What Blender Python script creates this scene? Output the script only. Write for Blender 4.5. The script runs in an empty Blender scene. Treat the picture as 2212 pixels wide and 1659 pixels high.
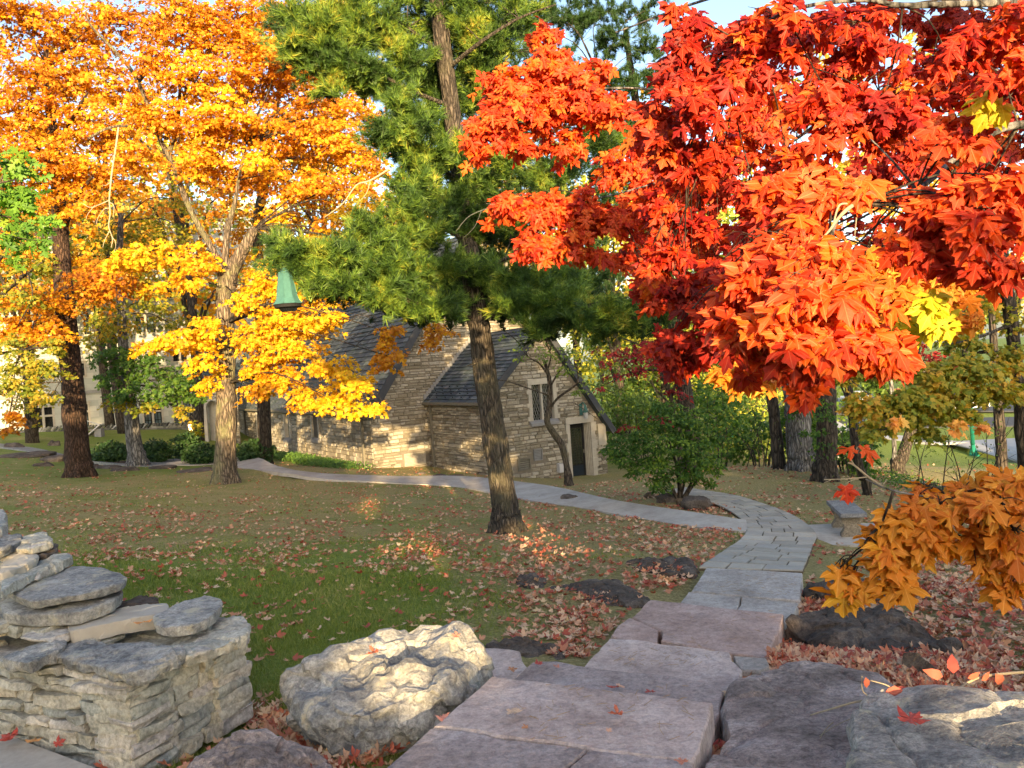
import bpy, bmesh, math, random
import numpy as np
from mathutils import Vector, Matrix, noise
from mathutils.geometry import tessellate_polygon

R = math.radians
scene = bpy.context.scene
COL = scene.collection
random.seed(7)
RNG = np.random.default_rng(11)

# ------------------------------------------------------------------ camera, sky, sun, exposure
F = 1662.0; UC, VC = 1106.0, 829.5          # focal length and centre of a 2212 x 1659 picture
PITCH, ROLL = R(1.38), R(-4.0)
cam_d = bpy.data.cameras.new('camera'); cam = bpy.data.objects.new('camera', cam_d); COL.objects.link(cam)
cam_d.sensor_width = 36.0; cam_d.lens = 36.0 * F / 2212.0
cam_d.clip_start = 0.05; cam_d.clip_end = 3000
CM = Matrix.Rotation(R(90) - PITCH, 4, 'X') @ Matrix.Rotation(ROLL, 4, 'Z')
cam.matrix_world = CM
scene.camera = cam

SUN_EL = R(9.5)                            # low evening sun behind the viewer, slightly to the right
SUN = Vector((math.cos(SUN_EL) * 0.16, -math.cos(SUN_EL) * 0.987, math.sin(SUN_EL))).normalized()
w = bpy.data.worlds.new('World'); scene.world = w; w.use_nodes = True
nt = w.node_tree; nt.nodes.clear()
sky = nt.nodes.new('ShaderNodeTexSky'); sky.sky_type = 'NISHITA'; sky.sun_disc = False
sky.sun_elevation = SUN_EL + R(8); sky.sun_rotation = math.atan2(SUN.x, SUN.y)
sky.air_density = 1.0; sky.dust_density = 1.9; sky.ozone_density = .8
bg = nt.nodes.new('ShaderNodeBackground'); bg.inputs['Strength'].default_value = 0.125
wo = nt.nodes.new('ShaderNodeOutputWorld')
nt.links.new(sky.outputs[0], bg.inputs['Color']); nt.links.new(bg.outputs[0], wo.inputs['Surface'])
sd = bpy.data.lights.new('sun', 'SUN'); sd.energy = 5.0; sd.angle = R(0.5); sd.color = (1.0, 0.71, 0.36)
so = bpy.data.objects.new('sun', sd); COL.objects.link(so)
so.rotation_euler = SUN.to_track_quat('Z', 'Y').to_euler()
scene.view_settings.view_transform = 'Standard'; scene.view_settings.look = 'None'
scene.view_settings.gamma = 1.0; scene.view_settings.exposure = 1.82
scene.cycles.max_bounces = 6; scene.cycles.diffuse_bounces = 3; scene.cycles.transmission_bounces = 3

# ------------------------------------------------------------------ picture -> place helpers (used to find real positions)
M3 = CM.to_3x3()
def ray(u, v): return M3 @ Vector(((u - UC) / F, -(v - VC) / F, -1.0))
def P(u, v, d):
    r = ray(u, v); return r * (d / r.y)
def Pz(u, v, z):
    r = ray(u, v); return r * (z / r.z)
def on_plane(u, v, p0, dr):
    r = ray(u, v); n = Vector((-dr[1], dr[0]))
    t = (p0[0] * n.x + p0[1] * n.y) / (r.x * n.x + r.y * n.y)
    return r * t

# ------------------------------------------------------------------ terrain height
ctrl_px = [(760,1600,4.05),(620,1400,6.3),(300,1250,9.5),(172,1030,27),(487,1043,25),(297,1003,33),(0,1060,21),(0,980,35),
 (100,985,34),(50,935,48),(400,930,50),(500,1200,12),(800,1200,11.5),(800,1350,7.5),(1000,1330,7.5),(1250,1300,8.0),(1450,1220,9.7),
 (1120,1440,5.6),(1095,1150,14.5),(780,1085,20),(1060,1080,20.5),(900,1040,26),(600,1010,28),(1615,1150,12.8),(1300,1115,16.0),
 (1700,1180,12.0),(1500,1075,17.5),(1640,1110,15),(1245,1034,30.6),(1200,1050,27),(1050,1030,28.5),(940,1006,33.3),(785,1011,32),
 (620,975,44),(450,960,46),(1850,1400,6.0),(2100,1300,7.0),(1850,1250,9.2),(2150,1500,4.5),(1700,1440,5.2),(1900,1580,3.9),
 (1830,1165,12.6),(1700,1070,19),(1600,1010,25),(1735,1010,23),(1785,1030,21),(1870,1060,18),(1940,1010,26),(2050,1050,22),
 (2103,986,40),(1960,960,42),(1800,930,50),(2212,1000,36),(1950,930,58),(1950,890,75),(1600,930,55),(1400,960,40),(1320,1010,34),
 (1620,1235,9.5),(2150,1180,12),(2212,1100,17)]
ctrl_xyz = [(0,0,-1.75),(-3,0,-1.72),(3,0,-1.7),(0,-10,-1.5),(-15,-10,-1.5),(15,-10,-1.6),(-3,3.3,-1.80),(-1.2,4.2,-1.98),
 (0,150,-7),(-60,100,-2),(-60,45,-2),(60,150,-8),(100,60,-8),(-200,300,-4),(200,300,-9),(0,400,-8),(0,900,-8),(500,700,-9),(-500,700,-4),
 (40,10,-4),(40,-20,-3),(-40,-20,-1.5),(-30,12,-2.0),(0,62,-4.8),(60,25,-6.5),(-12,4,-1.8),(-8,8,-2.0),(0,-400,-1.5),(400,-300,-3),(-400,-300,-1.5)]
step_px = [(1270,1560,-1.86),(1150,1640,-1.82),(1400,1640,-1.82),(1330,1450,-2.12),(1420,1410,-2.32),(1540,1350,-2.56),(1610,1270,-2.78)]
C_ = [tuple(P(*p)) for p in ctrl_px] + ctrl_xyz + [tuple(Pz(u, v, z + .12)) [:2] + (z,) for u, v, z in step_px]
C_ = np.array(C_, float)
def _phi(a, b):
    d = a[:, None, :2] - b[None, :, :2]
    return np.sqrt((d ** 2).sum(-1) + 0.15)
_n = len(C_)
_A = np.zeros((_n + 3, _n + 3)); _A[:_n, :_n] = _phi(C_, C_) ; _A[:_n, :_n] += 0 * np.eye(_n)
_A[:_n, _n] = 1; _A[:_n, _n + 1:] = C_[:, :2]; _A[_n, :_n] = 1; _A[_n + 1:, :_n] = C_[:, :2].T
_w = np.linalg.solve(_A, np.concatenate([C_[:, 2], [0, 0, 0]]))
def H(xy):
    xy = np.atleast_2d(np.asarray(xy, float)); out = np.empty(len(xy))
    for i in range(0, len(xy), 20000):
        s = xy[i:i + 20000]; out[i:i + 20000] = _phi(s, C_) @ _w[:_n] + _w[_n] + s @ _w[_n + 1:]
    return out
def h1(x, y): return float(H([[x, y]])[0])
def G(u, v, dmin=2.5, dmax=300):
    r = ray(u, v); r = r / r.y
    ds = np.geomspace(dmin, dmax, 400); pts = np.outer(ds, np.array(r))
    f = pts[:, 2] - H(pts[:, :2]); k = np.argmax(f < 0)
    if f[k] >= 0: k = len(ds) - 1
    lo, hi = ds[max(k - 1, 0)], ds[k]
    for _ in range(18):
        m = (lo + hi) / 2; q = r * m
        if q.z - h1(q.x, q.y) < 0: hi = m
        else: lo = m
    return r * hi

# ------------------------------------------------------------------ tagging and mesh helpers
def tag(o, label=None, cat=None, group=None, kind=None):
    if label: o['label'] = label
    if cat: o['category'] = cat
    if group: o['group'] = group
    if kind: o['kind'] = kind
    return o
def empty(name, loc, label, cat, group=None):
    o = bpy.data.objects.new(name, None); COL.objects.link(o); o.location = loc; o.empty_display_size = .2
    return tag(o, label, cat, group)
def obj(name, vs, fs, mat, parent=None, smooth=False):
    me = bpy.data.meshes.new(name)
    off = Vector((0, 0, 0))
    if parent is not None:
        q = parent
        while q is not None: off = off + q.location; q = q.parent
    vs = np.asarray(vs, np.float32).reshape(-1, 3) - np.array(off, np.float32)
    me.from_pydata(vs.tolist(), [], [list(f) for f in fs]); me.update()
    if smooth: me.polygons.foreach_set('use_smooth', [True] * len(me.polygons))
    o = bpy.data.objects.new(name, me); COL.objects.link(o)
    if mat: me.materials.append(mat)
    if parent is not None: o.parent = parent
    return o
def obj_np(name, vs, tris, mat, parent=None, smooth=False):
    """fast builder for big triangle meshes"""
    me = bpy.data.meshes.new(name); off = np.zeros(3, np.float32)
    q = parent
    while q is not None: off += np.array(q.location, np.float32); q = q.parent
    vs = np.ascontiguousarray(vs, np.float32) - off; tris = np.ascontiguousarray(tris, np.int32)
    me.vertices.add(len(vs)); me.vertices.foreach_set('co', vs.ravel())
    me.loops.add(tris.size); me.loops.foreach_set('vertex_index', tris.ravel())
    me.polygons.add(len(tris)); me.polygons.foreach_set('loop_start', np.arange(0, tris.size, 3, dtype=np.int32))
    me.polygons.foreach_set('loop_total', np.full(len(tris), 3, np.int32))
    me.update(calc_edges=True)
    if smooth: me.polygons.foreach_set('use_smooth', [True] * len(me.polygons))
    o = bpy.data.objects.new(name, me); COL.objects.link(o)
    if mat: me.materials.append(mat)
    if parent is not None: o.parent = parent
    return o
class MB:
    def __init__(s): s.v = []; s.f = []
    def add(s, vs, fs):
        b = len(s.v); s.v += [tuple(p) for p in vs]; s.f += [[i + b for i in f] for f in fs]; return s
    def box(s, c, dx, dy, dz, ax=(1, 0, 0), ay=(0, 1, 0), az=(0, 0, 1)):
        c = Vector(c); ax, ay, az = Vector(ax) * dx / 2, Vector(ay) * dy / 2, Vector(az) * dz / 2
        vs = [c + ax * i + ay * j + az * k for k in (-1, 1) for j in (-1, 1) for i in (-1, 1)]
        return s.add(vs, [(0, 2, 3, 1), (4, 5, 7, 6), (0, 1, 5, 4), (2, 6, 7, 3), (0, 4, 6, 2), (1, 3, 7, 5)])
    def prism(s, poly, zlo, zhi=None):
        """poly: list of 3-D points (top), extruded down to zlo or by thickness"""
        n = len(poly); top = [Vector(p) for p in poly]
        bot = [Vector((p.x, p.y, zlo)) if zhi is None else p - Vector((0, 0, zhi)) for p in top]
        return s.add(top + bot, [list(range(n)), list(range(2 * n - 1, n - 1, -1))] + [[i, n + i, n + (i + 1) % n, (i + 1) % n] for i in range(n)])
    def lathe(s, c, prof, n=16, ax=Vector((0, 0, 1))):
        c = Vector(c); x = ax.orthogonal().normalized(); y = ax.cross(x)
        vs = [c + ax * z + (x * math.cos(2 * math.pi * i / n) + y * math.sin(2 * math.pi * i / n)) * r for r, z in prof for i in range(n)]
        fs = [[j * n + i, j * n + (i + 1) % n, (j + 1) * n + (i + 1) % n, (j + 1) * n + i] for j in range(len(prof) - 1) for i in range(n)]
        fs += [list(range(n))[::-1], [(len(prof) - 1) * n + i for i in range(n)]]
        return s.add(vs, fs)
    def tube(s, pts, rad, n=8, rough=0.0, seg=None, seed=0):
        pts, rad = smooth_path(pts, rad, seg)
        m = len(pts); rnd = random.Random(seed)
        t0 = (pts[1] - pts[0]).normalized(); x = t0.orthogonal().normalized(); vs = []
        for k in range(m):
            t = (pts[min(k + 1, m - 1)] - pts[max(k - 1, 0)]).normalized()
            x = (x - t * x.dot(t)).normalized(); y = t.cross(x)
            for i in range(n):
                a = 2 * math.pi * i / n; d = x * math.cos(a) + y * math.sin(a)
                rr = rad[k]
                if rough: rr *= 1 + rough * (noise.noise(Vector((math.cos(a) * 2.2, math.sin(a) * 2.2, k * .23 + seed * 7))) + .5 * noise.noise(Vector((math.cos(a) * 6, math.sin(a) * 6, k * .5 + seed))))
                vs.append(pts[k] + d * rr)
        fs = [[j * n + i, j * n + (i + 1) % n, (j + 1) * n + (i + 1) % n, (j + 1) * n + i] for j in range(m - 1) for i in range(n)]
        fs += [list(range(n))[::-1], [(m - 1) * n + i for i in range(n)]]
        return s.add(vs, fs)
    def build(s, name, mat, parent=None, smooth=False): return obj(name, s.v, s.f, mat, parent, smooth)
def smooth_path(pts, rad, seg=None):
    pts = [Vector(p) for p in pts]; seg = seg or 4
    if len(pts) < 3 and seg <= 4: seg = max(2, seg)
    P_, R_ = [], []
    n = len(pts)
    for i in range(n - 1):
        a, b = pts[i], pts[i + 1]; p = pts[max(i - 1, 0)]; q = pts[min(i + 2, n - 1)]
        for k in range(seg):
            t = k / seg
            P_.append(.5 * ((2 * a) + (b - p) * t + (2 * p - 5 * a + 4 * b - q) * t * t + (3 * a - p - 3 * b + q) * t ** 3))
            R_.append(rad[i] * (1 - t) + rad[i + 1] * t)
    P_.append(pts[-1]); R_.append(rad[-1]); return P_, R_

# ------------------------------------------------------------------ materials
def mat(name, build, rough=.85):
    m = bpy.data.materials.new(name); m.use_nodes = True; t = m.node_tree; b = t.nodes['Principled BSDF']
    b.inputs['Roughness'].default_value = rough; b.inputs['Specular IOR Level'].default_value = .25
    build(t, b); return m
def N(t, kind, **kw):
    n = t.nodes.new(kind)
    for k, v in kw.items():
        if k in n.inputs.keys(): n.inputs[k].default_value = v
        else: setattr(n, k, v)
    return n
def coords(t, scale=(1, 1, 1), kind='Object'):
    c = N(t, 'ShaderNodeTexCoord'); m = N(t, 'ShaderNodeMapping'); m.inputs['Scale'].default_value = scale
    t.links.new(c.outputs[kind], m.inputs['Vector']); return m.outputs[0]
def world_coords(t, scale=(1, 1, 1)):
    c = N(t, 'ShaderNodeNewGeometry'); m = N(t, 'ShaderNodeMapping'); m.inputs['Scale'].default_value = scale
    t.links.new(c.outputs['Position'], m.inputs['Vector']); return m.outputs[0]
def ramp(t, fac, stops, interp='LINEAR'):
    r = N(t, 'ShaderNodeValToRGB'); e = r.color_ramp.elements; r.color_ramp.interpolation = interp
    while len(e) < len(stops): e.new(.5)
    for el, (p, c) in zip(e, stops): el.position = p; el.color = (*c, 1) if len(c) == 3 else c
    t.links.new(fac, r.inputs[0]); return r.outputs[0]
def mix(t, fac, a, b, mode='MIX'):
    m = N(t, 'ShaderNodeMix', data_type='RGBA', blend_type=mode)
    for s, val in ((m.inputs[0], fac), (m.inputs[6], a), (m.inputs[7], b)):
        if hasattr(val, 'links') or hasattr(val, 'is_linked'): t.links.new(val, s)
        elif isinstance(val, tuple): s.default_value = (*val, 1)
        else: s.default_value = val
    return m.outputs[2]
def bump(t, b, height, strength=.5, dist=.02):
    n = N(t, 'ShaderNodeBump'); n.inputs['Strength'].default_value = strength; n.inputs['Distance'].default_value = dist
    t.links.new(height, n.inputs['Height']); t.links.new(n.outputs[0], b.inputs['Normal'])
def nz(t, vec, scale, detail=4, rough=.6, out='Fac'):
    n = N(t, 'ShaderNodeTexNoise'); n.inputs['Scale'].default_value = scale; n.inputs['Detail'].default_value = detail
    n.inputs['Roughness'].default_value = rough
    if vec is not None: t.links.new(vec, n.inputs['Vector'])
    return n.outputs[out]
def island(t): return N(t, 'ShaderNodeNewGeometry').outputs['Random Per Island']

def leaf_mat(name, stops, trans=.4, nscale=.6, spread=.55, rough=.55, veins=False):
    """stops: colour ramp of leaf colours; each leaf takes its own place on it, neighbours drift together"""
    m = bpy.data.materials.new(name); m.use_nodes = True; t = m.node_tree; t.nodes.clear()
    o = N(t, 'ShaderNodeOutputMaterial'); isl = island(t)
    n = nz(t, world_coords(t), nscale, 2, .5)
    ma = N(t, 'ShaderNodeMath', operation='MULTIPLY_ADD'); t.links.new(isl, ma.inputs[0]); ma.inputs[1].default_value = spread
    n2 = N(t, 'ShaderNodeMapRange'); t.links.new(n, n2.inputs[0]); n2.inputs[1].default_value = .3; n2.inputs[2].default_value = .7
    n2.inputs[3].default_value = 0; n2.inputs[4].default_value = 1 - spread
    t.links.new(n2.outputs[0], ma.inputs[2])
    col = ramp(t, ma.outputs[0], stops)
    mott = nz(t, world_coords(t), 60 if nscale > 1.5 else 14, 3, .6)
    col = mix(t, .25, col, ramp(t, mott, [(.3, (.55, .5, .45)), (.7, (1, 1, 1))]), 'MULTIPLY')
    if veins:                                          # palmate veins drawn in the leaf's own coordinates, and brown blemishes
        def mth(op, *s_):
            q = N(t, 'ShaderNodeMath', operation=op)
            for i_, v_ in enumerate(s_):
                if isinstance(v_, (int, float)): q.inputs[i_].default_value = v_
                else: t.links.new(v_, q.inputs[i_])
            return q.outputs[0]
        sp_ = N(t, 'ShaderNodeSeparateXYZ'); t.links.new(N(t, 'ShaderNodeTexCoord').outputs['UV'], sp_.inputs[0]); ax_ = mth('ABSOLUTE', sp_.outputs[0]); y_ = sp_.outputs[1]; best = None
        for th in (0, 52, 100):
            d0 = mth('ABSOLUTE', mth('SUBTRACT', mth('MULTIPLY', ax_, math.cos(R(th))), mth('MULTIPLY', y_, math.sin(R(th))))); best = d0 if best is None else mth('MINIMUM', best, d0)
        side = mth('ABSOLUTE', mth('SUBTRACT', mth('FRACT', mth('MULTIPLY', mth('SUBTRACT', y_, mth('MULTIPLY', ax_, 1.1)), 5.0)), .5)); best = mth('MINIMUM', best, mth('ADD', mth('MULTIPLY', side, .16), .011))
        vc = N(t, 'ShaderNodeHueSaturation'); vc.inputs['Hue'].default_value = .525; vc.inputs['Value'].default_value = 1.35; vc.inputs['Saturation'].default_value = .85; t.links.new(col, vc.inputs['Color'])
        col = mix(t, ramp(t, best, [(.004, (.45, .45, .45)), (.018, (0, 0, 0))]), col, vc.outputs[0])
        bl = nz(t, world_coords(t), 38, 4, .7); col = mix(t, ramp(t, bl, [(.68, (0, 0, 0)), (.74, (.5, .5, .5))]), col, (.16, .05, .015))
    p = N(t, 'ShaderNodeBsdfPrincipled'); p.inputs['Roughness'].default_value = rough; p.inputs['Specular IOR Level'].default_value = .3
    tr = N(t, 'ShaderNodeBsdfTranslucent'); t.links.new(col, p.inputs['Base Color'])
    sat = N(t, 'ShaderNodeHueSaturation'); sat.inputs['Saturation'].default_value = 1.1; sat.inputs['Value'].default_value = 1.15
    t.links.new(col, sat.inputs['Color']); t.links.new(sat.outputs[0], tr.inputs['Color'])
    ms = N(t, 'ShaderNodeMixShader'); ms.inputs[0].default_value = trans
    t.links.new(p.outputs[0], ms.inputs[1]); t.links.new(tr.outputs[0], ms.inputs[2]); t.links.new(ms.outputs[0], o.inputs['Surface'])
    return m

def _stone(c1, c2, c3, scale=3, lichen=None, bmp=.6, grain=1.0, tint=0):
    def f(t, b):
        v = world_coords(t); n1 = nz(t, v, scale, 6, .65); n2 = nz(t, v, scale * 9, 5, .7)
        c = ramp(t, n1, [(.3, c1), (.52, c2), (.72, c3)])
        c = mix(t, .75 * grain, c, ramp(t, n2, [(.36, (.42, .42, .44)), (.5, (.9, .9, .9)), (.64, (1.25, 1.25, 1.22))]), 'MULTIPLY'); c = mix(t, .6 * grain, c, ramp(t, nz(t, v, scale * 30, 3, .7), [(.4, (.6, .6, .6)), (.6, (1.15, 1.15, 1.15))]), 'MULTIPLY')
        if tint:
            oi = N(t, 'ShaderNodeObjectInfo'); c = mix(t, 1.0, c, ramp(t, oi.outputs['Random'], [(0, (1 - tint, 1 - tint, 1 - tint * .8)), (.5, (1, .97, .96)), (1, (1 + tint * .5, 1 + tint * .35, 1 + tint * .3))]), 'MULTIPLY')
            blot = nz(t, v, 1.4, 5, .75); c = mix(t, .7, c, ramp(t, blot, [(.35, (.72, .70, .70)), (.5, (1, 1, 1)), (.66, (1.22, 1.2, 1.2))]), 'MULTIPLY')
        if lichen:
            n3 = nz(t, v, scale * 2.3, 5, .75); c = mix(t, ramp(t, n3, [(.55, (0, 0, 0)), (.66, (1, 1, 1))]), c, lichen)
        t.links.new(c, b.inputs['Base Color'])
        h = mix(t, .6, n1, n2); bump(t, b, h, bmp * 1.4, .04)
    return f
M = {}
M['boulder_pale'] = mat('boulder_pale', _stone((.12, .125, .13), (.33, .325, .30), (.58, .56, .50), 2.6, (.40, .37, .28)))
M['rock_violet'] = mat('rock_violet', _stone((.14, .11, .095), (.34, .28, .25), (.54, .48, .45), 3.2))
M['rock_lichen'] = mat('rock_lichen', _stone((.14, .14, .135), (.36, .35, .32), (.56, .54, .48), 4, (.46, .42, .30)))
M['rock_dark'] = mat('rock_dark', _stone((.04, .033, .028), (.10, .08, .065), (.20, .17, .14), 2.8))
M['rock_wood'] = mat('rock_wood', _stone((.07, .045, .03), (.15, .10, .06), (.22, .16, .10), 6))
M['step'] = mat('step_stone', _stone((.36, .29, .255), (.47, .395, .355), (.60, .545, .51), 2.2, None, .5, .6, .2), .8)
M['step_rust'] = mat('step_stone_rusty', _stone((.36, .26, .215), (.45, .34, .295), (.53, .44, .40), 2.0, None, .5, .6, .2), .8)
M['step_grey'] = mat('step_stone_grey', _stone((.31, .285, .25), (.39, .365, .33), (.48, .46, .43), 2.4, None, .5, .6, .2), .8)
M['step_violet'] = mat('step_stone_violet', _stone((.30, .25, .225), (.39, .335, .31), (.52, .475, .45), 2.6, None, .5, .7, .2), .8)
M['flag'] = mat('flag_stone', _stone((.17, .18, .18), (.24, .245, .24), (.31, .31, .29), 1.6, None, .2), .8)
def _wallstone(t, b):
    v = world_coords(t); n1 = nz(t, v, 5, 6, .65); n2 = nz(t, v, 38, 5, .7)
    base = ramp(t, island(t), [(0, (.36, .36, .31)), (.3, (.50, .47, .39)), (.55, (.32, .34, .32)), (.8, (.56, .52, .43)), (1, (.42, .40, .39))])
    c = mix(t, .55, base, ramp(t, n1, [(.32, (.34, .36, .37)), (.5, (.85, .85, .82)), (.66, (1.25, 1.22, 1.12))]), 'MULTIPLY')
    c = mix(t, .7, c, ramp(t, n2, [(.36, (.4, .4, .4)), (.62, (1.15, 1.15, 1.15))]), 'MULTIPLY')
    n3 = nz(t, v, 7, 5, .8); c = mix(t, ramp(t, n3, [(.6, (0, 0, 0)), (.72, (.8, .8, .8))]), c, (.21, .19, .09))
    t.links.new(c, b.inputs['Base Color']); bump(t, b, mix(t, .5, n1, n2), .7, .02)
M['wallstone'] = mat('wall_stone', _wallstone)
def _chapelstone(t, b):
    v = world_coords(t); n2 = nz(t, v, 14, 5, .7)
    base = ramp(t, island(t), [(0, (.16, .14, .10)), (.25, (.30, .27, .21)), (.5, (.22, .195, .145)), (.75, (.42, .385, .31)), (1, (.32, .30, .255))])
    c = mix(t, .6, base, ramp(t, n2, [(.3, (.5, .48, .45)), (.6, (1, 1, 1))]), 'MULTIPLY')
    t.links.new(c, b.inputs['Base Color']); bump(t, b, n2, .6, .03)
M['chapel_stone'] = mat('chapel_stone', _chapelstone)
def _flat(c, rough=.8, nscale=6, amt=.35, metal=0):
    def f(t, b):
        n = nz(t, world_coords(t), nscale, 5, .65)
        t.links.new(mix(t, amt, c, ramp(t, n, [(.3, (.4, .4, .4)), (.65, (1, 1, 1))]), 'MULTIPLY'), b.inputs['Base Color'])
        b.inputs['Metallic'].default_value = metal; bump(t, b, n, .15, .01)
    return f
M['mortar'] = mat('mortar', _flat((.17, .15, .12)))
M['limestone'] = mat('limestone_trim', _flat((.40, .37, .31), nscale=4))
M['greystone'] = mat('grey_trim', _flat((.22, .22, .22), nscale=4))
M['fascia'] = mat('lead_trim', _flat((.05, .055, .065), .6))
M['gutter'] = mat('painted_gutter', _flat((.16, .15, .12), .6))
M['black'] = mat('black_paint', _flat((.012, .012, .012), .5))
M['blackblue'] = mat('dark_blue_paint', _flat((.012, .02, .03), .5))
M['lead'] = mat('lead_came', _flat((.30, .30, .29), .5))
M['verdigris'] = mat('verdigris_copper', _flat((.05, .14, .125), .5, 9))
M['lampgreen'] = mat('lamp_green_paint', _flat((.01, .16, .11), .4, 20, .2))
M['concrete'] = mat('concrete_path', _stone((.36, .335, .29), (.41, .385, .335), (.46, .435, .38), 1.3, None, .08, .22, .05))
M['asphalt'] = mat('asphalt', _flat((.06, .065, .075), .9, 3, .3))
M['sidewalk'] = mat('sidewalk_concrete', _flat((.42, .42, .42), .9, 1, .2))
M['paint'] = mat('road_paint', _flat((.7, .7, .68), .8))
M['curb'] = mat('curb_yellow', _flat((.45, .34, .10), .8))
M['bench'] = mat('bench_seat_stone', _stone((.16, .16, .165), (.22, .22, .22), (.29, .29, .28), 4, None, .2))
M['benchleg'] = mat('bench_leg_stone', _stone((.18, .15, .11), (.25, .21, .155), (.31, .27, .20), 4, None, .2))
def _slate(t, b):
    v = world_coords(t); n = nz(t, v, 9, 4, .6)
    c = ramp(t, island(t), [(0, (.04, .055, .075)), (.4, (.075, .095, .12)), (.7, (.055, .08, .08)), (1, (.15, .17, .19))])
    c = mix(t, .4, c, ramp(t, n, [(.3, (.5, .5, .5)), (.65, (1, 1, 1))]), 'MULTIPLY')
    t.links.new(c, b.inputs['Base Color']); bump(t, b, n, .2, .01)
M['slate'] = mat('roof_slate', _slate, .55)
def _glass(c):
    def f(t, b):
        b.inputs['Base Color'].default_value = (*c, 1); b.inputs['Roughness'].default_value = .08; b.inputs['Specular IOR Level'].default_value = .8
    return f
M['glass'] = mat('dark_glass', _glass((.01, .012, .015)), .1)
M['glassblue'] = mat('window_glass', _glass((.10, .15, .18)), .1)
def _ashlar(t, b):
    c = N(t, 'ShaderNodeTexCoord'); br = N(t, 'ShaderNodeTexBrick')
    t.links.new(c.outputs['UV'], br.inputs['Vector'])
    br.inputs['Scale'].default_value = 1; br.inputs['Brick Width'].default_value = 1.1; br.inputs['Row Height'].default_value = .42
    br.inputs['Mortar Size'].default_value = .012; br.inputs['Mortar Smooth'].default_value = .3; br.offset = .37; br.squash = .7; br.squash_frequency = 3
    br.inputs['Color1'].default_value = (.32, .34, .31, 1); br.inputs['Color2'].default_value = (.42, .42, .38, 1); br.inputs['Mortar'].default_value = (.30, .31, .29, 1)
    n = nz(t, world_coords(t), .35, 5, .6)
    t.links.new(mix(t, .6, br.outputs['Color'], ramp(t, n, [(.32, (.5, .52, .52)), (.5, (1, 1, 1))]), 'MULTIPLY'), b.inputs['Base Color'])
M['ashlar'] = mat('limestone_ashlar', _ashlar)
def _bark(c1, c2, vs=(14, 14, 2.2), lichen=None, bs=1.0):
    def f(t, b):
        v = world_coords(t, vs); n = nz(t, v, 1, 6, .7); vo = N(t, 'ShaderNodeTexVoronoi', feature='DISTANCE_TO_EDGE')
        wv = N(t, 'ShaderNodeVectorMath', operation='ADD'); t.links.new(v, wv.inputs[0]); t.links.new(nz(t, v, .8, 3, .6, 'Color'), wv.inputs[1])
        t.links.new(wv.outputs[0], vo.inputs['Vector']); vo.inputs['Scale'].default_value = .9
        e = ramp(t, vo.outputs['Distance'], [(.0, (0, 0, 0)), (.3, (1, 1, 1))])
        c = ramp(t, n, [(.3, c1), (.65, c2)]); c = mix(t, .9, c, ramp(t, vo.outputs['Distance'], [(0, (.12, .12, .12)), (.22, (1, 1, 1))]), 'MULTIPLY')
        if lichen: c = mix(t, ramp(t, nz(t, world_coords(t), 1.3, 4, .7), [(.5, (0, 0, 0)), (.62, (.6, .6, .6))]), c, lichen)
        t.links.new(c, b.inputs['Base Color']); bump(t, b, mix(t, .3, e, n), bs, .05)
    return f
M['bark_brown'] = mat('bark_brown', _bark((.03, .02, .015), (.105, .062, .042), (15, 15, 4)))
M['bark_maple'] = mat('bark_maple', _bark((.08, .06, .045), (.25, .20, .145), (14, 14, 2.8), (.17, .17, .08)))
M['bark_grey'] = mat('bark_grey', _bark((.10, .10, .095), (.26, .25, .24), (14, 14, 2.8)))
M['bark_pine'] = mat('bark_pine', _bark((.035, .028, .022), (.135, .11, .085), (20, 20, 4.5), (.10, .09, .055), 1.0))
M['bark_dark'] = mat('bark_dark', _bark((.03, .025, .02), (.10, .08, .06), (12, 12, 3)))
M['twig'] = mat('twig_pale', _flat((.36, .30, .20), .8, 20))

M['lf_orange'] = leaf_mat('leaves_orange', [(0, (.28, .08, .010)), (.3, (.52, .19, .010)), (.6, (.66, .31, .012)), (.85, (.74, .43, .015)), (1, (.78, .55, .03))], .42, .35)
M['lf_gold'] = leaf_mat('leaves_gold', [(0, (.56, .22, .012)), (.35, (.68, .36, .012)), (.7, (.76, .50, .015)), (1, (.78, .64, .03))], .42, .35)
M['lf_red'] = leaf_mat('leaves_red', [(0, (.13, .006, .008)), (.3, (.36, .014, .008)), (.6, (.58, .040, .006)), (.86, (.72, .12, .008)), (1, (.76, .32, .03))], .40, 1.6, .6, veins=True)
M['lf_redorange'] = leaf_mat('leaves_red_orange', [(0, (.30, .012, .008)), (.3, (.60, .040, .008)), (.65, (.74, .095, .008)), (.9, (.78, .18, .012)), (1, (.80, .34, .03))], .40, 2.0, .65, veins=True)
M['lf_orange_near'] = leaf_mat('leaves_orange_near', [(0, (.55, .12, .02)), (.4, (.72, .24, .02)), (.8, (.72, .34, .03)), (1, (.62, .40, .05))], .42, 2.2, .6, veins=True)
M['lf_yellowgreen'] = leaf_mat('leaves_yellow_green', [(0, (.50, .50, .03)), (.5, (.70, .62, .03)), (1, (.88, .66, .05))], .5, 2.2, .6, veins=True)
M['lf_olive'] = leaf_mat('leaves_olive', [(0, (.09, .15, .02)), (.4, (.22, .25, .025)), (.7, (.42, .32, .03)), (1, (.62, .30, .04))], .42, .9, .6)
M['lf_green'] = leaf_mat('leaves_green', [(0, (.03, .08, .015)), (.5, (.06, .14, .02)), (1, (.16, .24, .03))], .4, 1.2, .6)
M['lf_bush'] = leaf_mat('leaves_bush', [(0, (.022, .065, .010)), (.5, (.05, .12, .015)), (1, (.20, .30, .03))], .4, 1.4, .6)
M['lf_dogwood'] = leaf_mat('leaves_dogwood_green', [(0, (.08, .15, .03)), (.6, (.16, .24, .04)), (1, (.30, .32, .06))], .4, 1.4, .6)
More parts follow.
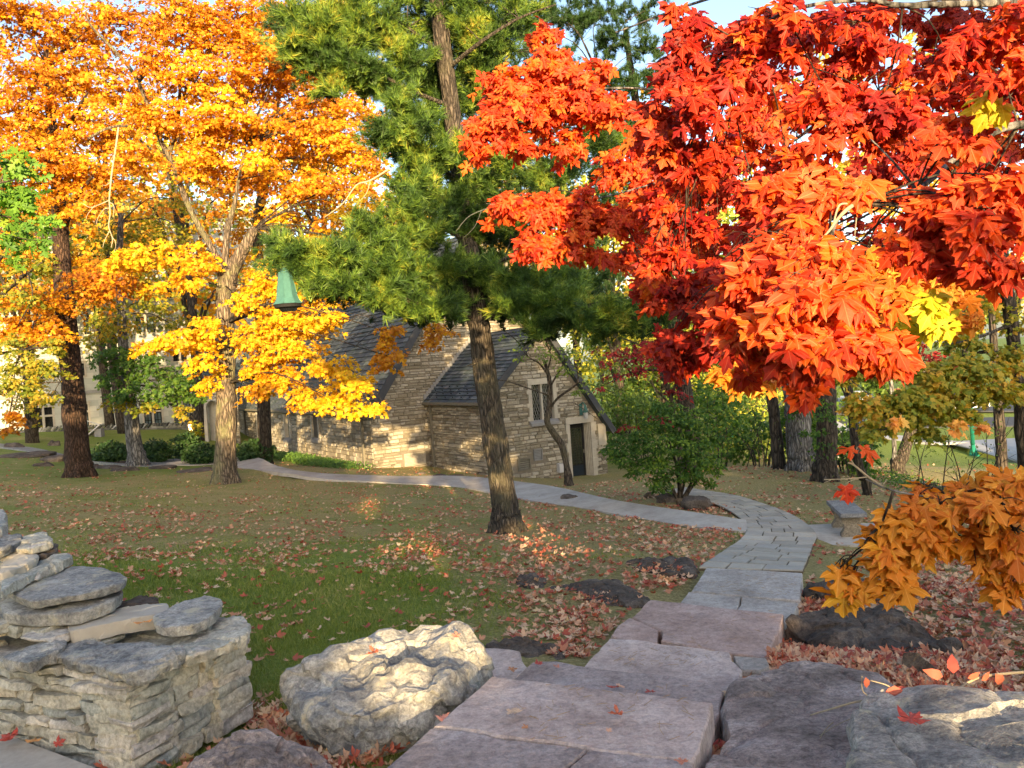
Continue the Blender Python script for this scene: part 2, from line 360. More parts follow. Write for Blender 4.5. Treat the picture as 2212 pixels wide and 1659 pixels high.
M['lf_crimson'] = leaf_mat('leaves_crimson', [(0, (.10, .012, .015)), (.6, (.26, .02, .025)), (1, (.48, .06, .03))], .4, 1.4, .6)
M['lf_far'] = leaf_mat('leaves_far_yellow_green', [(0, (.14, .20, .03)), (.4, (.36, .40, .05)), (.75, (.58, .54, .07)), (1, (.70, .52, .08))], .4, .12, .5)
M['lf_far_gold'] = leaf_mat('leaves_far_gold', [(0, (.30, .25, .04)), (.5, (.60, .42, .06)), (1, (.72, .36, .05))], .4, .12, .5)
M['lf_far_green'] = leaf_mat('leaves_far_green', [(0, (.035, .075, .015)), (.5, (.09, .16, .022)), (1, (.28, .33, .05))], .4, .12, .5)
M['lf_yew'] = leaf_mat('leaves_yew', [(0, (.012, .035, .008)), (1, (.04, .09, .018))], .15, 2, .6)  # yew green; in the big pine's core it paints the inner shade
M['lf_oak'] = leaf_mat('leaves_oak', [(0, (.06, .16, .02)), (.7, (.15, .30, .03)), (1, (.40, .45, .05))], .4, 1.5, .6)
M['needles'] = leaf_mat('pine_needles', [(0, (.015, .035, .010)), (.4, (.04, .09, .015)), (.65, (.13, .22, .025)), (.85, (.30, .34, .04)), (1, (.50, .30, .04))], .08, 1.8, .40)
M['litter'] = leaf_mat('fallen_leaves', [(0, (.26, .05, .035)), (.25, (.45, .11, .06)), (.45, (.50, .24, .13)), (.7, (.58, .36, .22)), (.88, (.62, .45, .30)), (1, (.65, .42, .12))], .15, .8, .85)
M['grass'] = leaf_mat('grass_blades', [(0, (.09, .13, .02)), (.45, (.17, .23, .03)), (.75, (.30, .31, .08)), (1, (.42, .36, .16))], .3, .7, .6)
M['ivy'] = leaf_mat('ground_cover_leaves', [(0, (.04, .10, .02)), (1, (.14, .26, .04))], .3, 1, .6)

# ------------------------------------------------------------------ ground
def axis(segs):
    out = [segs[0][0]]
    for a, b, st in segs: out += list(np.linspace(a, b, max(2, int(round((b - a) / st)) + 1)))[1:]
    return np.array(out)
gx = axis([(-900, -200, 60), (-200, -60, 10), (-60, -14, 1.5), (-14, -4, .4), (-4, 4, .12), (4, 14, .4), (14, 60, 1.5), (60, 200, 10), (200, 900, 60)])
gy = axis([(-400, -60, 30), (-60, -4, 3), (-4, 2, .6), (2, 12, .12), (12, 36, .4), (36, 70, 1.2), (70, 200, 6), (200, 1400, 80)])
XX, YY = np.meshgrid(gx, gy); xy = np.stack([XX.ravel(), YY.ravel()], 1); zz = H(xy)
near = (np.abs(xy[:, 0]) < 14) & (xy[:, 1] > 0) & (xy[:, 1] < 36)
zz[near] += np.array([.018 * noise.noise(Vector((x * 2.3, y * 2.3, 0))) + .03 * noise.noise(Vector((x * .6, y * .6, 4))) for x, y in xy[near]])
nx, ny = len(gx), len(gy)
ii = (np.arange(ny - 1)[:, None] * nx + np.arange(nx - 1)[None]).ravel()
tr = np.concatenate([np.stack([ii, ii + 1, ii + nx + 1], 1), np.stack([ii, ii + nx + 1, ii + nx], 1)])
def _ground(t, b):
    v = world_coords(t); n1 = nz(t, v, .55, 5, .6); n2 = nz(t, v, 26, 5, .75); n3 = nz(t, v, 3.2, 5, .7)
    green = ramp(t, n2, [(.3, (.07, .10, .015)), (.55, (.16, .22, .03)), (.75, (.30, .32, .08))])
    tan = ramp(t, n2, [(.3, (.12, .095, .03)), (.5, (.28, .235, .09)), (.72, (.50, .41, .20))])
    sep = N(t, 'ShaderNodeSeparateXYZ'); t.links.new(N(t, 'ShaderNodeNewGeometry').outputs['Position'], sep.inputs[0])
    # the turf is green by the wall and far beyond the trees, thin and brown under the pine and on the right
    def rng(sock, a, b_, c, d):
        r = N(t, 'ShaderNodeMapRange'); r.inputs[1].default_value = a; r.inputs[2].default_value = b_; r.inputs[3].default_value = c; r.inputs[4].default_value = d
        t.links.new(sock, r.inputs[0]); return r.outputs[0]
    def mth(op, a, b_):
        q = N(t, 'ShaderNodeMath', operation=op)
        for s, val in ((q.inputs[0], a), (q.inputs[1], b_)):
            if isinstance(val, (int, float)): s.default_value = val
            else: t.links.new(val, s)
        return q.outputs[0]
    g1 = mth('MULTIPLY', rng(sep.outputs[0], -1.9, .2, 1, 0), rng(sep.outputs[1], 9, 14, 1, .22))
    g2 = rng(sep.outputs[2], -4.6, -5.2, 0, 1)
    g3 = mth('MULTIPLY', rng(sep.outputs[1], 20, 30, 0, .6), rng(sep.outputs[0], -8, -13, 0, 1))
    g = mth('MAXIMUM', mth('MAXIMUM', g1, g2), g3)
    g = mth('ADD', g, mth('MULTIPLY', mth('SUBTRACT', n1, .42), 1.5)); g = mth('ADD', g, mth('MULTIPLY', mth('SUBTRACT', n3, .5), .9))
    c = mix(t, rng(g, .25, .75, 0, 1), tan, green)
    t.links.new(c, b.inputs['Base Color']); bump(t, b, n2, .9, .05)
M['ground'] = mat('lawn_ground', _ground, .95)
tag(obj_np('ground', np.column_stack([xy, zz]), tr, M['ground'], None, True), kind='structure')

# ------------------------------------------------------------------ paths
def resample(pts, n):
    pts = [Vector(p) for p in pts]; L = [0]
    for a, b in zip(pts, pts[1:]): L.append(L[-1] + (b - a).length)
    out = []; k = 0
    for i in range(n):
        s = L[-1] * i / (n - 1)
        while k < len(pts) - 2 and L[k + 1] < s: k += 1
        f = (s - L[k]) / max(1e-9, L[k + 1] - L[k]); out.append(pts[k].lerp(pts[k + 1], min(1, max(0, f))))
    return out
def strip(name, left_px, right_px, n, lift, m, kind='structure', thick=.12):
    A = resample(smooth_path([G(*p) for p in left_px], [0] * len(left_px), 6)[0], n)
    B = resample(smooth_path([G(*p) for p in right_px], [0] * len(right_px), 6)[0], n); K = 5
    vs = []
    for a, b in zip(A, B):
        row = []
        for k in range(K):
            q = a.lerp(b, k / (K - 1)); row.append(q)
        zl = [h1(q.x, q.y) for q in row]; zt = max(sum(zl) / K, max(zl) - .02) + lift
        for q in row: vs.append((q.x, q.y, zt))
        vs.append((row[0].x, row[0].y, zt - thick)); vs.append((row[-1].x, row[-1].y, zt - thick))
    W = K + 2; fs = []
    for i in range(n - 1):
        o0, o1 = i * W, (i + 1) * W
        for k in range(K - 1): fs.append([o0 + k, o0 + k + 1, o1 + k + 1, o1 + k])
        fs.append([o0 + K, o0, o1, o1 + K]); fs.append([o0 + K - 1, o0 + K + 1, o1 + K + 1, o1 + K - 1])
    o = obj(name, vs, fs, m, None, False); tag(o, kind=kind)
    return A, B
strip('concrete_path', [(1612,1134),(1560,1129),(1450,1113),(1300,1085),(1150,1061),(1000,1039),(850,1032),(700,1024),(600,1009),(540,999),(480,996),(420,999),(360,1002)],
      [(1618,1151),(1560,1148),(1450,1134),(1300,1107),(1150,1084),(1000,1055),(850,1045),(700,1040),(600,1028),(520,1012),(470,1005),(420,1006),(360,1006)], 80, .05, M['concrete'])
strip('sidewalk', [(-60,952),(60,967),(150,985),(240,998),(330,998),(400,990),(440,985)], [(-60,960),(60,976),(150,996),(240,1006),(330,1008),(420,1000),(460,994)], 40, .05, M['flag'])
# flagstone path: separate slabs laid in rows with dark joints
fl = [(1510,1234),(1540,1212),(1578,1186),(1612,1155),(1608,1136),(1588,1116),(1552,1096),(1500,1078),(1440,1062)]
fr = [(1735,1241),(1748,1210),(1757,1185),(1766,1163),(1752,1144),(1722,1122),(1680,1103),(1630,1086),(1560,1069),(1480,1056)]
nrow = 34
def g_lift(q, l=0.0): return Vector((q.x, q.y, h1(q.x, q.y) + l))
FA = resample(smooth_path([G(*p) for p in fl], [0] * len(fl), 6)[0], nrow + 1); FB = resample(smooth_path([G(*p) for p in fr], [0] * len(fr), 6)[0], nrow + 1)
rnd = random.Random(3); base = MB(); st = MB()
for i in range(nrow):
    a0, b0, a1, b1 = FA[i], FB[i], FA[i + 1], FB[i + 1]
    base.prism([g_lift(p, .035) for p in (a0, b0, b1, a1)], None, .15)
    cuts = [0]; 
    while cuts[-1] < 1: cuts.append(cuts[-1] + rnd.uniform(.18, .5))
    if 1 - cuts[-2] < .12: cuts.pop(-2)
    cuts[-1] = 1.0
    for c0, c1 in zip(cuts, cuts[1:]):
        e = .009; f0, f1 = c0 + e, c1 - e; s0 = .035; dz = rnd.uniform(-.003, .004)
        j = [rnd.uniform(-.006, .006) for _ in range(4)]
        q = [a0.lerp(a1, s0).lerp(b0.lerp(b1, s0), f0 + j[0]), a0.lerp(a1, s0).lerp(b0.lerp(b1, s0), f1 + j[1]),
             a0.lerp(a1, 1 - s0).lerp(b0.lerp(b1, 1 - s0), f1 + j[2]), a0.lerp(a1, 1 - s0).lerp(b0.lerp(b1, 1 - s0), f0 + j[3])]
        q = [g_lift(p, .052 + dz) for p in q]; st.prism(q, None, .05)
        st.v[-8:] = st.v[-8:]
M['joint'] = mat('path_joint_soil', _flat((.10, .075, .045)))
def _flag(t, b):
    v = world_coords(t); n = nz(t, v, 2.5, 6, .65); n2 = nz(t, v, 30, 4, .7)
    c = ramp(t, island(t), [(0, (.27, .255, .22)), (.35, (.36, .335, .285)), (.7, (.41, .38, .32)), (1, (.31, .30, .275))])
    c = mix(t, .5, c, ramp(t, n, [(.3, (.65, .62, .6)), (.6, (1.05, 1.05, 1.05))]), 'MULTIPLY'); c = mix(t, .25, c, ramp(t, n2, [(.35, (.5, .5, .5)), (.6, (1, 1, 1))]), 'MULTIPLY')
    t.links.new(c, b.inputs['Base Color']); bump(t, b, n2, .3, .006)
M['flags'] = mat('path_flags', _flag, .8)
fp = empty('flagstone_path', FA[0], None, None); tag(fp, kind='structure')
j_o = base.build('joint_bed', M['joint'], fp); s_o = st.build('paving_slabs', M['flags'], fp)

# ------------------------------------------------------------------ stone steps
def slab(px, z, th, label, jag=.006, seed=1, name='stone_step', m=None, group='stone steps descending to the path', tilt=0):
    rr = random.Random(seed); pts = [Pz(u, v, z) for u, v in px]; out = []
    for a, b in zip(pts, pts[1:] + pts[:1]):
        n = max(1, int((b - a).length / .05)); t = Vector((b.y - a.y, a.x - b.x, 0)).normalized()
        for k in range(n):
            q = a.lerp(b, k / n)
            if k: q = q + t * (noise.noise(q * 5 + Vector((seed, 0, 0))) * jag * 2.2 + rr.uniform(-jag, jag) * .6)
            out.append(q)
    if (Vector(out[1]) - out[0]).cross(Vector(out[2]) - out[1]).z and sum(a.x * b.y - b.x * a.y for a, b in zip(out, out[1:] + out[:1])) < 0: out.reverse()
    n = len(out); c = sum(out, Vector()) / n
    ins = [q + (c - q).normalized() * (.009 + .005 * noise.noise(q * 9)) for q in out]
    top = [Vector((q.x, q.y, z + .004 * noise.noise(q * 3))) for q in ins]; rim = [Vector((q.x, q.y, z - .010)) for q in out]
    bot = [Vector((q.x, q.y, z - th)) for q in out]
    vs = top + rim + bot
    fs = [list(range(n))] + [[i, n + i, n + (i + 1) % n, (i + 1) % n] for i in range(n)] + [[n + i, 2 * n + i, 2 * n + (i + 1) % n, n + (i + 1) % n] for i in range(n)]
    o = obj(name, vs, fs, m or M['step']); return tag(o, label, 'step', group)
slab([(935,1569),(1062,1461),(1200,1477),(1400,1499),(1540,1519),(1512,1603),(1499,1643),(1270,1614),(1134,1596),(1070,1588),(1027,1576)], -1.62, .17,
     'big pinkish stone slab holding a tan leaf and a red leaf, topmost full-width step', .007, 1)
slab([(930,1572),(1024,1580),(1068,1592),(1132,1600),(1267,1618),(1210,1668),(1120,1760),(700,1760),(830,1660)], -1.62, .17,
     'pinkish stone slab at the bottom edge of the photo, left of the forked crack', .004, 2, m=M['step_violet'])
slab([(1272,1618),(1498,1647),(1488,1760),(1130,1760),(1215,1668)], -1.62, .17, 'pinkish stone slab at the bottom edge of the photo, right of the forked crack', .004, 3, m=M['step_violet'])
slab([(1150,1430),(1200,1428),(1240,1437),(1300,1446),(1400,1455),(1474,1465),(1540,1478),(1562,1492),(1556,1540),(1535,1570),(1300,1540),(1062,1500),(1105,1468)], -1.80, .16,
     'narrow violet grey stone step directly beyond the topmost big slab', .008, 4, m=M['step_violet'])
slab([(1046,1399),(1090,1401),(1123,1406),(1128,1425),(1140,1441),(1110,1467),(1062,1495),(1040,1480)], -1.90, .12, 'small pinkish stone slab wedged between the pale boulder and the steps', .006, 5)
slab([(1316,1379),(1400,1385),(1475,1396),(1575,1408),(1579,1425),(1603,1446),(1600,1475),(1560,1500),(1450,1490),(1250,1470),(1268,1430)], -2.00, .17,
     'third broad stone step down, with one tan leaf near its middle', .008, 6, m=M['step'])
slab([(1584,1416),(1655,1421),(1662,1440),(1640,1450),(1600,1448),(1588,1432)], -2.02, .12, 'small stone filler slab at the right end of the third step', .005, 7, m=M['step_grey'])
slab([(1404,1296),(1475,1303),(1580,1315),(1693,1327),(1680,1370),(1660,1421),(1580,1410),(1475,1392),(1428,1382),(1430,1362),(1366,1332)], -2.24, .2,
     'large rusty pink stone step with a chamfered left corner and a thick right side', .007, 8, m=M['step_rust'])
slab([(1361,1334),(1424,1361),(1421,1385),(1395,1400),(1320,1372),(1335,1350)], -2.25, .14, 'small wedge shaped stone at the left corner of the rusty pink step', .006, 9, m=M['step_rust'])
slab([(1487,1278),(1600,1289),(1597,1306),(1585,1325),(1475,1318),(1470,1300)], -2.47, .17, 'left half of the thin grey step row below the path edge', .004, 10, m=M['step_grey'])
slab([(1603,1289),(1724,1303),(1712,1335),(1688,1350),(1588,1325),(1600,1306)], -2.47, .17, 'right half of the thin grey step row below the path edge', .004, 11, m=M['step_grey'])
slab([(1526,1227),(1620,1230),(1733,1238),(1727,1297),(1620,1289),(1493,1277)], -2.60, .17, 'wide grey stone step that meets the flagstone path', .004, 12, m=M['step_grey'])

# ------------------------------------------------------------------ rocks
def loft_rock(name, label, cat, top, base_z, grow, m, amp=.05, bulge=.12, seed=1, group=None, nth=64, skew=(0, 0), ridged=0.0, under=0.0, dome=.35, strata=(.25, .1, 1), soft=False):
    """top = [(u,v,z)] outline of the upper surface at real heights; sides fall to base_z. The hull is remeshed evenly, then weathered with 3-D noise"""
    pts = [Pz(u, v, z) for u, v, z in top]; pts = resample(pts + [pts[0]], nth + 1)[:-1]
    sm = [(pts[i - 1] + pts[i] * 2 + pts[(i + 1) % nth]) / 4 for i in range(nth)]
    c = sum(sm, Vector()) / nth; size = max((q - c).length for q in sm); vs, fs = [], []
    prof = [(.0, 0), (.45, 0), (.8, 0), (.985, 0), (1.0, .06), (1, .35), (1, .65), (1, 1), (.5, 1), (0, 1)]
    for f, g in prof:
        for q in sm:
            out = q - c; out.z = 0
            if g == 0: p = Vector((c.x + out.x * f, c.y + out.y * f, c.z + (q.z - c.z) * f + dome * amp * (1 - f * f)))
            else:
                ex = (1 + (grow - 1) * g + bulge * math.sin(math.pi * min(1, g * 1.1)) * (1 - g * under)) * f
                p = Vector((c.x + out.x * ex + skew[0] * g, c.y + out.y * ex + skew[1] * g, q.z + (base_z - q.z) * g))
            vs.append(p)
    for j in range(len(prof) - 1):
        for i in range(nth):
            k = (i + 1) % nth; fs.append([j * nth + i, (j + 1) * nth + i, (j + 1) * nth + k, j * nth + k])
    o = obj(name, vs, fs, m, None, True)
    bm = bmesh.new(); bm.from_mesh(o.data); bmesh.ops.remove_doubles(bm, verts=bm.verts, dist=.0005); bmesh.ops.recalc_face_normals(bm, faces=bm.faces); bm.to_mesh(o.data); bm.free()
    md = o.modifiers.new('r', 'REMESH'); md.mode = 'VOXEL'; md.voxel_size = max(.008, size / 42); md.use_smooth_shade = True
    dg = bpy.context.evaluated_depsgraph_get(); me = bpy.data.meshes.new_from_object(o.evaluated_get(dg)); o.modifiers.clear(); old = o.data; o.data = me; bpy.data.meshes.remove(old)
    if not me.materials: me.materials.append(m)
    nv = len(me.vertices); co = np.empty(nv * 3, np.float32); no = np.empty(nv * 3, np.float32); me.vertices.foreach_get('co', co); me.vertices.foreach_get('normal', no); co = co.reshape(-1, 3); no = no.reshape(-1, 3)
    S = Vector(strata).normalized(); k0 = 1.0 / max(.25, size * .8); d_ = np.empty(nv, np.float32); off = Vector((seed * 3.7, seed * 1.1, 0))
    for i in range(nv):
        p = Vector(co[i]); s = p * k0 * 1.7 + off; h = noise.fractal(s, .95, 2.0, 3) * amp + noise.fractal(s * 7, .9, 2.1, 3) * amp * .11
        cell = noise.voronoi(s * 1.4, distance_metric='DISTANCE', exponent=2.5)[0]; h += (min(.5, cell[1] - cell[0]) - .25) * amp * .5
        q_ = s * 1.5; pc_ = noise.voronoi(q_, distance_metric='DISTANCE', exponent=2.5)[1][0]; nrm_ = noise.noise_vector(pc_ * 9.7); h += (noise.noise(pc_ * 12.3) * .6 + (q_ - pc_).dot(nrm_) * .7) * amp      # broken facets
        if ridged:
            w_ = p.dot(S) * k0 * 6 + noise.noise(s * 1.2) * 1.6; h += ridged * (.16 * (abs((w_ % 1) - .5) * 2 - .5)) - ridged * .5 * max(0, 1 - abs(noise.noise(s * 1.1 + off)) / .035)
        d_[i] = h
    co = co + no * d_[:, None]; cen = c.copy(); cen.z = base_z; co = co - np.array(cen, np.float32)
    me.vertices.foreach_set('co', co.ravel()); me.update()
    o.location = cen; md = o.modifiers.new('d', 'DECIMATE'); md.ratio = .16                      # irregular chipped facets
    dg = bpy.context.evaluated_depsgraph_get(); dg.update(); m2 = bpy.data.meshes.new_from_object(o.evaluated_get(dg)); o.modifiers.clear(); o.data = m2; bpy.data.meshes.remove(me); me = m2
    me.polygons.foreach_set('use_smooth', [True] * len(me.polygons)); me.update(); me.set_sharp_from_angle(angle=R(16))
    return tag(o, label, cat, group)
loft_rock('boulder', 'big pale grey and cream boulder with ridged top beside the steps', 'boulder',
    [(668,1430,-1.55),(740,1395,-1.52),(850,1362,-1.52),(960,1345,-1.5),(1015,1358,-1.5),(1040,1385,-1.56),(1030,1410,-1.58),(985,1450,-1.56),(950,1475,-1.57),(860,1512,-1.6),(790,1540,-1.62),(700,1545,-1.64),(640,1510,-1.66),(622,1470,-1.64)],
    -2.02, 1.0, M['boulder_pale'], .055, .09, 3, None, 96, (.02, .05), .035, .8)
loft_rock('boulder', 'low grey violet boulder at the bottom edge between the wall and the leaf pile', 'boulder',
    [(395,1680,-1.72),(430,1630,-1.68),(500,1592,-1.66),(560,1578,-1.66),(610,1595,-1.7),(680,1625,-1.76),(720,1650,-1.8),(700,1720,-1.74),(560,1760,-1.68),(420,1750,-1.7)], -1.95, 1.12, M['rock_violet'], .035, .03, 5)
loft_rock('boulder', 'large flat violet grey boulder with layered cracks right of the steps', 'boulder',
    [(1588,1470,-1.80),(1625,1455,-1.82),(1700,1428,-1.83),(1800,1430,-1.84),(1900,1455,-1.84),(1935,1480,-1.80),(1960,1560,-1.68),(1880,1720,-1.56),(1650,1740,-1.56),(1505,1690,-1.58),(1515,1625,-1.64),(1565,1580,-1.70),(1560,1520,-1.76)],
    -2.0, 1.03, M['rock_violet'], .03, .03, 8, None, 128, (0, 0), .05)
loft_rock('boulder', 'speckled lichen covered boulder in the bottom right corner under a red vine', 'boulder',
    [(1850,1490,-1.42),(1950,1478,-1.42),(2080,1490,-1.41),(2200,1485,-1.40),(2420,1480,-1.40),(2480,1640,-1.36),(2300,1800,-1.33),(1980,1800,-1.33),(1850,1700,-1.38),(1838,1580,-1.42)],
    -1.9, 1.0, M['rock_lichen'], .035, .02, 12, None, 128, (0, 0), .05)
loft_rock('rock', 'long dark brown rock with wavy ridges right of the rusty pink step', 'rock',
    [(1706,1336,-2.24),(1760,1312,-2.22),(1850,1304,-2.2),(1940,1312,-2.2),(1985,1345,-2.22),(2060,1385,-2.24),(2058,1405,-2.26),(1960,1415,-2.28),(1850,1400,-2.3),(1760,1385,-2.32),(1715,1370,-2.33)],
    -2.55, 1.08, M['rock_dark'], .06, .05, 15, 'dark rocks right of the steps', 96, (0, -.05), .06)
loft_rock('rock', 'dark block shaped rock at the end of the flagstone path under the drooping leaves', 'rock',
    [(1738,1250,-2.50),(1800,1244,-2.48),(1900,1250,-2.47),(1985,1264,-2.50),(2000,1285,-2.52),(1930,1292,-2.54),(1830,1280,-2.54),(1745,1266,-2.54)],
    -2.95, 1.08, M['rock_dark'], .05, .06, 17, 'dark rocks right of the steps')
loft_rock('rock', 'small tilted brown block of stone with a sawn end among red leaves', 'rock',
    [(1950,1410,-2.08),(1975,1408,-2.06),(2030,1445,-2.06),(2018,1468,-2.1),(1985,1470,-2.16),(1948,1442,-2.14)], -2.32, 1.0, M['rock_wood'], .012, .0, 19, None, 48)
for i, (pl, z, lab) in enumerate([
    ([(1185,1268),(1250,1254),(1340,1252),(1380,1270),(1410,1290),(1395,1304),(1320,1310),(1240,1300),(1195,1285)], .05, 'long dark rock sunk in the lawn left of the steps, nearer of the two'),
    ([(1352,1208),(1400,1200),(1470,1206),(1506,1222),(1500,1238),(1440,1238),(1370,1228)], .06, 'long dark rock sunk in the lawn left of the flagstone path end'),
    ([(1118,1246),(1150,1238),(1176,1248),(1172,1262),(1140,1268),(1122,1260)], .06, 'small pointed grey rock in the lawn beside the long dark one'),
    ([(1046,1386),(1110,1383),(1180,1388),(1218,1408),(1205,1430),(1150,1432),(1120,1410),(1060,1398)], .05, 'flat dark rock behind the pale boulder beside the small slab')]):
    g = [G(*p) for p in pl]; zb = min(q.z for q in g); zt = sum(q.z for q in g) / len(g) + z
    loft_rock('rock', lab, 'rock', [(u, v, zt) for u, v in pl], zb - .08, 1.05, M['rock_dark'], .05, .03, 30 + i, 'dark rocks sunk in the lawn', 64)
# small rocks and far rocks
def ground_rock(u, v, wpx, hpx, m, label, group, seed, name='rock', cat='rock', tall=1.0):
    g = G(u, v); s = g.y / F; w_, h_ = wpx * s / 2, hpx * s * .8 * tall
    rr = random.Random(seed); n = 20; vs = []; fs = []; K = 8
    for j in range(K + 1):
        ph = math.pi / 2 * j / K
        for i in range(n):
            th = 2 * math.pi * i / n; d = Vector((math.cos(th) * math.sin(ph) ** .6 * w_, math.sin(th) * math.sin(ph) ** .6 * w_ * .8, math.cos(ph) ** .7 * h_ - .04 * (j == K)))
            d *= 1 + .45 * noise.fractal(d / max(w_, .01) * .9 + Vector((seed * 5.1, 0, 0)), 1, 2, 4); vs.append(g + d)
    for j in range(K):
        for i in range(n): fs.append([j * n + i, (j + 1) * n + i, (j + 1) * n + (i + 1) % n, j * n + (i + 1) % n])
    o = obj(name, vs, fs, m); 
    for q in o.data.vertices: q.co -= g
    o.location = g; return tag(o, label, cat, group)
small = [(1235,1083,44,16,'flat brown rock left of the bare twisted trunk, beside the concrete path'),(1175,1078,30,10,'thin flat rock nearest the pine trunk beyond the path'),
 (1150,1063,40,8,'low dark rock just right of the pine trunk beyond the path'),(1115,1058,30,8,'small low rock peeping out behind the pine trunk'),
 (1440,1085,46,20,'rounded rock at the left foot of the round green shrub'),(1475,1092,26,18,'small squarish stone between two rocks under the green shrub'),
 (1510,1098,70,26,'largest brown rock under the right side of the green shrub'),(1405,1075,30,14,'brown rock half hidden under the left of the green shrub'),
 (950,1028,30,5,'thin slab of stone at the chapel bed edge, left end'),(985,1030,36,6,'thin slab of stone in the chapel bed edge beside the pine'),(905,1024,26,5,'small flat edging stone by the louvred vent')]
for i, (u, v, a, b_, lab) in enumerate(small):
    ground_rock(u, v, a, b_, M['rock_wood'] if i % 2 else M['rock_dark'], lab, 'small rocks beside the paths', 50 + i)
far = [(115,962,30,14,'dark angular stone block standing on the far left lawn'),(205,940,16,8,'low far stone near the boundary wall'),
 (34,968,40,14,'dark rock pile at the far left edge of the sidewalk'),(60,985,110,9,'long flat dark rock lying along the far left sidewalk'),
 (120,995,60,12,'rounded flat dark rock between the sidewalk and the brown trunk'),(95,1006,40,9,'low dark rock in front of the flat one at the far left'),
 (235,1012,50,10,'dark rock right of the brown trunk foot'),(262,1003,28,9,'reddish brown rock by the foot of the grey trunk'),
 (270,1016,60,8,'flat dark rock in front of the grey trunk'),(350,1012,60,7,'flat grey rock outcrop between the grey trunk and the yellow maple'),
 (425,1018,90,7,'flat rock outcrop just left of the yellow maple foot'),(200,1010,30,8,'small dark rock touching the brown trunk')]
for i, (u, v, a, b_, lab) in enumerate(far): ground_rock(u, v, a, b_, M['rock_dark'], lab, 'rocks along the far left sidewalk', 80 + i)
for i, (u, v, a, b_, lab) in enumerate([(1690,1010,40,10,'rock hump among roots left of the big grey trunk'),(1985,1048,50,12,'grey rock on the bank behind the drooping orange leaves'),(2030,1062,60,16,'dark rock on the bank at the right above the lower orange leaves'),(1860,1000,50,8,'pale rock at the creek edge behind the bench'),(1800,988,30,6,'small pale rock at the creek edge beside the dark trunk')]):
    ground_rock(u, v, a, b_, M['rock_dark'] if i in (0, 2) else M['greystone'], lab, 'rocks on the right bank', 110 + i)

# ------------------------------------------------------------------ near dry stone wall
def rock_box(c, dims, ax, ay, az, seed, res=5, rnd_=.28, amp=.012):
    vs, fs, idx = [], [], {}
    c = Vector(c)
    def vert(p):
        k = tuple(round(x, 4) for x in p)
        if k in idx: return idx[k]
        q = Vector(p); m_ = max(abs(x) for x in q); sph = q.normalized() * 1.25
        q = q.lerp(sph, rnd_ * (q.length / 1.75))
        loc = Vector((q.x * dims[0] / 2, q.y * dims[1] / 2, q.z * dims[2] / 2))
        wp = c + ax * loc.x + ay * loc.y + az * loc.z
        n = noise.noise_vector(wp * 9 + Vector((seed, seed * .3, 0))) * amp + noise.noise_vector(wp * 28 + Vector((seed, 0, 0))) * amp * .5 + noise.noise_vector(Vector((seed * 1.3, 2, 5)) + Vector(p) * .7) * amp * 1.6
        idx[k] = len(vs); vs.append(wp + n); return idx[k]
    for axis_ in range(3):
        for sgn in (-1, 1):
            g = [[None] * (res + 1) for _ in range(res + 1)]
            for i in range(res + 1):
                for j in range(res + 1):
                    a, b = -1 + 2 * i / res, -1 + 2 * j / res
                    p = [0, 0, 0]; p[axis_] = sgn; p[(axis_ + 1) % 3] = a; p[(axis_ + 2) % 3] = b; g[i][j] = vert(p)
            for i in range(res):
                for j in range(res):
                    q = [g[i][j], g[i + 1][j], g[i + 1][j + 1], g[i][j + 1]]; fs.append(q if sgn > 0 else q[::-1])
    return vs, fs
UP = Vector((0, 0, 1))
C0 = Pz(292, 1648, -1.80); C0 = Vector((C0.x, C0.y, 0)); CB = Pz(540, 1565, -1.96); CB = Vector((CB.x, CB.y, 0))
CA = Pz(-10, 1590, -1.80); CA = Vector((CA.x, CA.y, 0)); dA = (CA - C0).normalized(); dB = (CB - C0).normalized(); CA = C0 + dA * 3.0
wall_root = empty('dry_stone_wall', (C0.x, C0.y, -1.85), 'weathered grey green dry stone wall with a stepped corner beside the steps, nearest the viewer', 'stone wall')
rnd = random.Random(5)
wb = MB(); zt0 = -1.36
def course(p0, d, L, inward, z0, z1, sd, dep=.22, lo=.12, hi=.34, taper=0):
    s = -.02
    while s < L:
        l = rnd.uniform(lo, hi); l = min(l, L - s + .03)
        if l < .06: break
        h = (z1 - z0) * rnd.uniform(.9, 1.04); c = p0 + d * (s + l / 2) + inward * (dep / 2 + rnd.uniform(-.028, .02)); c.z = (z0 + z1) / 2 + rnd.uniform(-.004, .004)
        tl = rnd.uniform(-.06, .06); ax = (d + UP * tl).normalized(); az = (UP - d * tl).normalized()
        wb.add(*rock_box(c, (l - .010, dep, h - .006), ax, inward, az, sd + s * 13, 8, .12, .011)); s += l
inA = dB.copy(); inB = (dA).copy()
hs = [-1.90, -1.83, -1.77, -1.70, -1.65, -1.59, -1.52, -1.47, -1.425, -1.385]
for k, (z0, z1) in enumerate(zip(hs, hs[1:])):
    course(C0, dA, 3.0, inA, z0, z1, k * 31, .24, .12, .40)
    course(C0 + inB * .02, dB, (CB - C0).length, inB, z0 - .03, z1 - .01, k * 57 + 9, .24, .12, .38)
    course(CB, dA, 3.0, -dB, z0 - .03, z1 - .01, k * 77 + 4, .24)
# rubble core
core = [C0 + dA * .1 + dB * .1, C0 + dB * ((CB - C0).length - .1) + dA * .1, CB + dA * 3 - dB * .1, CA + dB * .1]
wb.prism([Vector((p.x, p.y, -1.41)) for p in core], -1.95)
# higher back tier rising to the left
Q = [Pz(250,1330,-1.22), Pz(0,1420,-1.20)]
wb.build('wall_courses', M['wallstone'], wall_root)
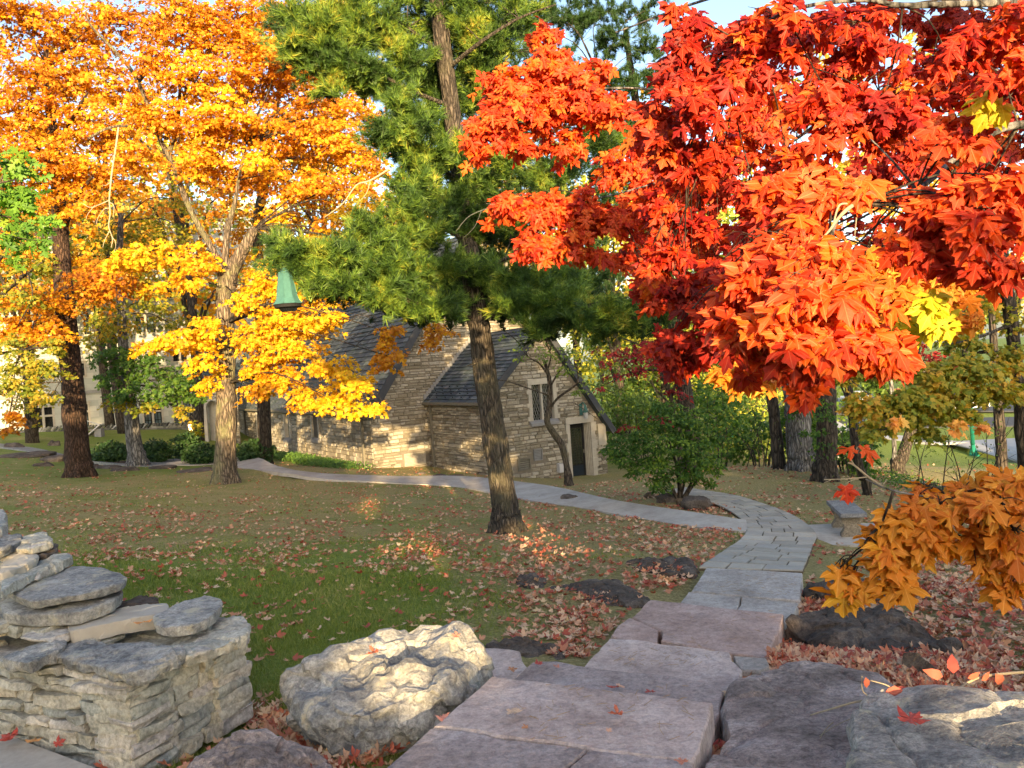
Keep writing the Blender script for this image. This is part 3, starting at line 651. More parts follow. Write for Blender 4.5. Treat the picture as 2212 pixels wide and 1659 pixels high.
# loose top stones: outline of the upper face at real heights
def cap(px, z, th, label, m='wallstone', seed=1, amp=.02, tl=0):
    u0 = sum(p[0] for p in px) / len(px)
    loft_rock('loose_wall_stone', label, 'wall stone', [(u, v, z + (tl * (u - u0) / 100)) for u, v in px], z - th, .96, M[m], amp, .0, seed, 'loose stones on top of the near wall', 56)
cap([(93,1412),(150,1385),(215,1383),(290,1385),(345,1392),(300,1418),(255,1425),(235,1445),(205,1438),(150,1425)], -1.33, .045, 'broad flat violet grey stone topping the near wall corner', 'boulder_pale', 201)
cap([(232,1440),(270,1415),(320,1398),(385,1392),(400,1408),(360,1428),(310,1450),(265,1455),(236,1450)], -1.325, .055, 'thick violet grey stone with a chipped front end right at the wall corner', 'boulder_pale', 202)
cap([(350,1402),(420,1365),(470,1330),(520,1330),(540,1350),(530,1372),(470,1400),(400,1420)], -1.35, .06, 'flat speckled brown stone at right end of the near wall, under the white one', 'wallstone', 203)
cap([(0,1420),(40,1402),(130,1372),(150,1385),(130,1402),(85,1422),(60,1432),(20,1425)], -1.30, .06, 'dark grey layered stone under the mint green slab at the left edge of the wall', 'rock_lichen', 204)
cap([(330,1330),(390,1300),(440,1285),(478,1290),(482,1305),(450,1335),(415,1350),(350,1355),(335,1345)], -1.25, .06, 'small pale greenish white angular stone perched above the right end of the near wall', 'boulder_pale', 205, .008)
cap([(143,1350),(220,1320),(310,1303),(365,1302),(368,1314),(340,1326),(260,1340),(150,1364)], -1.255, .085, 'long cream stone with rusty marks and a leaf under its end', 'limestone', 206, .008)
cap([(250,1298),(300,1286),(345,1290),(345,1303),(300,1304),(240,1320)], -1.27, .07, 'dark stone peeping out behind the long cream one', 'rock_dark', 207)
cap([(0,1300),(90,1298),(180,1290),(262,1270),(268,1280),(240,1300),(170,1322),(60,1328),(0,1322)], -1.17, .075, 'pale mint green slab sloping up to the right below the pointed speckled one', 'boulder_pale', 208, .01)
cap([(5,1270),(60,1240),(150,1222),(220,1222),(278,1245),(270,1256),(190,1280),(110,1292),(70,1300),(30,1285)], -1.09, .05, 'large pointed flat speckled grey stone topping the left part of the near wall', 'boulder_pale', 209, .012)
cap([(0,1250),(60,1222),(110,1203),(155,1192),(155,1202),(100,1225),(40,1252),(0,1280)], -1.02, .06, 'long narrow brown grey stone leaning along the back of the wall top', 'wallstone', 210)
cap([(0,1205),(40,1192),(80,1195),(82,1205),(50,1222),(0,1240)], -.98, .07, 'blunt cream stone at the left edge behind the long narrow one', 'limestone', 211)
cap([(52,1185),(90,1178),(124,1176),(122,1192),(95,1203),(60,1196)], -.99, .045, 'small dark stone wedge at the far end of the wall top', 'rock_dark', 212)
cap([(25,1172),(60,1158),(100,1150),(112,1160),(108,1172),(70,1184),(35,1186)], -.93, .04, 'layered grey brown stone on top of the dark wedge', 'wallstone', 213)
cap([(-30,1160),(10,1148),(45,1158),(46,1168),(15,1182),(-30,1190)], -.90, .06, 'rounded white stone at the left edge of the far wall top', 'boulder_pale', 214)
cap([(-40,1108),(0,1100),(12,1108),(10,1135),(-10,1145),(-40,1150)], -.83, .09, 'brown stone highest on the wall, cut by the left edge of the photo', 'wallstone', 215)
# packing stones under the high end
pk = MB()
for i in range(46):
    u, v, z = rnd.uniform(-120, 240), 0, 0
    f = (240 - u) / 360; z = -1.36 + f * .30 * rnd.random(); q = Pz(u, rnd.uniform(1300 - 60 * f, 1395 - 20 * f), z); q.z = z - .02
    pk.add(*rock_box(q, (rnd.uniform(.18, .36), rnd.uniform(.16, .26), rnd.uniform(.035, .06)), dA, -dB, UP, i * 7, 4, .2, .012))
for i in range(40):
    f = rnd.random(); z = -1.36 + .36 * rnd.random() * (.4 + .6 * f); q = Pz(150 - 200 * f, 1290 - 120 * f, z); q.z = z - .02
    pk.add(*rock_box(q, (rnd.uniform(.18, .34), rnd.uniform(.18, .3), rnd.uniform(.06, .09)), dA, -dB, UP, i * 9 + 300, 4, .2, .012))
pk.build('packing_stones', M['wallstone'], wall_root)

tag(obj('landing', *(lambda q_: (q_.v, q_.f))(MB().prism([Pz(-400, 1560, -1.79), Pz(10, 1585, -1.79), Pz(215, 1662, -1.79), Pz(230, 1900, -1.79), Pz(-700, 1900, -1.79)], None, .15)), M['concrete']), kind='structure')
# ------------------------------------------------------------------ bench on its slab
bz = -3.18; sz = -2.76
bp = [Pz(1735,1134,bz), Pz(1850,1129,bz), Pz(1990,1135,bz), Pz(1990,1178,bz), Pz(1766,1177,bz), Pz(1764,1163,bz)]
o = obj('bench_pad', *(lambda b: (b.v, b.f))(MB().prism(bp, None, .12)), M['concrete']); tag(o, kind='structure')
c0 = Pz(1816,1110,sz); c1 = Pz(1785,1081,sz); c2 = Pz(1829,1080.5,sz); ln = (c1 - c0); ln.z = 0; wd = (c2 - c1); wd.z = 0
Ln = ln.length; a1 = ln.normalized(); a2 = Vector((-a1.y, a1.x, 0)) * -1; Wd = .40
if a2.dot(wd) < 0: a2 = -a2
bench = empty('stone_bench', c0 + Vector((0, 0, bz - sz)), 'grey stone slab bench on two curved pedestal legs beside the flagstone path', 'bench')
b = MB(); cc = c0 + a1 * Ln / 2 + a2 * Wd / 2; b.box(cc - UP * .035, Ln, Wd, .07, a1, a2)
s_ = b.build('seat', M['bench'], bench); mo = s_.modifiers.new('bevel', 'BEVEL'); mo.width = .008; mo.segments = 2
for f in (.2, .8):
    prof = [(.50, 0), (.50, .05), (.44, .08), (.33, .14), (.36, .20), (.46, .25), (.50, .29), (.48, .335), (.46, .345)]
    pr = [(x * Wd * .86, z) for x, z in prof]; poly = pr + [(-x, z) for x, z in pr[::-1]]
    k = MB(); pc = c0 + a1 * Ln * f + a2 * Wd / 2; h = (sz - .07 - bz) / .345; n = len(poly)
    vs = [pc + a2 * x + Vector((0, 0, bz - sz + z * h)) + a1 * t for t in (-.06, .06) for x, z in poly]
    k.add(vs, [list(range(n)), list(range(2 * n - 1, n - 1, -1))] + [[i, n + i, n + (i + 1) % n, (i + 1) % n] for i in range(n)])
    k.build('leg', M['benchleg'], bench)

# ------------------------------------------------------------------ far sidewalk, road, parking
strip('far_sidewalk', [(1790,925),(1850,932),(1930,941),(2020,953),(2120,966),(2260,986)], [(1790,933),(1850,941),(1930,951),(2020,965),(2120,981),(2260,1006)], 30, .06, M['sidewalk'])
def sheet(name, px, z, m):
    pts = [Pz(u, v, z) for u, v in px]
    o = obj(name, *(lambda b: (b.v, b.f))(MB().prism(pts, None, .3)), m); return tag(o, kind='structure')
strip('road', [(1700,918),(1800,917),(1900,915),(2000,911),(2100,908),(2260,906)], [(1700,929),(1800,929),(1900,928),(2000,925),(2100,923),(2260,922)], 30, .12, M['asphalt'])
strip('parking_lot', [(1640,876),(1800,872),(1900,868),(2020,860),(2120,860),(2260,866)], [(1640,900),(1800,899),(1880,899),(1960,896),(2080,893),(2260,893)], 30, .25, M['asphalt'])
strip('left_walkway', [(1580,930),(1640,922),(1700,914)], [(1580,938),(1640,931),(1712,921)], 10, .1, M['sidewalk'])
strip('kerb', [(1790,911.5),(1850,913),(1940,909)], [(1790,914),(1850,915),(1940,911.5)], 16, .22, M['curb'])
for (a, b_) in (((1880,897),(1862,873)), ((1930,896),(1905,871))):
    p, q = G(*a), G(*b_); d = Vector((q.y - p.y, p.x - q.x, 0)).normalized() * .12
    tag(obj('parking_line', *(lambda m_: (m_.v, m_.f))(MB().prism([x + UP * .27 for x in (p - d, p + d, q + d, q - d)], None, .01)), M['paint']), kind='structure')

# ------------------------------------------------------------------ stone chapel
AZ = R(58); GD = Vector((math.sin(AZ), math.cos(AZ), 0)); LD = Vector((-math.cos(AZ), math.sin(AZ), 0))
c0 = P(1046, 880, 28.9); c0.z = 0
def PB(u, v): q = on_plane(u, v, c0, GD); return ((q - c0).dot(GD), q.z)            # on the small gable
def PBL(u, v): q = on_plane(u, v, c0, LD); return ((q - c0).dot(LD), q.z)           # on the small wing's long wall
sj = PBL(926, 930)[0]; cj = c0 + LD * sj
def PA(u, v): q = on_plane(u, v, cj, GD); return ((q - cj).dot(GD), q.z)            # nave gable
sa = PA(803, 930)[0]; ca = cj + GD * sa
def PAL(u, v): q = on_plane(u, v, ca, LD); return ((q - ca).dot(LD), q.z)           # nave long wall
chapel = empty('stone_chapel', (ca.x, ca.y, -4.2), 'small rubble stone chapel with steep slate roofs behind the pine trunk', 'chapel')
def inpoly(x, y, poly):
    c = False; n = len(poly)
    for i in range(n):
        x1, y1 = poly[i]; x2, y2 = poly[i - 1]
        if (y1 > y) != (y2 > y) and x < (x2 - x1) * (y - y1) / (y2 - y1) + x1: c = not c
    return c
def stone_wall(name, o0, dr, nrm, poly, holes, parent, seed, rh=(.07, .17), back=M['mortar'], stone=None, pad=.02, wl=(.16, .5)):
    """rubble wall: every stone is a block standing a little proud of the mortar"""
    rr = random.Random(seed); mb = MB(); W = lambda a, z, d: o0 + dr * a + UP * z + nrm * d
    loops = [[Vector((a, z, 0)) for a, z in poly]] + [[Vector((a, z, 0)) for a, z in ((h[0], h[2]), (h[1], h[2]), (h[1], h[3]), (h[0], h[3]))] for h in holes]
    flat = [p for l in loops for p in l]
    tris = tessellate_polygon(loops); mb.add([W(p.x, p.y, 0) for p in flat], [list(t) for t in tris])
    a0, a1 = min(p[0] for p in poly), max(p[0] for p in poly); z = min(p[1] for p in poly); zt = max(p[1] for p in poly)
    while z < zt:
        h = rr.uniform(*rh); a = a0 - rr.random() * .3
        while a < a1:
            w_ = rr.uniform(*wl) * (1.5 if rr.random() < .12 else 1); zz_ = z + rr.uniform(-.012, .012); hh = h * rr.uniform(.85, 1.05)
            g = .012; x0, x1, y0, y1 = max(a, a0) + g, min(a + w_, a1) - g, zz_ + g * .7, zz_ + hh - g * .7
            a += w_
            if x1 - x0 < .04: continue
            ok = all(inpoly(x, y, poly) for x, y in ((x0, y0 + .02), (x1, y0 + .02), (x0, y1 - .03), (x1, y1 - .03)))
            if not ok: continue
            if any(x0 < hb[1] + pad and x1 > hb[0] - pad and y0 < hb[3] + pad and y1 > hb[2] - pad for hb in holes): continue
            d = rr.uniform(.025, .07); e = .014; j = lambda s=.012: rr.uniform(-s, s)
            b_ = [(x0 + j(), y0 + j()), (x1 + j(), y0 + j()), (x1 + j(), y1 + j()), (x0 + j(), y1 + j())]
            t_ = [(x0 + e, y0 + e), (x1 - e, y0 + e), (x1 - e, y1 - e), (x0 + e, y1 - e)]
            vs = [W(x, y, 0) for x, y in b_] + [W(x + j(.006), y + j(.006), d + j(.012)) for x, y in t_]
            mb.add(vs, [(4, 5, 6, 7), (0, 1, 5, 4), (1, 2, 6, 5), (2, 3, 7, 6), (3, 0, 4, 7)])
        z += h
    o = mb.build(name, back, parent); o.data.materials.append(stone or M['chapel_stone'])
    mi = np.ones(len(o.data.polygons), np.int32); mi[:len(tris)] = 0; o.data.polygons.foreach_set('material_index', mi); return o
nB = -LD.copy() * 1.0      # gable walls face along -L
nL = -GD.copy()            # long walls face along -G
zb = -5.2
eB = PB(1046, 866)[1]; apB = PB(1163, 707); rB = PB(1306, 920)
# windows and door on the small gable
wx0, wt = PB(1145, 832); wx1, _ = PB(1194, 870); _, wb_ = PB(1150, 909)
dx0, dt = PB(1228, 917); dx1 = PB(1277, 975)[0]; db = PB(1240, 1034)[1]
v1 = (*sorted((PB(1119, 1000)[0], PB(1143, 1000)[0])), *sorted((PB(1119, 1016)[1], PB(1119, 994)[1])))
v2 = (*sorted((PB(1153, 980)[0], PB(1169, 980)[0])), *sorted((PB(1160, 993)[1], PB(1160, 971)[1])))
hW = (wx0, wx1, wb_, wt); hD = (dx0, dx1, db, dt)
gB = [(0, zb), (rB[0], zb), (rB[0], rB[1]), apB, (0, eB)]
def framed(h, m): return (h[0] - m, h[1] + m, h[2] - m, h[3] + m)
stone_wall('gable_wall', c0, GD, nB, gB, [hW, hD, v1, v2], chapel, 1)
stone_wall('side_wall', c0, LD, nL, [(0, zb), (sj, zb), (sj, eB), (0, eB)], [], chapel, 2)
def frame_box(parent, o0, dr, nrm, x0, x1, z0, z1, d0, d1, m, name):
    b = MB(); b.box(o0 + dr * (x0 + x1) / 2 + UP * (z0 + z1) / 2 + nrm * (d0 + d1) / 2, abs(x1 - x0), abs(d1 - d0), abs(z1 - z0), dr, nrm, UP)
    return b.build(name, m, parent)
def add_box(b, o0, dr, nrm, x0, x1, z0, z1, d0, d1): b.box(o0 + dr * (x0 + x1) / 2 + UP * (z0 + z1) / 2 + nrm * (d0 + d1) / 2, abs(x1 - x0), abs(d1 - d0), abs(z1 - z0), dr, nrm, UP)
def lattice_window(parent, o0, dr, nrm, h, lights=2, nx=4, nzz=9, sill=True):
    x0, x1, z0, z1 = h; fr = MB(); s = .16
    for k in range(8):                                         # quoined jambs, alternating lengths
        za = z0 + (z1 - z0) * k / 8; zc = z0 + (z1 - z0) * (k + 1) / 8 - .008; e = s * (1.5 if k % 3 == 0 else 1)
        add_box(fr, o0, dr, nrm, x0 - e, x0, za, zc, -.12, .085); add_box(fr, o0, dr, nrm, x1, x1 + e, za, zc, -.12, .085)
    add_box(fr, o0, dr, nrm, x0 - s, x1 + s, z1 + .004, z1 + .22, -.12, .09)
    f = fr.build('window', M['limestone'], parent)
    if sill:
        b = MB(); P0 = lambda x, z, d: o0 + dr * x + UP * z + nrm * d
        vs = [P0(x, z, d) for x in (x0 - s, x1 + s) for z, d in ((z0, -.12), (z0, .02), (z0 - .10, .16), (z0 - .22, .16), (z0 - .22, -.12))]
        b.add(vs, [(0, 1, 2, 3, 4), (9, 8, 7, 6, 5)] + [(i, 5 + i, 5 + (i + 1) % 5, (i + 1) % 5) for i in range(5)]); b.build('sill', M['greystone'], f)
    frame_box(f, o0, dr, nrm, x0, x1, z0, z1, -.16, -.13, M['glass'], 'pane')
    mu = MB(); w_ = (x1 - x0) / lights
    for k in range(1, lights): add_box(mu, o0, dr, nrm, x0 + w_ * k - .045, x0 + w_ * k + .045, z0, z1, -.125, .0)
    if lights > 1: mu.build('mullion', M['limestone'], f)
    le = MB(); S = lambda x, z: o0 + dr * x + UP * z + nrm * -.118
    for k in range(lights):
        a, b_ = x0 + w_ * k + (.05 if k else .02), x0 + w_ * (k + 1) - (.05 if k < lights - 1 else .02); W_ = b_ - a; ph = (z1 - z0) / nzz; pw = W_ / nx
        for i in range(-nzz, nx + nzz):
            for sg in (1, -1):
                pts = []
                for t in np.linspace(0, nzz, 25):
                    x = a + pw * (i + sg * t * .5 + (nzz * .5 if sg < 0 else 0)); z = z0 + ph * t
                    if a <= x <= b_: pts.append((x, z))
                if len(pts) > 1: le.tube([S(*pts[0]), S(*pts[-1])], [.007, .007], 4, seg=1)
    le.build('lead_lattice', M['lead'], f); return f
lattice_window(chapel, c0, GD, nB, hW, 2, 4, 10)
# door: splayed stone surround, dark leaf with a latticed glass panel and blue kick panel
fr = MB(); zs = np.linspace(db, dt, 7)
for k in range(6):
    e = .2 if k % 2 else .13
    add_box(fr, c0, GD, nB, dx0 - e, dx0, zs[k], zs[k + 1] - .008, -.3, .085); add_box(fr, c0, GD, nB, dx1, dx1 + e + .08, zs[k], zs[k + 1] - .008, -.3, .085)
add_box(fr, c0, GD, nB, dx0 - .18, dx1 + .18, dt + .004, dt + .28, -.3, .09)
for k, (o_, d_) in enumerate(((.03, -.06), (.06, -.13), (.09, -.2), (.12, -.27))): add_box(fr, c0, GD, nB, dx1 - o_, dx1 - o_ + .034, db, dt, -.3, d_ + .06)
fr.build('door_surround', M['limestone'], chapel)
dr_ = frame_box(chapel, c0, GD, nB, dx0, dx1 - .14, db, dt, -.31, -.25, M['black'], 'door'); lx0, lx1, lz0, lz1 = dx0 + .1, dx1 - .28, db + .52, dt - .2
frame_box(dr_, c0, GD, nB, lx0, lx1, lz0, lz1, -.25, -.243, M['glass'], 'glass_panel')
frame_box(dr_, c0, GD, nB, lx0 - .02, lx1 + .02, db + .06, lz0 - .06, -.25, -.235, M['blackblue'], 'kick_panel')
gr = MB(); nxx, nzz = 4, 14
for i in range(nxx + 1): x = lx0 + (lx1 - lx0) * i / nxx; add_box(gr, c0, GD, nB, x - .008, x + .008, lz0, lz1, -.243, -.23)
for i in range(nxx):
    for k in range(nzz):
        xa, xb = lx0 + (lx1 - lx0) * i / nxx, lx0 + (lx1 - lx0) * (i + 1) / nxx; za, zc = lz0 + (lz1 - lz0) * k / nzz, lz0 + (lz1 - lz0) * (k + 1) / nzz
        q = lambda x, z: c0 + GD * x + UP * z - LD * -.0 + nB * -.235
        m_ = (xa + xb) / 2; gr.tube([q(xa, za), q(m_, (za + zc) / 2 + .03), q(xb, za)], [.009] * 3, 4, seg=2); gr.tube([q(xa, zc), q(m_, (za + zc) / 2 + .03), q(xb, zc)], [.006] * 3, 4, seg=2)
gr.build('door_grille', mat('brass_grille', _flat((.045, .05, .025), .5)), dr_)
frame_box(dr_, c0, GD, nB, lx1 + .06, lx1 + .09, db + .95, db + 1.1, -.25, -.2, M['gutter'], 'handle')
def louvre(o0, dr, nrm, h, nsl, parent, m):
    b = MB(); x0, x1, z0, z1 = h; add_box(b, o0, dr, nrm, x0, x1, z0, z1, -.12, -.10)
    v = b.build('louvred_vent', M['black'], parent); s = MB()
    for e in ((x0 - .03, x0), (x1, x1 + .03)): add_box(s, o0, dr, nrm, e[0], e[1], z0 - .03, z1 + .03, -.12, .07)
    for e in ((z0 - .03, z0), (z1, z1 + .03)): add_box(s, o0, dr, nrm, x0, x1, e[0], e[1], -.12, .07)
    for k in range(nsl):
        zc = z0 + (z1 - z0) * (k + .5) / nsl; hh = (z1 - z0) / nsl
        n2 = (nrm + UP * .7).normalized(); t2 = (UP - nrm * .7).normalized()
        s.box(o0 + dr * (x0 + x1) / 2 + UP * zc, abs(x1 - x0), .015, hh * .85, dr, n2, t2)
    s.build('slats', m, v)
louvre(c0, GD, nB, v1, 5, chapel, M['gutter']); louvre(c0, GD, nB, v2, 7, chapel, M['greystone'])
# nave gable wall, long wall
rkA = PA(885, 735); eA = PA(806, 889)[1]
slope = (rkA[1] - eA) / (rkA[0] - sa); HW = 5.2; apA = (sa + HW, eA + slope * HW)
gA = [(sa, zb), (sa + 2 * HW, zb), (sa + 2 * HW, eA), apA, (sa, eA)]
vA = (*sorted((PA(874, 990)[0], PA(917, 990)[0])), *sorted((PA(890, 1004)[1], PA(890, 980)[1])))
stone_wall('nave_gable_wall', cj, GD, nB, gA, [vA], chapel, 3)
louvre(cj, GD, nB, vA, 8, chapel, M['limestone'])
LW = 26.0
wins = []
for u0, u1 in ((672, 690), (610, 628), (551, 566)):
    a, b_ = sorted((PAL(u0, 910)[0], PAL(u1, 910)[0])); zt_ = PAL((u0 + u1) / 2, 884)[1]; zl = PAL((u0 + u1) / 2, 945)[1]; wins.append((a + .12, min(b_, a + 1.0) , zl, zt_))
stone_wall('nave_side_wall', ca, LD, nL, [(0, zb), (LW, zb), (LW, eA), (0, eA)], wins, chapel, 4, (.10, .22), wl=(.2, .6))
for h in wins: lattice_window(chapel, ca, LD, nL, h, 1, 3, 12)
# roofs of overlapping slates
def roof(name, p_a, along, up, length, rise, parent, seed, expo=.24, w0=.26, m=None, guards=0, trim=None):
    """p_a: eave start; along: unit eave direction; up: unit vector up the slope"""
    rr = random.Random(seed); n = along.cross(up).normalized(); n = n if n.z > 0 else -n; b = MB(); rows = int(rise / expo) + 1
    b.box(p_a + along * length / 2 + up * rise / 2 - n * .06, length, rise, .08, along, up, n)
    for r_ in range(rows):
        a = -rr.random() * w0; y = r_ * expo
        while a < length:
            w_ = w0 * rr.uniform(.7, 1.35); x0, x1 = max(a, 0) + .004, min(a + w_, length) - .004; a += w_
            if x1 - x0 < .03: continue
            y1 = min(y + expo * 1.25, rise); lift = rr.uniform(0, .014); dy = rr.uniform(-.012, .012)
            vs = [p_a + along * x + up * yy + n * d for x, yy, d in ((x0, y + dy, .048 + lift), (x1, y + dy, .048 + lift), (x1, y1, .004), (x0, y1, .004), (x0, y + dy, .004), (x1, y + dy, .004))]
            b.add(vs, [(0, 1, 2, 3), (4, 5, 1, 0), (0, 3, 4), (1, 5, 2)])
    o = b.build(name, m or M['slate'], parent)
    if guards:
        g = MB()
        for r_ in range(1, 1 + guards):
            x = .2 + (r_ % 2) * .35
            while x < length - .1:
                q = p_a + along * (x + rr.uniform(-.05, .05)) + up * ((r_ * 1 + .4) * expo); g.box(q + n * .06, .02, .02, .06, along, up, n); g.box(q + n * .08, .06, .02, .035, along, up, n); x += .7
        bm = bmesh.new(); bm.from_mesh(o.data); n0 = len(bm.faces); me2 = bpy.data.meshes.new('g'); me2.from_pydata(g.v, [], g.f); off_ = Vector((0, 0, 0)); qq = parent
        while qq is not None: off_ = off_ + qq.location; qq = qq.parent
        me2.transform(Matrix.Translation(-off_)); bm.from_mesh(me2); bm.faces.ensure_lookup_table()
        for fc in bm.faces[n0:]: fc.material_index = 1
        bm.to_mesh(o.data); bm.free(); o.data.materials.append(M['black']); bpy.data.meshes.remove(me2)
    return o
ov = .28
upB = (GD * apB[0] + UP * (apB[1] - eB)).normalized(); risB = math.hypot(apB[0], apB[1] - eB) + .25
e0 = c0 - LD * ov + UP * eB - upB * .22 + upB.cross(LD).normalized() * 0
nrmB = LD.cross(upB).normalized(); nrmB = nrmB if nrmB.z > 0 else -nrmB
roof('roof', e0 + nrmB * .08, LD, upB, sj + ov, risB, chapel, 5, .2, .24, guards=4)
dR = Vector((0, 0, 0)) + GD * (rB[0] - apB[0]) + UP * (rB[1] - apB[1]); LR = dR.length + .3; dR.normalize()
nR = LD.cross(dR).normalized(); nR = nR if nR.z > 0 else -nR
roof('roof', c0 - LD * ov + GD * rB[0] + UP * rB[1] + dR * .28 + nR * .08, LD, -dR, sj + ov, LR, chapel, 6, .2, .24)
# nave roof
upA = (GD * HW + UP * (apA[1] - eA)).normalized(); risA = math.hypot(HW, apA[1] - eA) + .3
nrmA = LD.cross(upA).normalized(); nrmA = nrmA if nrmA.z > 0 else -nrmA
roof('roof', ca - LD * ov + UP * eA - upA * .3 + nrmA * .08, LD, upA, LW + ov, risA, chapel, 7, .26, .3, guards=5)
upA2 = (GD * -HW + UP * (apA[1] - eA)).normalized()
roof('roof', ca - LD * ov + GD * 2 * HW + UP * eA + upA2 * -.3, LD, upA2, LW + ov, risA, chapel, 8, .5, .6)
def barge(pt, dirn, L, parent, h=.24):
    b = MB(); n = LD.cross(dirn).normalized(); b.box(pt + dirn * L / 2, L, .07, h, dirn, LD, n); b.build('bargeboard', M['fascia'], parent)
barge(c0 - LD * (ov + .03) + UP * eB - upB * .25 + nrmB * .02, upB, risB + .02, chapel)
barge(c0 - LD * (ov + .03) + GD * apB[0] + UP * (apB[1] + .06) + nR * .02, dR, LR + .1, chapel)
barge(ca - LD * (ov + .03) + UP * eA - upA * .32 + nrmA * .02, upA, risA, chapel, .3)
st_ = MB()                                                                                        # stepped flashing up the nave gable
for k in range(22):
    q = cj + UP * eB + (GD * apB[0] + UP * (apB[1] - eB)) * ((k + .3) / 22); st_.box(q + nrmB * .2 + nB * .10, .14, .03, .22, GD, LD, UP)
st_.build('stepped_flashing', M['greystone'], chapel)
def gutter(p0, p1, parent):
    b = MB(); d = (p1 - p0).normalized(); b.box((p0 + p1) / 2, (p1 - p0).length, .13, .11, d, Vector((d.y, -d.x, 0)), UP); return b.build('gutter', M['gutter'], parent)
gutter(c0 + nL * .2 + UP * (eB - .1) - LD * .1, cj + nL * .2 + UP * (eB - .1) - LD * .05, chapel)
gutter(ca + nL * .25 + UP * (eA - .13) - LD * .1, ca + LD * LW + nL * .25 + UP * (eA - .13), chapel)
def pipe(u0, v0, u1, v1, p0, dr, nrm, parent, off=.09, r=.05):
    a = on_plane(u0, v0, p0, dr) + nrm * off; b_ = on_plane(u1, v1, p0, dr) + nrm * off; b_ = Vector((a.x, a.y, b_.z - .1)); b = MB()
    b.box((a + b_) / 2, 2 * r, 1.6 * r, (a - b_).length, dr, nrm, UP); b.box(a + UP * .02, 3 * r, 3 * r, .14, dr, nrm, UP); b.build('downpipe', M['gutter'], parent)
pipe(932, 868, 939, 1010, c0 + LD * 0, LD, nL, chapel); pipe(783, 885, 786, 1010, ca, LD, nL, chapel, r=.06); pipe(530, 885, 535, 960, ca, LD, nL, chapel, r=.07)
# corbel stones and corner trim near the right eave and left eave
frame_box(chapel, c0, GD, nB, .02, .22, eB - .9, eB - .02, -.05, .09, M['limestone'], 'corner_stone')
frame_box(chapel, c0, GD, nB, rB[0] - .42, rB[0] - .02, rB[1] - .75, rB[1] + .12, -.05, .09, M['limestone'], 'corner_stone')
# wall lantern by the door
def wall_lantern(pt, nrm, label, s=1.0, lit=False):
    r = empty('wall_lantern', pt, label, 'lantern'); side = Vector((-nrm.y, nrm.x, 0)); b = MB()
    b.box(pt + nrm * .02 * s, .10 * s, .04, .34 * s, side, nrm); b.tube([pt + UP * .12 * s, pt + nrm * .14 * s + UP * .2 * s, pt + nrm * .24 * s + UP * .12 * s], [.018 * s] * 3, 8); b.build('bracket', M['verdigris'] if not lit else M['black'], r, False)
    c = pt + nrm * .24 * s; sh = MB(); sh.lathe(c, [(.012 * s, .14 * s), (.03 * s, .12 * s), (.05 * s, .02 * s), (.09 * s, -.07 * s), (.09 * s, -.09 * s)][::-1], 10); sh.build('shade', M['verdigris'] if not lit else M['black'], r, True)
    gl = MB(); gl.lathe(c, [(.05 * s, -.27 * s), (.07 * s, -.095 * s)], 6)
    if lit:
        m = bpy.data.materials.new('lit_glass'); m.use_nodes = True; pb = m.node_tree.nodes['Principled BSDF']; pb.inputs['Base Color'].default_value = (1, .7, .4, 1)
        pb.inputs['Emission Color'].default_value = (1, .55, .22, 1); pb.inputs['Emission Strength'].default_value = 3.0
    else: m = M['sidewalk']
    gl.build('lamp_glass', m, r); return r
q = on_plane(1284, 1108 / 1.0 * 0 + 886, c0, GD)
wall_lantern(on_plane(1282 - 30, 884, c0, GD) + nB * .06, nB, 'green copper wall lantern above the chapel door', 1.35)
# meter box
x_ = PB(1206, 1010); mb_ = MB(); mb_.box(c0 + GD * x_[0] + UP * x_[1] + nB * .15, .22, .2, .35, GD, LD, UP); tag(mb_.build('meter_box', M['sidewalk']), 'small grey metal box fixed low on the chapel wall behind the bent trunk', 'meter box')

# ------------------------------------------------------------------ arched porch wing at the chapel's far end
pw = P(427, 950, 47.0); pw.z = 0; NX = (P(427, 950, 47.0) - P(520, 950, 45.0)); wdir = Vector((1, -.02, 0)).normalized(); wn = Vector((wdir.y, -wdir.x, 0)); wn = wn if wn.y < 0 else -wn
wing = empty('arched_porch', (pw.x, pw.y, -4), 'rubble stone porch with a pointed arch opening partly behind the yellow maple trunk', 'porch')
def PW(u, v): q = on_plane(u, v, pw, wdir); return ((q - pw).dot(wdir), q.z)
ax0, az_t = PW(442, 862); ax1 = PW(478, 900)[0]; zt_ = PW(440, 842)[1]; xr = PW(516, 900)[0]
hole = (ax0, ax1, -5, az_t)
stone_wall('porch_wall', pw, wdir, wn, [(0, -5.2), (xr, -5.2), (xr, zt_), (0, zt_)], [(ax0, ax1, -5.15, az_t)], wing, 9, (.12, .26), wl=(.18, .5))
frame_box(wing, pw, wdir, wn, ax0, ax1, -5.2, az_t, -.5, -.4, M['limestone'], 'inner_wall')
ar = MB(); cx_ = (ax0 + ax1) / 2; hw = (ax1 - ax0) / 2; pts = [(ax0, -5.1), (ax0, az_t - hw * 1.3)] + [(cx_ + hw * math.cos(math.pi - t) , az_t - hw * 1.3 + hw * 1.25 * math.sin(t)) for t in np.linspace(.15, math.pi - .15, 11)] + [(ax1, az_t - hw * 1.3), (ax1, -5.1)]
for (xa, za), (xb, zc) in zip(pts, pts[1:]):
    A_, B_ = pw + wdir * xa + UP * za, pw + wdir * xb + UP * zc; d = (B_ - A_); L = d.length; d.normalize(); ar.box((A_ + B_) / 2 + wn * .02, L, .22, .2, d, wn, d.cross(wn))
ar.build('arch_moulding', M['limestone'], wing)
spd = MB()
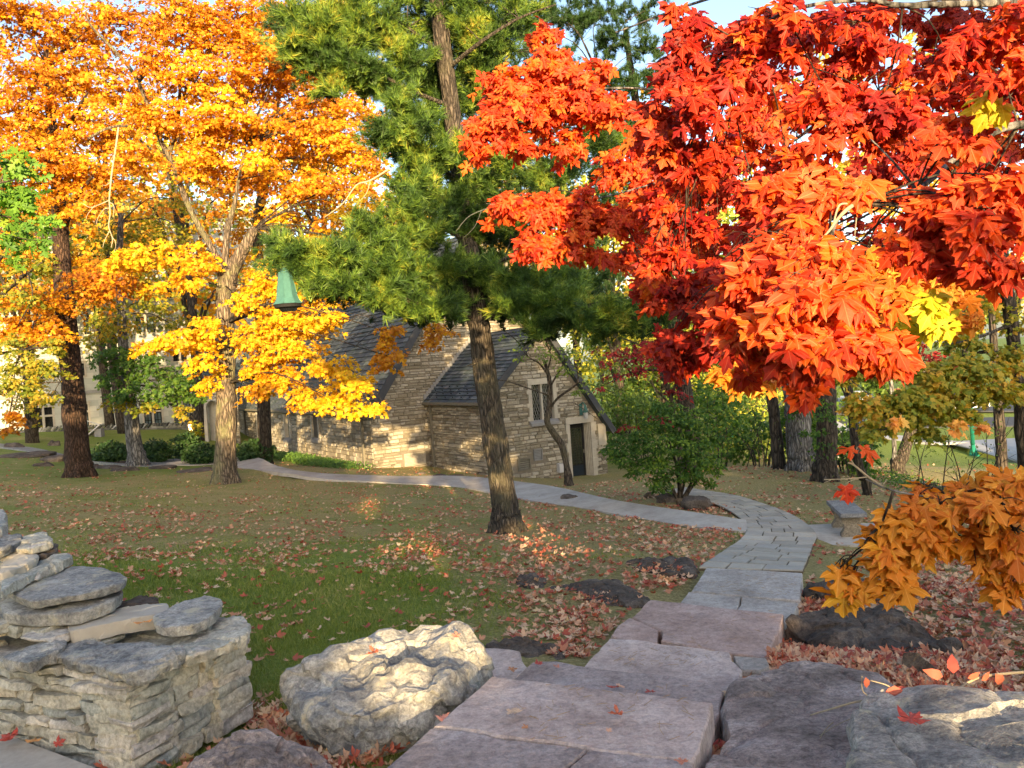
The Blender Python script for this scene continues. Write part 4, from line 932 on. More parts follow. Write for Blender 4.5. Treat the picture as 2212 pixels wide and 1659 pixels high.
for sx in (1, -1):                                                                               # spandrel infill beside the arch head
    spd.add([pw + wdir * (cx_ + sx * hw) + UP * (az_t - hw * 1.3) + wn * .01, pw + wdir * (cx_ + sx * hw) + UP * az_t + wn * .01, pw + wdir * cx_ + UP * az_t + wn * .01, pw + wdir * (cx_ + sx * hw * .7) + UP * (az_t - hw * .35) + wn * .01], [(0, 1, 2, 3)])
spd.build('spandrel', M['mortar'], wing)
roof('roof', pw + wdir * -.4 + UP * zt_ + wn * .35, wdir, (UP * .8 - wn * .6).normalized(), xr + .8, 4.5, wing, 12, .26, .3)
barge(pw + wdir * -.42 + UP * (zt_ - .3) + wn * .4, (UP * .8 - wn * .6).normalized(), 4.5, wing)
lp = on_plane(421, 908, pw, wdir); wl_ = wall_lantern(lp + wn * .1, wn, 'lit wall lantern glowing warm beside the pointed arch', 2.2, True)

# ------------------------------------------------------------------ limestone hall at the left
hz = P(330, 880, 60); hz.z = 0; AZ2 = R(60); hd = Vector((math.sin(AZ2), math.cos(AZ2), 0)); hn = Vector((hd.y, -hd.x, 0))
hall = empty('limestone_hall', (hz.x, hz.y, -4), 'large pale limestone hall with dark framed windows behind the left trees', 'building')
def PH(u, v): q = on_plane(u, v, hz, hd); return ((q - hz).dot(hd), q.z)
X0, X1, ZT = PH(-260, 880)[0], 12.0, 15.0
wl2 = []   # (u0,u1,v_top,v_bottom,lights,transom v)
wl2 += [(309, 347, 866, 925, 2, 889), (373, 411, 862, 925, 2, 885), (72, 112, 882, 925, 2, 899), (175, 189, 874, 925, 1, 889)]
wl2 += [(60, 102, 784, 818, 2, None), (160, 181, 786, 812, 2, None), (262, 290, 776, 806, 2, None), (372, 402, 750, 780, 2, None)]
wl2 += [(293, 333, 684, 718, 2, None), (80, 120, 690, 724, 2, None), (180, 215, 688, 722, 2, None), (400, 432, 676, 708, 2, None)]
wl2 += [(285, 330, 612, 646, 2, None), (342, 372, 612, 644, 1, None), (60, 100, 618, 650, 2, None), (180, 215, 616, 648, 2, None)]
wl2 += [(280, 320, 520, 556, 2, None), (60, 100, 530, 566, 2, None), (170, 205, 526, 560, 2, None)]
holes = []
for u0, u1, vt, vb, nl, tv in wl2:
    a, z1_ = PH(u0, vt); b_, _ = PH(u1, vt); z0_ = PH((u0 + u1) / 2, vb)[1]; holes.append((a, b_, z0_, z1_))
loops = [[Vector((X0, -5, 0)), Vector((X1, -5, 0)), Vector((X1, ZT, 0)), Vector((X0, ZT, 0))]] + [[Vector((h[0], h[2], 0)), Vector((h[1], h[2], 0)), Vector((h[1], h[3], 0)), Vector((h[0], h[3], 0))] for h in holes]
fl_ = [p for l in loops for p in l]; tris = tessellate_polygon(loops)
hw_ = obj('wall', [hz + hd * p.x + UP * p.y for p in fl_] , [list(t) for t in tris], M['ashlar'], hall)
uvl = hw_.data.uv_layers.new(name='UVMap')
for lp_ in hw_.data.loops:
    p = fl_[lp_.vertex_index]; uvl.data[lp_.index].uv = (p.x, p.y)
e_ = MB(); bk = -hn * 14
for xa in (X0, X1): e_.add([hz + hd * xa + UP * -5, hz + hd * xa + UP * ZT, hz + hd * xa + UP * ZT + bk, hz + hd * xa + UP * -5 + bk], [(0, 1, 2, 3)])
e_.add([hz + hd * X0 + UP * ZT, hz + hd * X1 + UP * ZT, hz + hd * X1 + UP * ZT + bk, hz + hd * X0 + UP * ZT + bk], [(0, 1, 2, 3)])
e_.build('side_walls', M['limestone'], hall)
for (x0, x1, z0, z1), (u0, u1, vt, vb, nl, tv) in zip(holes, wl2):
    fr = MB(); s = .14
    add_box(fr, hz, hd, hn, x0 - s, x0, z0 - .1, z1 + .12, -.28, .05); add_box(fr, hz, hd, hn, x1, x1 + s, z0 - .1, z1 + .12, -.28, .05)
    add_box(fr, hz, hd, hn, x0, x1, z1, z1 + .12, -.28, .05); add_box(fr, hz, hd, hn, x0, x1, z0 - .1, z0, -.28, .07)
    add_box(fr, hz, hd, hn, x0 - s * 1.6, x1 + s * 1.6, z1 + .122, z1 + .2, -.02, .1)
    ws = (x1 - x0) / nl
    for k in range(1, nl): add_box(fr, hz, hd, hn, x0 + ws * k - .08, x0 + ws * k + .08, z0, z1, -.28, .03)
    zt2 = PH((u0 + u1) / 2, tv)[1] if tv else None
    if zt2: 
        for k in range(nl): add_box(fr, hz, hd, hn, x0 + ws * k + (.082 if k else .002), x0 + ws * (k + 1) - (.082 if k < nl - 1 else .002), zt2 - .07, zt2 + .07, -.27, .04)
    f = fr.build('window', M['limestone'], hall); frame_box(f, hz, hd, hn, x0, x1, z0, z1, -.31, -.285, M['glassblue'] if (u0 + int(vt)) % 3 else M['glass'], 'pane')
    sb = MB()
    for k in range(nl):
        a, b_ = x0 + ws * k + (.08 if k else 0), x0 + ws * (k + 1) - (.08 if k < nl - 1 else 0)
        for za, zc in (((z0, zt2 - .07), (zt2 + .07, z1)) if zt2 else ((z0, z1),)):
            for e in ((a, a + .07), (b_ - .07, b_)): add_box(sb, hz, hd, hn, e[0], e[1], za, zc, -.282, -.22)
            for e in ((za, za + .07), (zc - .07, zc)): add_box(sb, hz, hd, hn, a + .07, b_ - .07, e[0], e[1], -.282, -.221)
            add_box(sb, hz, hd, hn, (a + b_) / 2 - .02, (a + b_) / 2 + .02, za + .07, zc - .07, -.282, -.25)
            nh = max(1, int((zc - za) / .45))
            for r_ in range(1, nh): zz_ = za + (zc - za) * r_ / nh; add_box(sb, hz, hd, hn, a + .07, b_ - .07, zz_ - .02, zz_ + .02, -.28, -.252)
    sb.build('sash', M['black'], f)
zc1 = PH(200, 846)[1]; frame_box(hall, hz, hd, hn, X0, PH(300, 840)[0], zc1 - .12, zc1 + .12, .005, .12, M['greystone'], 'string_course')
zc2 = PH(350, 662)[1]; frame_box(hall, hz, hd, hn, X0, X1, zc2 - .15, zc2 + .15, .005, .12, M['greystone'], 'string_course')
frame_box(hall, hz, hd, hn, PH(246, 800)[0], PH(246, 800)[0] + .16, -4, ZT, .01, .17, mat('downpipe_blue', _flat((.18, .22, .25), .6)), 'downpipe')
# tower block behind the pine
tw = P(1035, 600, 62); tq = MB(); tq.box(Vector((tw.x, tw.y + 3, 2.5)), 5.0, 6.0, 14.0); tq.box(Vector((tw.x, tw.y + 3, 9.7)), 5.5, 6.5, .4)
tower = empty('limestone_tower', (tw.x, tw.y, -4.5), 'pale limestone tower seen through the pine branches behind the trunk', 'tower')
tq.build('tower_wall', M['limestone'], tower)
for k in range(3):
    b = MB(); b.box(Vector((tw.x - 1.6 + k * 1.6, tw.y - .01, 6.8)), .6, .1, 1.5); b.build('window', M['glass'], tower)

# ------------------------------------------------------------------ far boundary wall with slanted coping
bw = empty('boundary_wall', G(200, 935), 'long low dark stone wall topped with slanted upright slabs in front of the limestone hall', 'stone wall')
A0 = [P(-80, 938, 47), P(100, 931, 49), P(240, 926, 50.5), P(330, 924, 51), P(424, 921, 51)]
lw = MB(); cp = MB(); rnd = random.Random(9)
for a, b_ in zip(A0, A0[1:]):
    d = (b_ - a); d.z = 0; L = d.length; d.normalize(); nn = Vector((d.y, -d.x, 0)); nn = nn if nn.y < 0 else -nn
    za, zb_ = a.z, b_.z; y = -1.4
    while y < -.02:
        h = rnd.uniform(.10, .16); s = 0
        while s < L:
            l = rnd.uniform(.25, .7); c = a + d * (s + l / 2) + nn * rnd.uniform(-.03, .03); c.z = za + (zb_ - za) * s / L + y + h / 2; lw.box(c, l - .02, .45, h - .02, (d + UP * rnd.uniform(-.03, .03)).normalized(), nn, UP); s += l
        y += h
    s = 0
    while s < L:
        c = a + d * s; c.z = za + (zb_ - za) * s / L + .10; t = (d + UP * rnd.uniform(.9, 1.5)).normalized(); cp.box(c, .42 * rnd.uniform(.8, 1.2), .42, .09, t, nn, t.cross(nn)); s += rnd.uniform(.16, .24)
def _dw(t, b):
    c = ramp(t, island(t), [(0, (.05, .055, .05)), (.5, (.10, .10, .085)), (.85, (.17, .17, .14)), (1, (.38, .38, .36))]); t.links.new(c, b.inputs['Base Color'])
M['darkwall'] = mat('dark_wall_stone', _dw); lw.build('wall_courses', M['darkwall'], bw); cp.build('coping', M['darkwall'], bw)
# slanted marker stone and handrail
pq = P(208, 941, 46); gz = h1(pq.x, pq.y)
pl = empty('stone_marker', (pq.x, pq.y, gz), 'pale slanted stone marker on a low block on the far left lawn', 'marker')
b = MB(); b.box(Vector((pq.x + .2, pq.y, gz + .2)), .4, .4, .5); b.build('block', M['greystone'], pl); t = Vector((.8, 0, .6)).normalized(); b = MB(); b.box(Vector((pq.x, pq.y - .05, gz + .4)), 1.0, .5, .08, t, (0, 1, 0), t.cross(Vector((0, 1, 0)))); b.build('slab', M['sidewalk'], pl)
hr = MB(); a, b_ = P(182, 907, 54), P(219, 919, 53); hr.tube([a, b_], [.04, .04], 6, seg=1); hr.tube([a, Vector((a.x, a.y, a.z - 1.6))], [.03, .03], 6, seg=1); hr.tube([b_, Vector((b_.x, b_.y, b_.z - 1.2))], [.03, .03], 6, seg=1)
tag(hr.build('handrail', M['sidewalk']), 'pale sloping handrail behind the low boundary wall near the brown trunk', 'handrail')

# ------------------------------------------------------------------ foliage machinery
def tri_fan(outline, centre, zf):
    vs = [(centre[0], centre[1], zf(*centre))] + [(x, y, zf(x, y)) for x, y in outline]; n = len(outline)
    return np.array(vs, np.float32), np.array([(0, i + 1, (i + 1) % n + 1) for i in range(n)], np.int32)
_r = [(0,0),(.10,-.05),(.26,-.17),(.30,-.06),(.46,-.04),(.40,.08),(.22,.16),(.40,.24),(.48,.20),(.66,.36),(.80,.60),(.60,.53),(.50,.60),(.38,.46),(.15,.38),(.17,.56),(.31,.66),(.30,.76),(.17,.78),(.10,.90)]
maple_out = _r + [(0, 1.04)] + [(-x, y) for x, y in _r[:0:-1]]
T_NEAR = tri_fan(maple_out, (0, .30), lambda x, y: -.34 * abs(x) ** 1.5 - .30 * max(0, y - .3) ** 2 + .05 * math.sin(9 * x + 5 * y))
_m = [(0,0),(.30,-.12),(.32,.08),(.68,.48),(.24,.44),(.27,.70)]
T_NEAR2 = tri_fan([(x * (1.0 if x > 0 else .84), y * (1.04 if x > 0 else .97)) for x, y in maple_out], (.02, .32), lambda x, y: .22 * abs(x) ** 1.3 - .55 * max(0, y - .25) ** 2 - .10 * x + .07 * math.sin(7 * x - 6 * y))
T_NEAR3 = tri_fan([(x * .62, y) for x, y in maple_out], (0, .30), lambda x, y: -.95 * abs(x) ** 1.2 - .2 * max(0, y - .5) ** 2)
T_MID = tri_fan(_m + [(0, 1.02)] + [(-x, y) for x, y in _m[:0:-1]], (0, .28), lambda x, y: -.28 * abs(x) ** 1.4 - .15 * max(0, y - .3) ** 2)
T_CURL = tri_fan(_m + [(0, 1.02)] + [(-x, y) for x, y in _m[:0:-1]], (0, .28), lambda x, y: .45 * abs(x) ** 1.4 + .35 * (y - .3) ** 2)
T_CURLN = tri_fan(maple_out, (0, .30), lambda x, y: .38 * abs(x) ** 1.6 + .25 * (y - .3) ** 2 + .05 * math.sin(8 * x + 6 * y))
T_OVAL = (np.array([(0,0,0),(.28,.3,.06),(.24,.65,.02),(0,1,-.12),(-.24,.65,.02),(-.28,.3,.06)], np.float32), np.array([(0,1,5),(1,2,4),(1,4,5),(2,3,4)], np.int32))
T_KITE = (np.array([(0,0,0),(.42,.45,-.1),(.05,1,-.16),(-.42,.5,-.05)], np.float32), np.array([(0,1,2),(0,2,3)], np.int32))
_o = [(0,0),(.06,.06),(.22,.10),(.12,.24),(.34,.30),(.36,.42),(.13,.42),(.14,.54),(.33,.66),(.30,.76),(.11,.72),(.14,.88)]
T_OAK = tri_fan(_o + [(0, 1.0)] + [(-x, y) for x, y in _o[:0:-1]], (0, .45), lambda x, y: -.3 * abs(x) - .1 * y * y)
def tuft_template(n=22, seed=0, wd=.06, spread=.95):
    r = np.random.default_rng(seed); vs, fs = [], []
    for k in range(n):
        a = r.uniform(0, 2 * math.pi); b = r.uniform(.15, spread); d = np.array([math.sin(b) * math.cos(a), math.cos(b), math.sin(b) * math.sin(a)])
        s = np.cross(d, r.normal(size=3)); s /= np.linalg.norm(s); o = np.array([0, r.uniform(-.35, .15), 0]); L = r.uniform(.75, 1.05)
        i = len(vs); vs += [o - s * wd / 2, o + s * wd / 2, o + d * L + np.array([0, -.10 * L, 0])]; fs.append((i, i + 1, i + 2))
    return np.array(vs, np.float32), np.array(fs, np.int32)
def unit(a): return a / np.maximum(1e-9, np.linalg.norm(a, axis=1, keepdims=True))
def scatter(name, tmpl, pos, nrm, tip, size, m, parent=None, jitter=0.0):
    tv, tf = tmpl; k = len(pos); y = unit(tip - nrm * (tip * nrm).sum(1, keepdims=True)); x = np.cross(y, nrm)
    size = np.asarray(size).reshape(-1, 1, 1)
    sx = 1.0
    bend = RNG.uniform(.4, 1.9, (k, 1, 1)); 
    V = pos[:, None, :] + size * (tv[None, :, 0:1] * x[:, None, :] * RNG.uniform(.8, 1.1, (k, 1, 1)) + tv[None, :, 1:2] * y[:, None, :] + tv[None, :, 2:3] * bend * nrm[:, None, :])
    T = tf[None] + (np.arange(k) * len(tv))[:, None, None]
    o = obj_np(name, V.reshape(-1, 3), T.reshape(-1, 3), m, parent)
    if len(tv) > 30: add_uv(o, np.tile(tv[:, :2], (k, 1)))
    return o
def add_uv(o, per_vertex):
    me = o.data; i_ = np.empty(len(me.loops), np.int32); me.loops.foreach_get('vertex_index', i_); me.uv_layers.new(name='UVMap').data.foreach_set('uv', np.ascontiguousarray(per_vertex[i_], np.float32).ravel())
def sphere_pts(n, power=.45):
    d = unit(RNG.normal(size=(n, 3))); return d * RNG.uniform(0, 1, (n, 1)) ** power
def cloud(clumps, up=.55, rand=.75, sub=22, srad=.30, droop=.5, face=(0, -.35, 0)):
    """clumps: (centre, (rx,ry,rz), n leaves). Leaves sit on many small drooping sprays inside each clump"""
    Pp, Nn, Tt = [], [], []
    for c, r, n in clumps:
        c = np.array(c); r = np.array(r); ns = max(2, int(n / sub)); sc = sphere_pts(ns); rs = srad * (r.mean() ** .5 if r.mean() < 1 else 1)
        which = RNG.integers(0, ns, n); outw = unit(sc * np.array([1, 1, .6]) + 1e-6)
        rad = RNG.uniform(0, 1, n) ** .5 * rs * RNG.uniform(.6, 1.3, ns)[which]; th = RNG.uniform(0, 2 * math.pi, n)
        o = np.stack([np.cos(th) * rad, np.sin(th) * rad, -droop * rad ** 2 / max(rs, .01) + RNG.normal(0, .16 * rs, n)], 1)
        tl = outw[which] * (np.cos(th) * rad)[:, None] * .0
        o[:, 2] -= (o[:, :2] * outw[which][:, :2]).sum(1) * .45
        Pp.append(c + sc[which] * r + o)
        Nn.append(unit(np.array([0, 0, up]) + outw[which] * .35 + RNG.normal(0, rand * .6, (n, 3)) + np.array(face)))
        Tt.append(unit(outw[which] * .5 + np.stack([np.cos(th), np.sin(th), np.full(n, -.55)], 1) + RNG.normal(0, .25, (n, 3))))
    return np.concatenate(Pp), np.concatenate(Nn), np.concatenate(Tt)
def px_clump(u, v, ru, rv, d, n, ryf=1.0, dd=0):
    c = P(u, v, d); s = d / F; return (tuple(c), (ru * s, max(ru, rv) * s * ryf, rv * s), n)
def leaves_px(name, tmpl, specs, size, m, parent, ryf=1.0, dens=1.0, **kw):
    cl = [px_clump(u, v, ru, rv, d, max(6, int(n * dens)), ryf) for u, v, ru, rv, d, n in specs]
    p, n_, t = cloud(cl, **kw); s = size * RNG.uniform(.55, 1.25, len(p))
    if tmpl is not T_NEAR: return scatter(name, tmpl, p, n_, t, s, m, parent)
    t = unit(t + np.array([0, 0, -.55])); w_ = RNG.integers(0, 5, len(p)); vs, fs, us, off = [], [], [], 0      # three differently folded leaf shapes, one crown mesh
    for tm, q in ((T_NEAR, w_ < 2), (T_NEAR2, (w_ == 2) | (w_ == 3)), (T_NEAR3, w_ == 4)):
        o = scatter('tmp', tm, p[q], n_[q], t[q], s[q], None, None); me = o.data; c_ = np.empty(len(me.vertices) * 3, np.float32); me.vertices.foreach_get('co', c_); i_ = np.empty(len(me.loops), np.int32); me.loops.foreach_get('vertex_index', i_)
        us.append(np.tile(tm[0][:, :2], (int(q.sum()), 1))); vs.append(c_.reshape(-1, 3)); fs.append(i_.reshape(-1, 3) + off); off += len(me.vertices); bpy.data.objects.remove(o); bpy.data.meshes.remove(me)
    o = obj_np(name, np.concatenate(vs), np.concatenate(fs), m, parent); add_uv(o, np.concatenate(us)); return o
def limb_px(b, pts, n=10, rough=.12, seed=0):
    """pts: (u,v,d,width_px)"""
    b.tube([P(u, v, d) for u, v, d, w_ in pts], [w_ / 2 * d / F for u, v, d, w_ in pts], n, rough, 5, seed); return b
def trunk_pts(spec, flare=1.18, sink=.25):
    """first point is at ground level; adds a flared, sunk foot"""
    (u, v, d, w_) = spec[0]; g = P(u, v, d); r = w_ / 2 * d / F; h = h1(g.x, g.y)
    pts = [Vector((g.x, g.y, h - sink)), Vector((g.x, g.y, h + .02)), Vector((g.x, g.y, h + .35)).lerp(P(*spec[1][:3]), .08)]; rad = [r * 1.05, r, (r + spec[1][3] / 2 * spec[1][2] / F) / 2]
    for (u, v, d, w_) in spec[1:]: pts.append(P(u, v, d)); rad.append(w_ / 2 * d / F)
    return pts, rad
def tree(name, label, group, trunk, bark, limbs=(), n=18, flare=1.18, cat='tree', seed=1):
    pts, rad = trunk_pts(trunk, flare); base = pts[1]
    r = empty(name, base, label, cat, group); b = MB(); b.tube(pts, rad, n, .22, 6, seed)
    # root flare lobes
    for k in range(6):
        a = k * math.pi / 3 + seed; R0 = rad[1]; x, y = base.x + math.cos(a) * R0 * 1.3, base.y + math.sin(a) * R0 * 1.3
        b.tube([base + Vector((math.cos(a) * R0 * .5, math.sin(a) * R0 * .5, R0 * .8)), base + Vector((math.cos(a) * R0 * .92, math.sin(a) * R0 * .92, R0 * .15)), Vector((x, y, h1(x, y) - R0 * .25))], [R0 * .30, R0 * .26, R0 * .10], 8, .2, 4, seed + k)
    t = b.build('trunk', bark, r, True)
    if limbs:
        lb = MB()
        for i, l in enumerate(limbs): limb_px(lb, l, 8, .1, seed + i)
        lb.build('limbs', bark, r, True)
    return r
def twigs(parent, anchors, specs, m, rad=.02, seed=3, name='branchwork'):
    """thin branches from the nearest anchor point to every foliage clump and out into it"""
    rr = random.Random(seed); b = MB(); A_ = [P(*a) for a in anchors]
    for u, v, ru, rv, d, n in specs:
        c = P(u, v, d); a = min(A_, key=lambda q: (q - c).length); L = (c - a).length
        mid = a.lerp(c, .5) + Vector((rr.uniform(-.1, .1), rr.uniform(-.1, .1), .12)) * L
        b.tube([a, mid, c], [rad * (1 + L * .25), rad * (.7 + L * .1), rad * .6], 6, .1, 4)
        s = d / F
        for k in range(5):
            e = c + Vector((rr.uniform(-1, 1) * ru * s, rr.uniform(-1, 1) * ru * s * .7, rr.uniform(-.8, .6) * rv * s)); st0 = mid.lerp(c, rr.uniform(.2, 1)); b.tube([st0, st0.lerp(e, .5) + Vector((0, 0, .06 * L)), e], [rad * .6, rad * .4, rad * .2], 4, 0, 3)
    return b.build(name, m, parent, True)

# ------------------------------------------------------------------ brown trunk orange maple (left)
t1 = tree('maple_tree', 'tall orange maple with a straight dark reddish brown trunk, left of the grey trunk', 'sugar maples in autumn colour',
    [(172,1030,27,62),(167,980,27,50),(158,860,27,44),(148,740,27,40),(138,620,27,36),(130,500,27,30),(122,380,27,24),(110,250,27,18),(100,100,27,12)], M['bark_brown'],
    [[(150,665,27,14),(125,690,26.5,12),(100,708,26,8),(60,720,25.5,3)],[(132,520,27,12),(160,440,26.5,9),(200,380,26,6)],[(125,400,27,12),(90,330,26,9),(55,280,25.5,5)],[(118,330,27,10),(160,250,26.5,8),(190,200,26,4)]], seed=2, flare=1.25)
s1 = [(60,60,110,70,27,900),(190,50,100,70,28,900),(60,170,110,70,26.5,900),(180,160,90,60,27.5,800),(80,270,110,60,27,800),(210,270,90,55,27,700),(90,350,110,50,26,800),(230,380,90,40,26.5,500),
 (300,200,80,60,28.5,600),(50,430,90,40,28,420),(150,430,70,40,26,300),(30,540,60,50,26,200),(225,605,80,45,26,560),(80,650,85,40,25.5,420),(90,715,75,30,25,380),(30,700,50,30,24.5,160),(290,560,40,30,25.5,160),(160,560,50,30,28,160),
 (20,1,60,40,26,300),(300,40,70,50,28,420),(25,900,25,16,24,60),(20,925,14,10,24,30),(-40,300,60,140,26,500)]
leaves_px('crown', T_MID, s1, 0.121, M['lf_orange'], t1, 1.1, 3.0)
twigs(t1, [(130,500,27),(125,400,27),(115,300,27),(104,150,27),(150,665,27),(90,330,26),(160,250,26.5),(60,720,25.5)], s1, M['bark_dark'], .02)

# ------------------------------------------------------------------ yellow maple (left of centre)
t3 = tree('maple_tree', 'yellow and orange maple with a pale forked trunk beside the concrete path', 'sugar maples in autumn colour',
    [(487,1043,25,58),(488,985,25,44),(489,880,25,40),(488,760,25,36),(487,660,25,37),(492,600,25,40),(505,575,25,30),(530,530,25,24),(552,492,25,19)], M['bark_maple'],
    [[(487,620,25,26),(462,545,25,15),(430,490,24.8,13),(405,440,24.6,12),(385,385,24.6,12),(363,333,24.5,13),(345,300,24.5,9),(300,180,24.5,9),(262,125,24.3,7),(200,60,24,5),(185,25,24,3)],
     [(363,335,24.5,11),(378,290,24.6,9),(386,240,24.8,8),(390,170,25,6)],[(352,335,24.5,7),(320,318,24.3,6),(300,300,24,4)],
     [(490,600,25,24),(487,550,25,16),(493,490,25,13),(508,435,25,10),(515,390,25,7),(530,310,25.2,4)],
     [(363,300,24.5,8),(300,275,24.2,6),(240,275,24,6),(190,300,24,5)]], seed=4, flare=1.18)
s3o = [(740,300,60,50,26,300),(800,360,50,40,26.5,220),(760,220,60,60,27,260),(690,250,70,50,26,330),(820,280,40,50,28,140),(600,120,80,50,25,420),(500,100,80,60,24.5,420),(700,400,70,35,25.5,260),(420,60,110,60,25,900),(560,60,100,60,26,800),(680,90,80,60,27,420),(440,170,100,55,24.5,800),(580,170,100,60,26,800),(330,120,60,60,24,350),(700,200,70,60,27,380),(350,250,70,40,24,420),
 (470,270,90,50,24.5,750),(590,280,90,50,25.5,650),(680,310,80,45,26.5,380),(280,330,60,35,24,220),(420,350,70,35,24.5,380),(540,380,80,35,26,380),(640,400,80,40,26,360),(760,330,60,50,27,200),(790,410,50,30,26,160),
 (840,770,35,45,22,170),(845,720,30,25,22,90),(945,725,35,30,22,120),(560,20,100,40,25,400),(380,20,90,40,25,400)]
s3y = [(700,520,60,35,24,260),(640,560,50,30,24,220),(720,600,60,28,23.5,300),(600,600,50,30,24,220),(770,640,40,20,23,120),(610,700,60,25,23,240),(520,650,40,25,23.5,130),(700,690,60,22,23,220),(760,560,50,25,24,140),(800,880,40,15,22,120),(320,545,60,35,24,330),(270,565,45,25,23.5,160),(420,560,60,35,24.3,280),(410,600,50,22,23.5,160),(590,640,70,45,24,420),(650,700,80,35,24,480),(570,610,40,35,24.5,160),(690,640,55,30,24,240),
 (400,735,75,28,23.5,420),(330,745,45,20,23,170),(460,700,45,25,23.5,190),(560,730,70,30,23.5,420),(640,760,70,28,23,400),(720,790,60,25,22.5,300),(760,830,55,26,22,280),(730,870,60,22,22,260),(560,790,60,25,24,250),(610,820,60,30,23.5,330),
 (670,860,60,22,23,250),(480,815,45,35,25,160),(430,830,30,25,24.5,80),(440,780,50,25,24,170),(560,845,50,20,24,130),(790,440,55,25,24,150),(560,345,60,30,24,180),(480,230,70,40,23.8,200),(760,470,50,20,24,100),(600,470,50,40,26,160),(700,560,50,40,26,180),(560,560,30,40,26,100),(350,620,40,14,24,60)]
leaves_px('crown', T_MID, s3o, 0.117, M['lf_orange'], t3, 1.1, 3.0)
leaves_px('crown', T_MID, s3y, 0.117, M['lf_gold'], t3, .9, 2.3)
an3 = [(487,620,25),(462,545,25),(405,440,24.6),(363,333,24.5),(300,180,24.5),(386,240,24.8),(493,490,25),(515,390,25),(552,492,25),(488,760,25),(488,700,25),(489,830,25),(530,310,25)]
twigs(t3, an3, s3o + s3y, M['bark_dark'], .018)
# the dark stemmed maple behind it
t4 = tree('maple_tree', 'orange maple with a black upright stem just behind the pale forked trunk', 'sugar maples in autumn colour',
    [(572,968,33,30),(568,800,33,26),(560,600,33,22),(556,480,33,20),(565,430,33,20),(574,380,33,19),(580,320,33,15),(592,270,33,11),(605,180,33,8),(620,60,33,5)], M['bark_dark'],
    [[(576,385,33,9),(605,372,32.5,8),(645,378,32,5),(690,400,32,3)],[(578,360,33,9),(610,342,32.5,8),(650,342,32,7),(710,350,31.5,5),(760,370,31,3)],[(562,470,33,9),(600,442,32.5,7),(640,436,32,5),(690,500,32,3)],[(590,280,33,8),(640,240,33,6),(700,200,33,4)]], seed=6, flare=1.2)
s4 = [(620,120,110,70,33,520),(740,130,90,80,34,420),(560,230,90,60,33,360),(700,260,90,60,33,420),(780,230,60,60,34,180),(640,360,90,50,33,360),(760,330,60,50,33,150),(640,470,90,45,32,320),(540,480,70,45,34,220),(720,480,60,50,32,190),(560,560,80,60,34,260),(650,560,80,50,33,260),(620,20,110,60,33,420),(820,460,40,40,33,60),(470,460,60,60,34,160)]
leaves_px('crown', T_MID, s4, 0.125, M['lf_orange'], t4, 1.0, 3.0); twigs(t4, [(574,380,33),(580,320,33),(592,270,33),(556,480,33),(605,180,33),(560,600,33),(710,350,31.5)], s4, M['bark_dark'], .022)

# grey trunk with green and olive crown
t2 = tree('maple_tree', 'maple with pale grey trunk and dark green lower leaves, between the two left maples', 'sugar maples in autumn colour',
    [(297,1003,32,44),(290,960,32,32),(281,880,32,26),(270,780,32,21),(262,680,32,18),(258,560,32,14),(262,460,32,10)], M['bark_grey'],
    [[(275,830,32,8),(320,800,31,6),(370,790,30.5,3)],[(270,790,32,8),(235,760,31.5,5),(210,745,31,3)]], seed=8, flare=1.18)
s2g = [(250,760,55,28,31.5,300),(320,800,60,30,31,360),(380,820,60,32,30.5,330),(240,810,40,30,31.5,220),(300,770,60,25,32,280),(400,860,40,20,30.5,140),(280,850,50,18,30,190),(350,850,50,20,30,210)]
s2y = [(250,690,60,35,32,300),(330,650,60,40,33,260),(240,620,50,35,33,180),(250,870,35,16,30,110),(310,880,35,14,30,100),(370,700,50,30,33,180),(300,580,60,35,33,220),(390,890,30,18,30,70),(420,920,14,22,30,40),(210,720,40,30,32,150),(300,500,80,60,34,420),(240,520,60,60,34,260),(400,500,60,60,35,260),(380,430,60,60,35,220),(230,420,60,50,35,180)]
leaves_px('crown', T_MID, s2g, .115, M['lf_green'], t2, 1.0, 2.4); leaves_px('crown', T_MID, s2y, .12, M['lf_olive'], t2, 1.0, 2.4)
twigs(t2, [(270,790,32),(275,830,32),(262,680,32),(258,560,32),(262,480,32)], s2g + s2y, M['bark_dark'], .02)
# olive tree at the far left, slender stems
t5 = tree('small_tree', 'slender olive and yellow leaved tree at the left edge in front of the boundary wall', None, [(79,941,42,9),(75,900,42,7),(68,850,42,6),(60,780,42,4)], M['bark_dark'],
    [[(79,935,42,5),(68,905,42,4),(55,880,42,3),(40,840,42,2)],[(78,920,42,4),(90,880,42,3),(105,850,42,2)]], 8, 1.0, seed=10)
s5 = [(60,870,50,30,41,260),(40,830,60,30,41,260),(100,850,40,25,41,160),(70,900,30,20,41,60),(20,880,40,30,40,160)]
leaves_px('crown', T_MID, s5, .13, M['lf_olive'], t5, 1.0, 1.2)
t6 = tree('small_tree', 'olive green spreading tree with crooked dark branches behind the orange boughs at the left edge', None, [(-110,1040,24,30),(-100,900,24,26),(-80,700,24,20),(-60,520,24,14)], M['bark_dark'],
    [[(-80,700,24,14),(0,640,23.5,8),(60,590,23,5),(100,560,23,3)],[(-90,800,24,14),(-20,770,23.5,8),(50,755,23,5),(110,750,23,3)],[(-90,860,24,12),(0,850,23.5,6),(70,830,23,4),(130,825,23,2)],[(-70,620,24,12),(0,560,23.5,7),(40,500,23,4)],[(50,755,23,4),(30,800,23,3),(15,850,23,2)],[(60,590,23,4),(70,640,23,3),(40,700,23,2)]], 10, 1.2, seed=12)
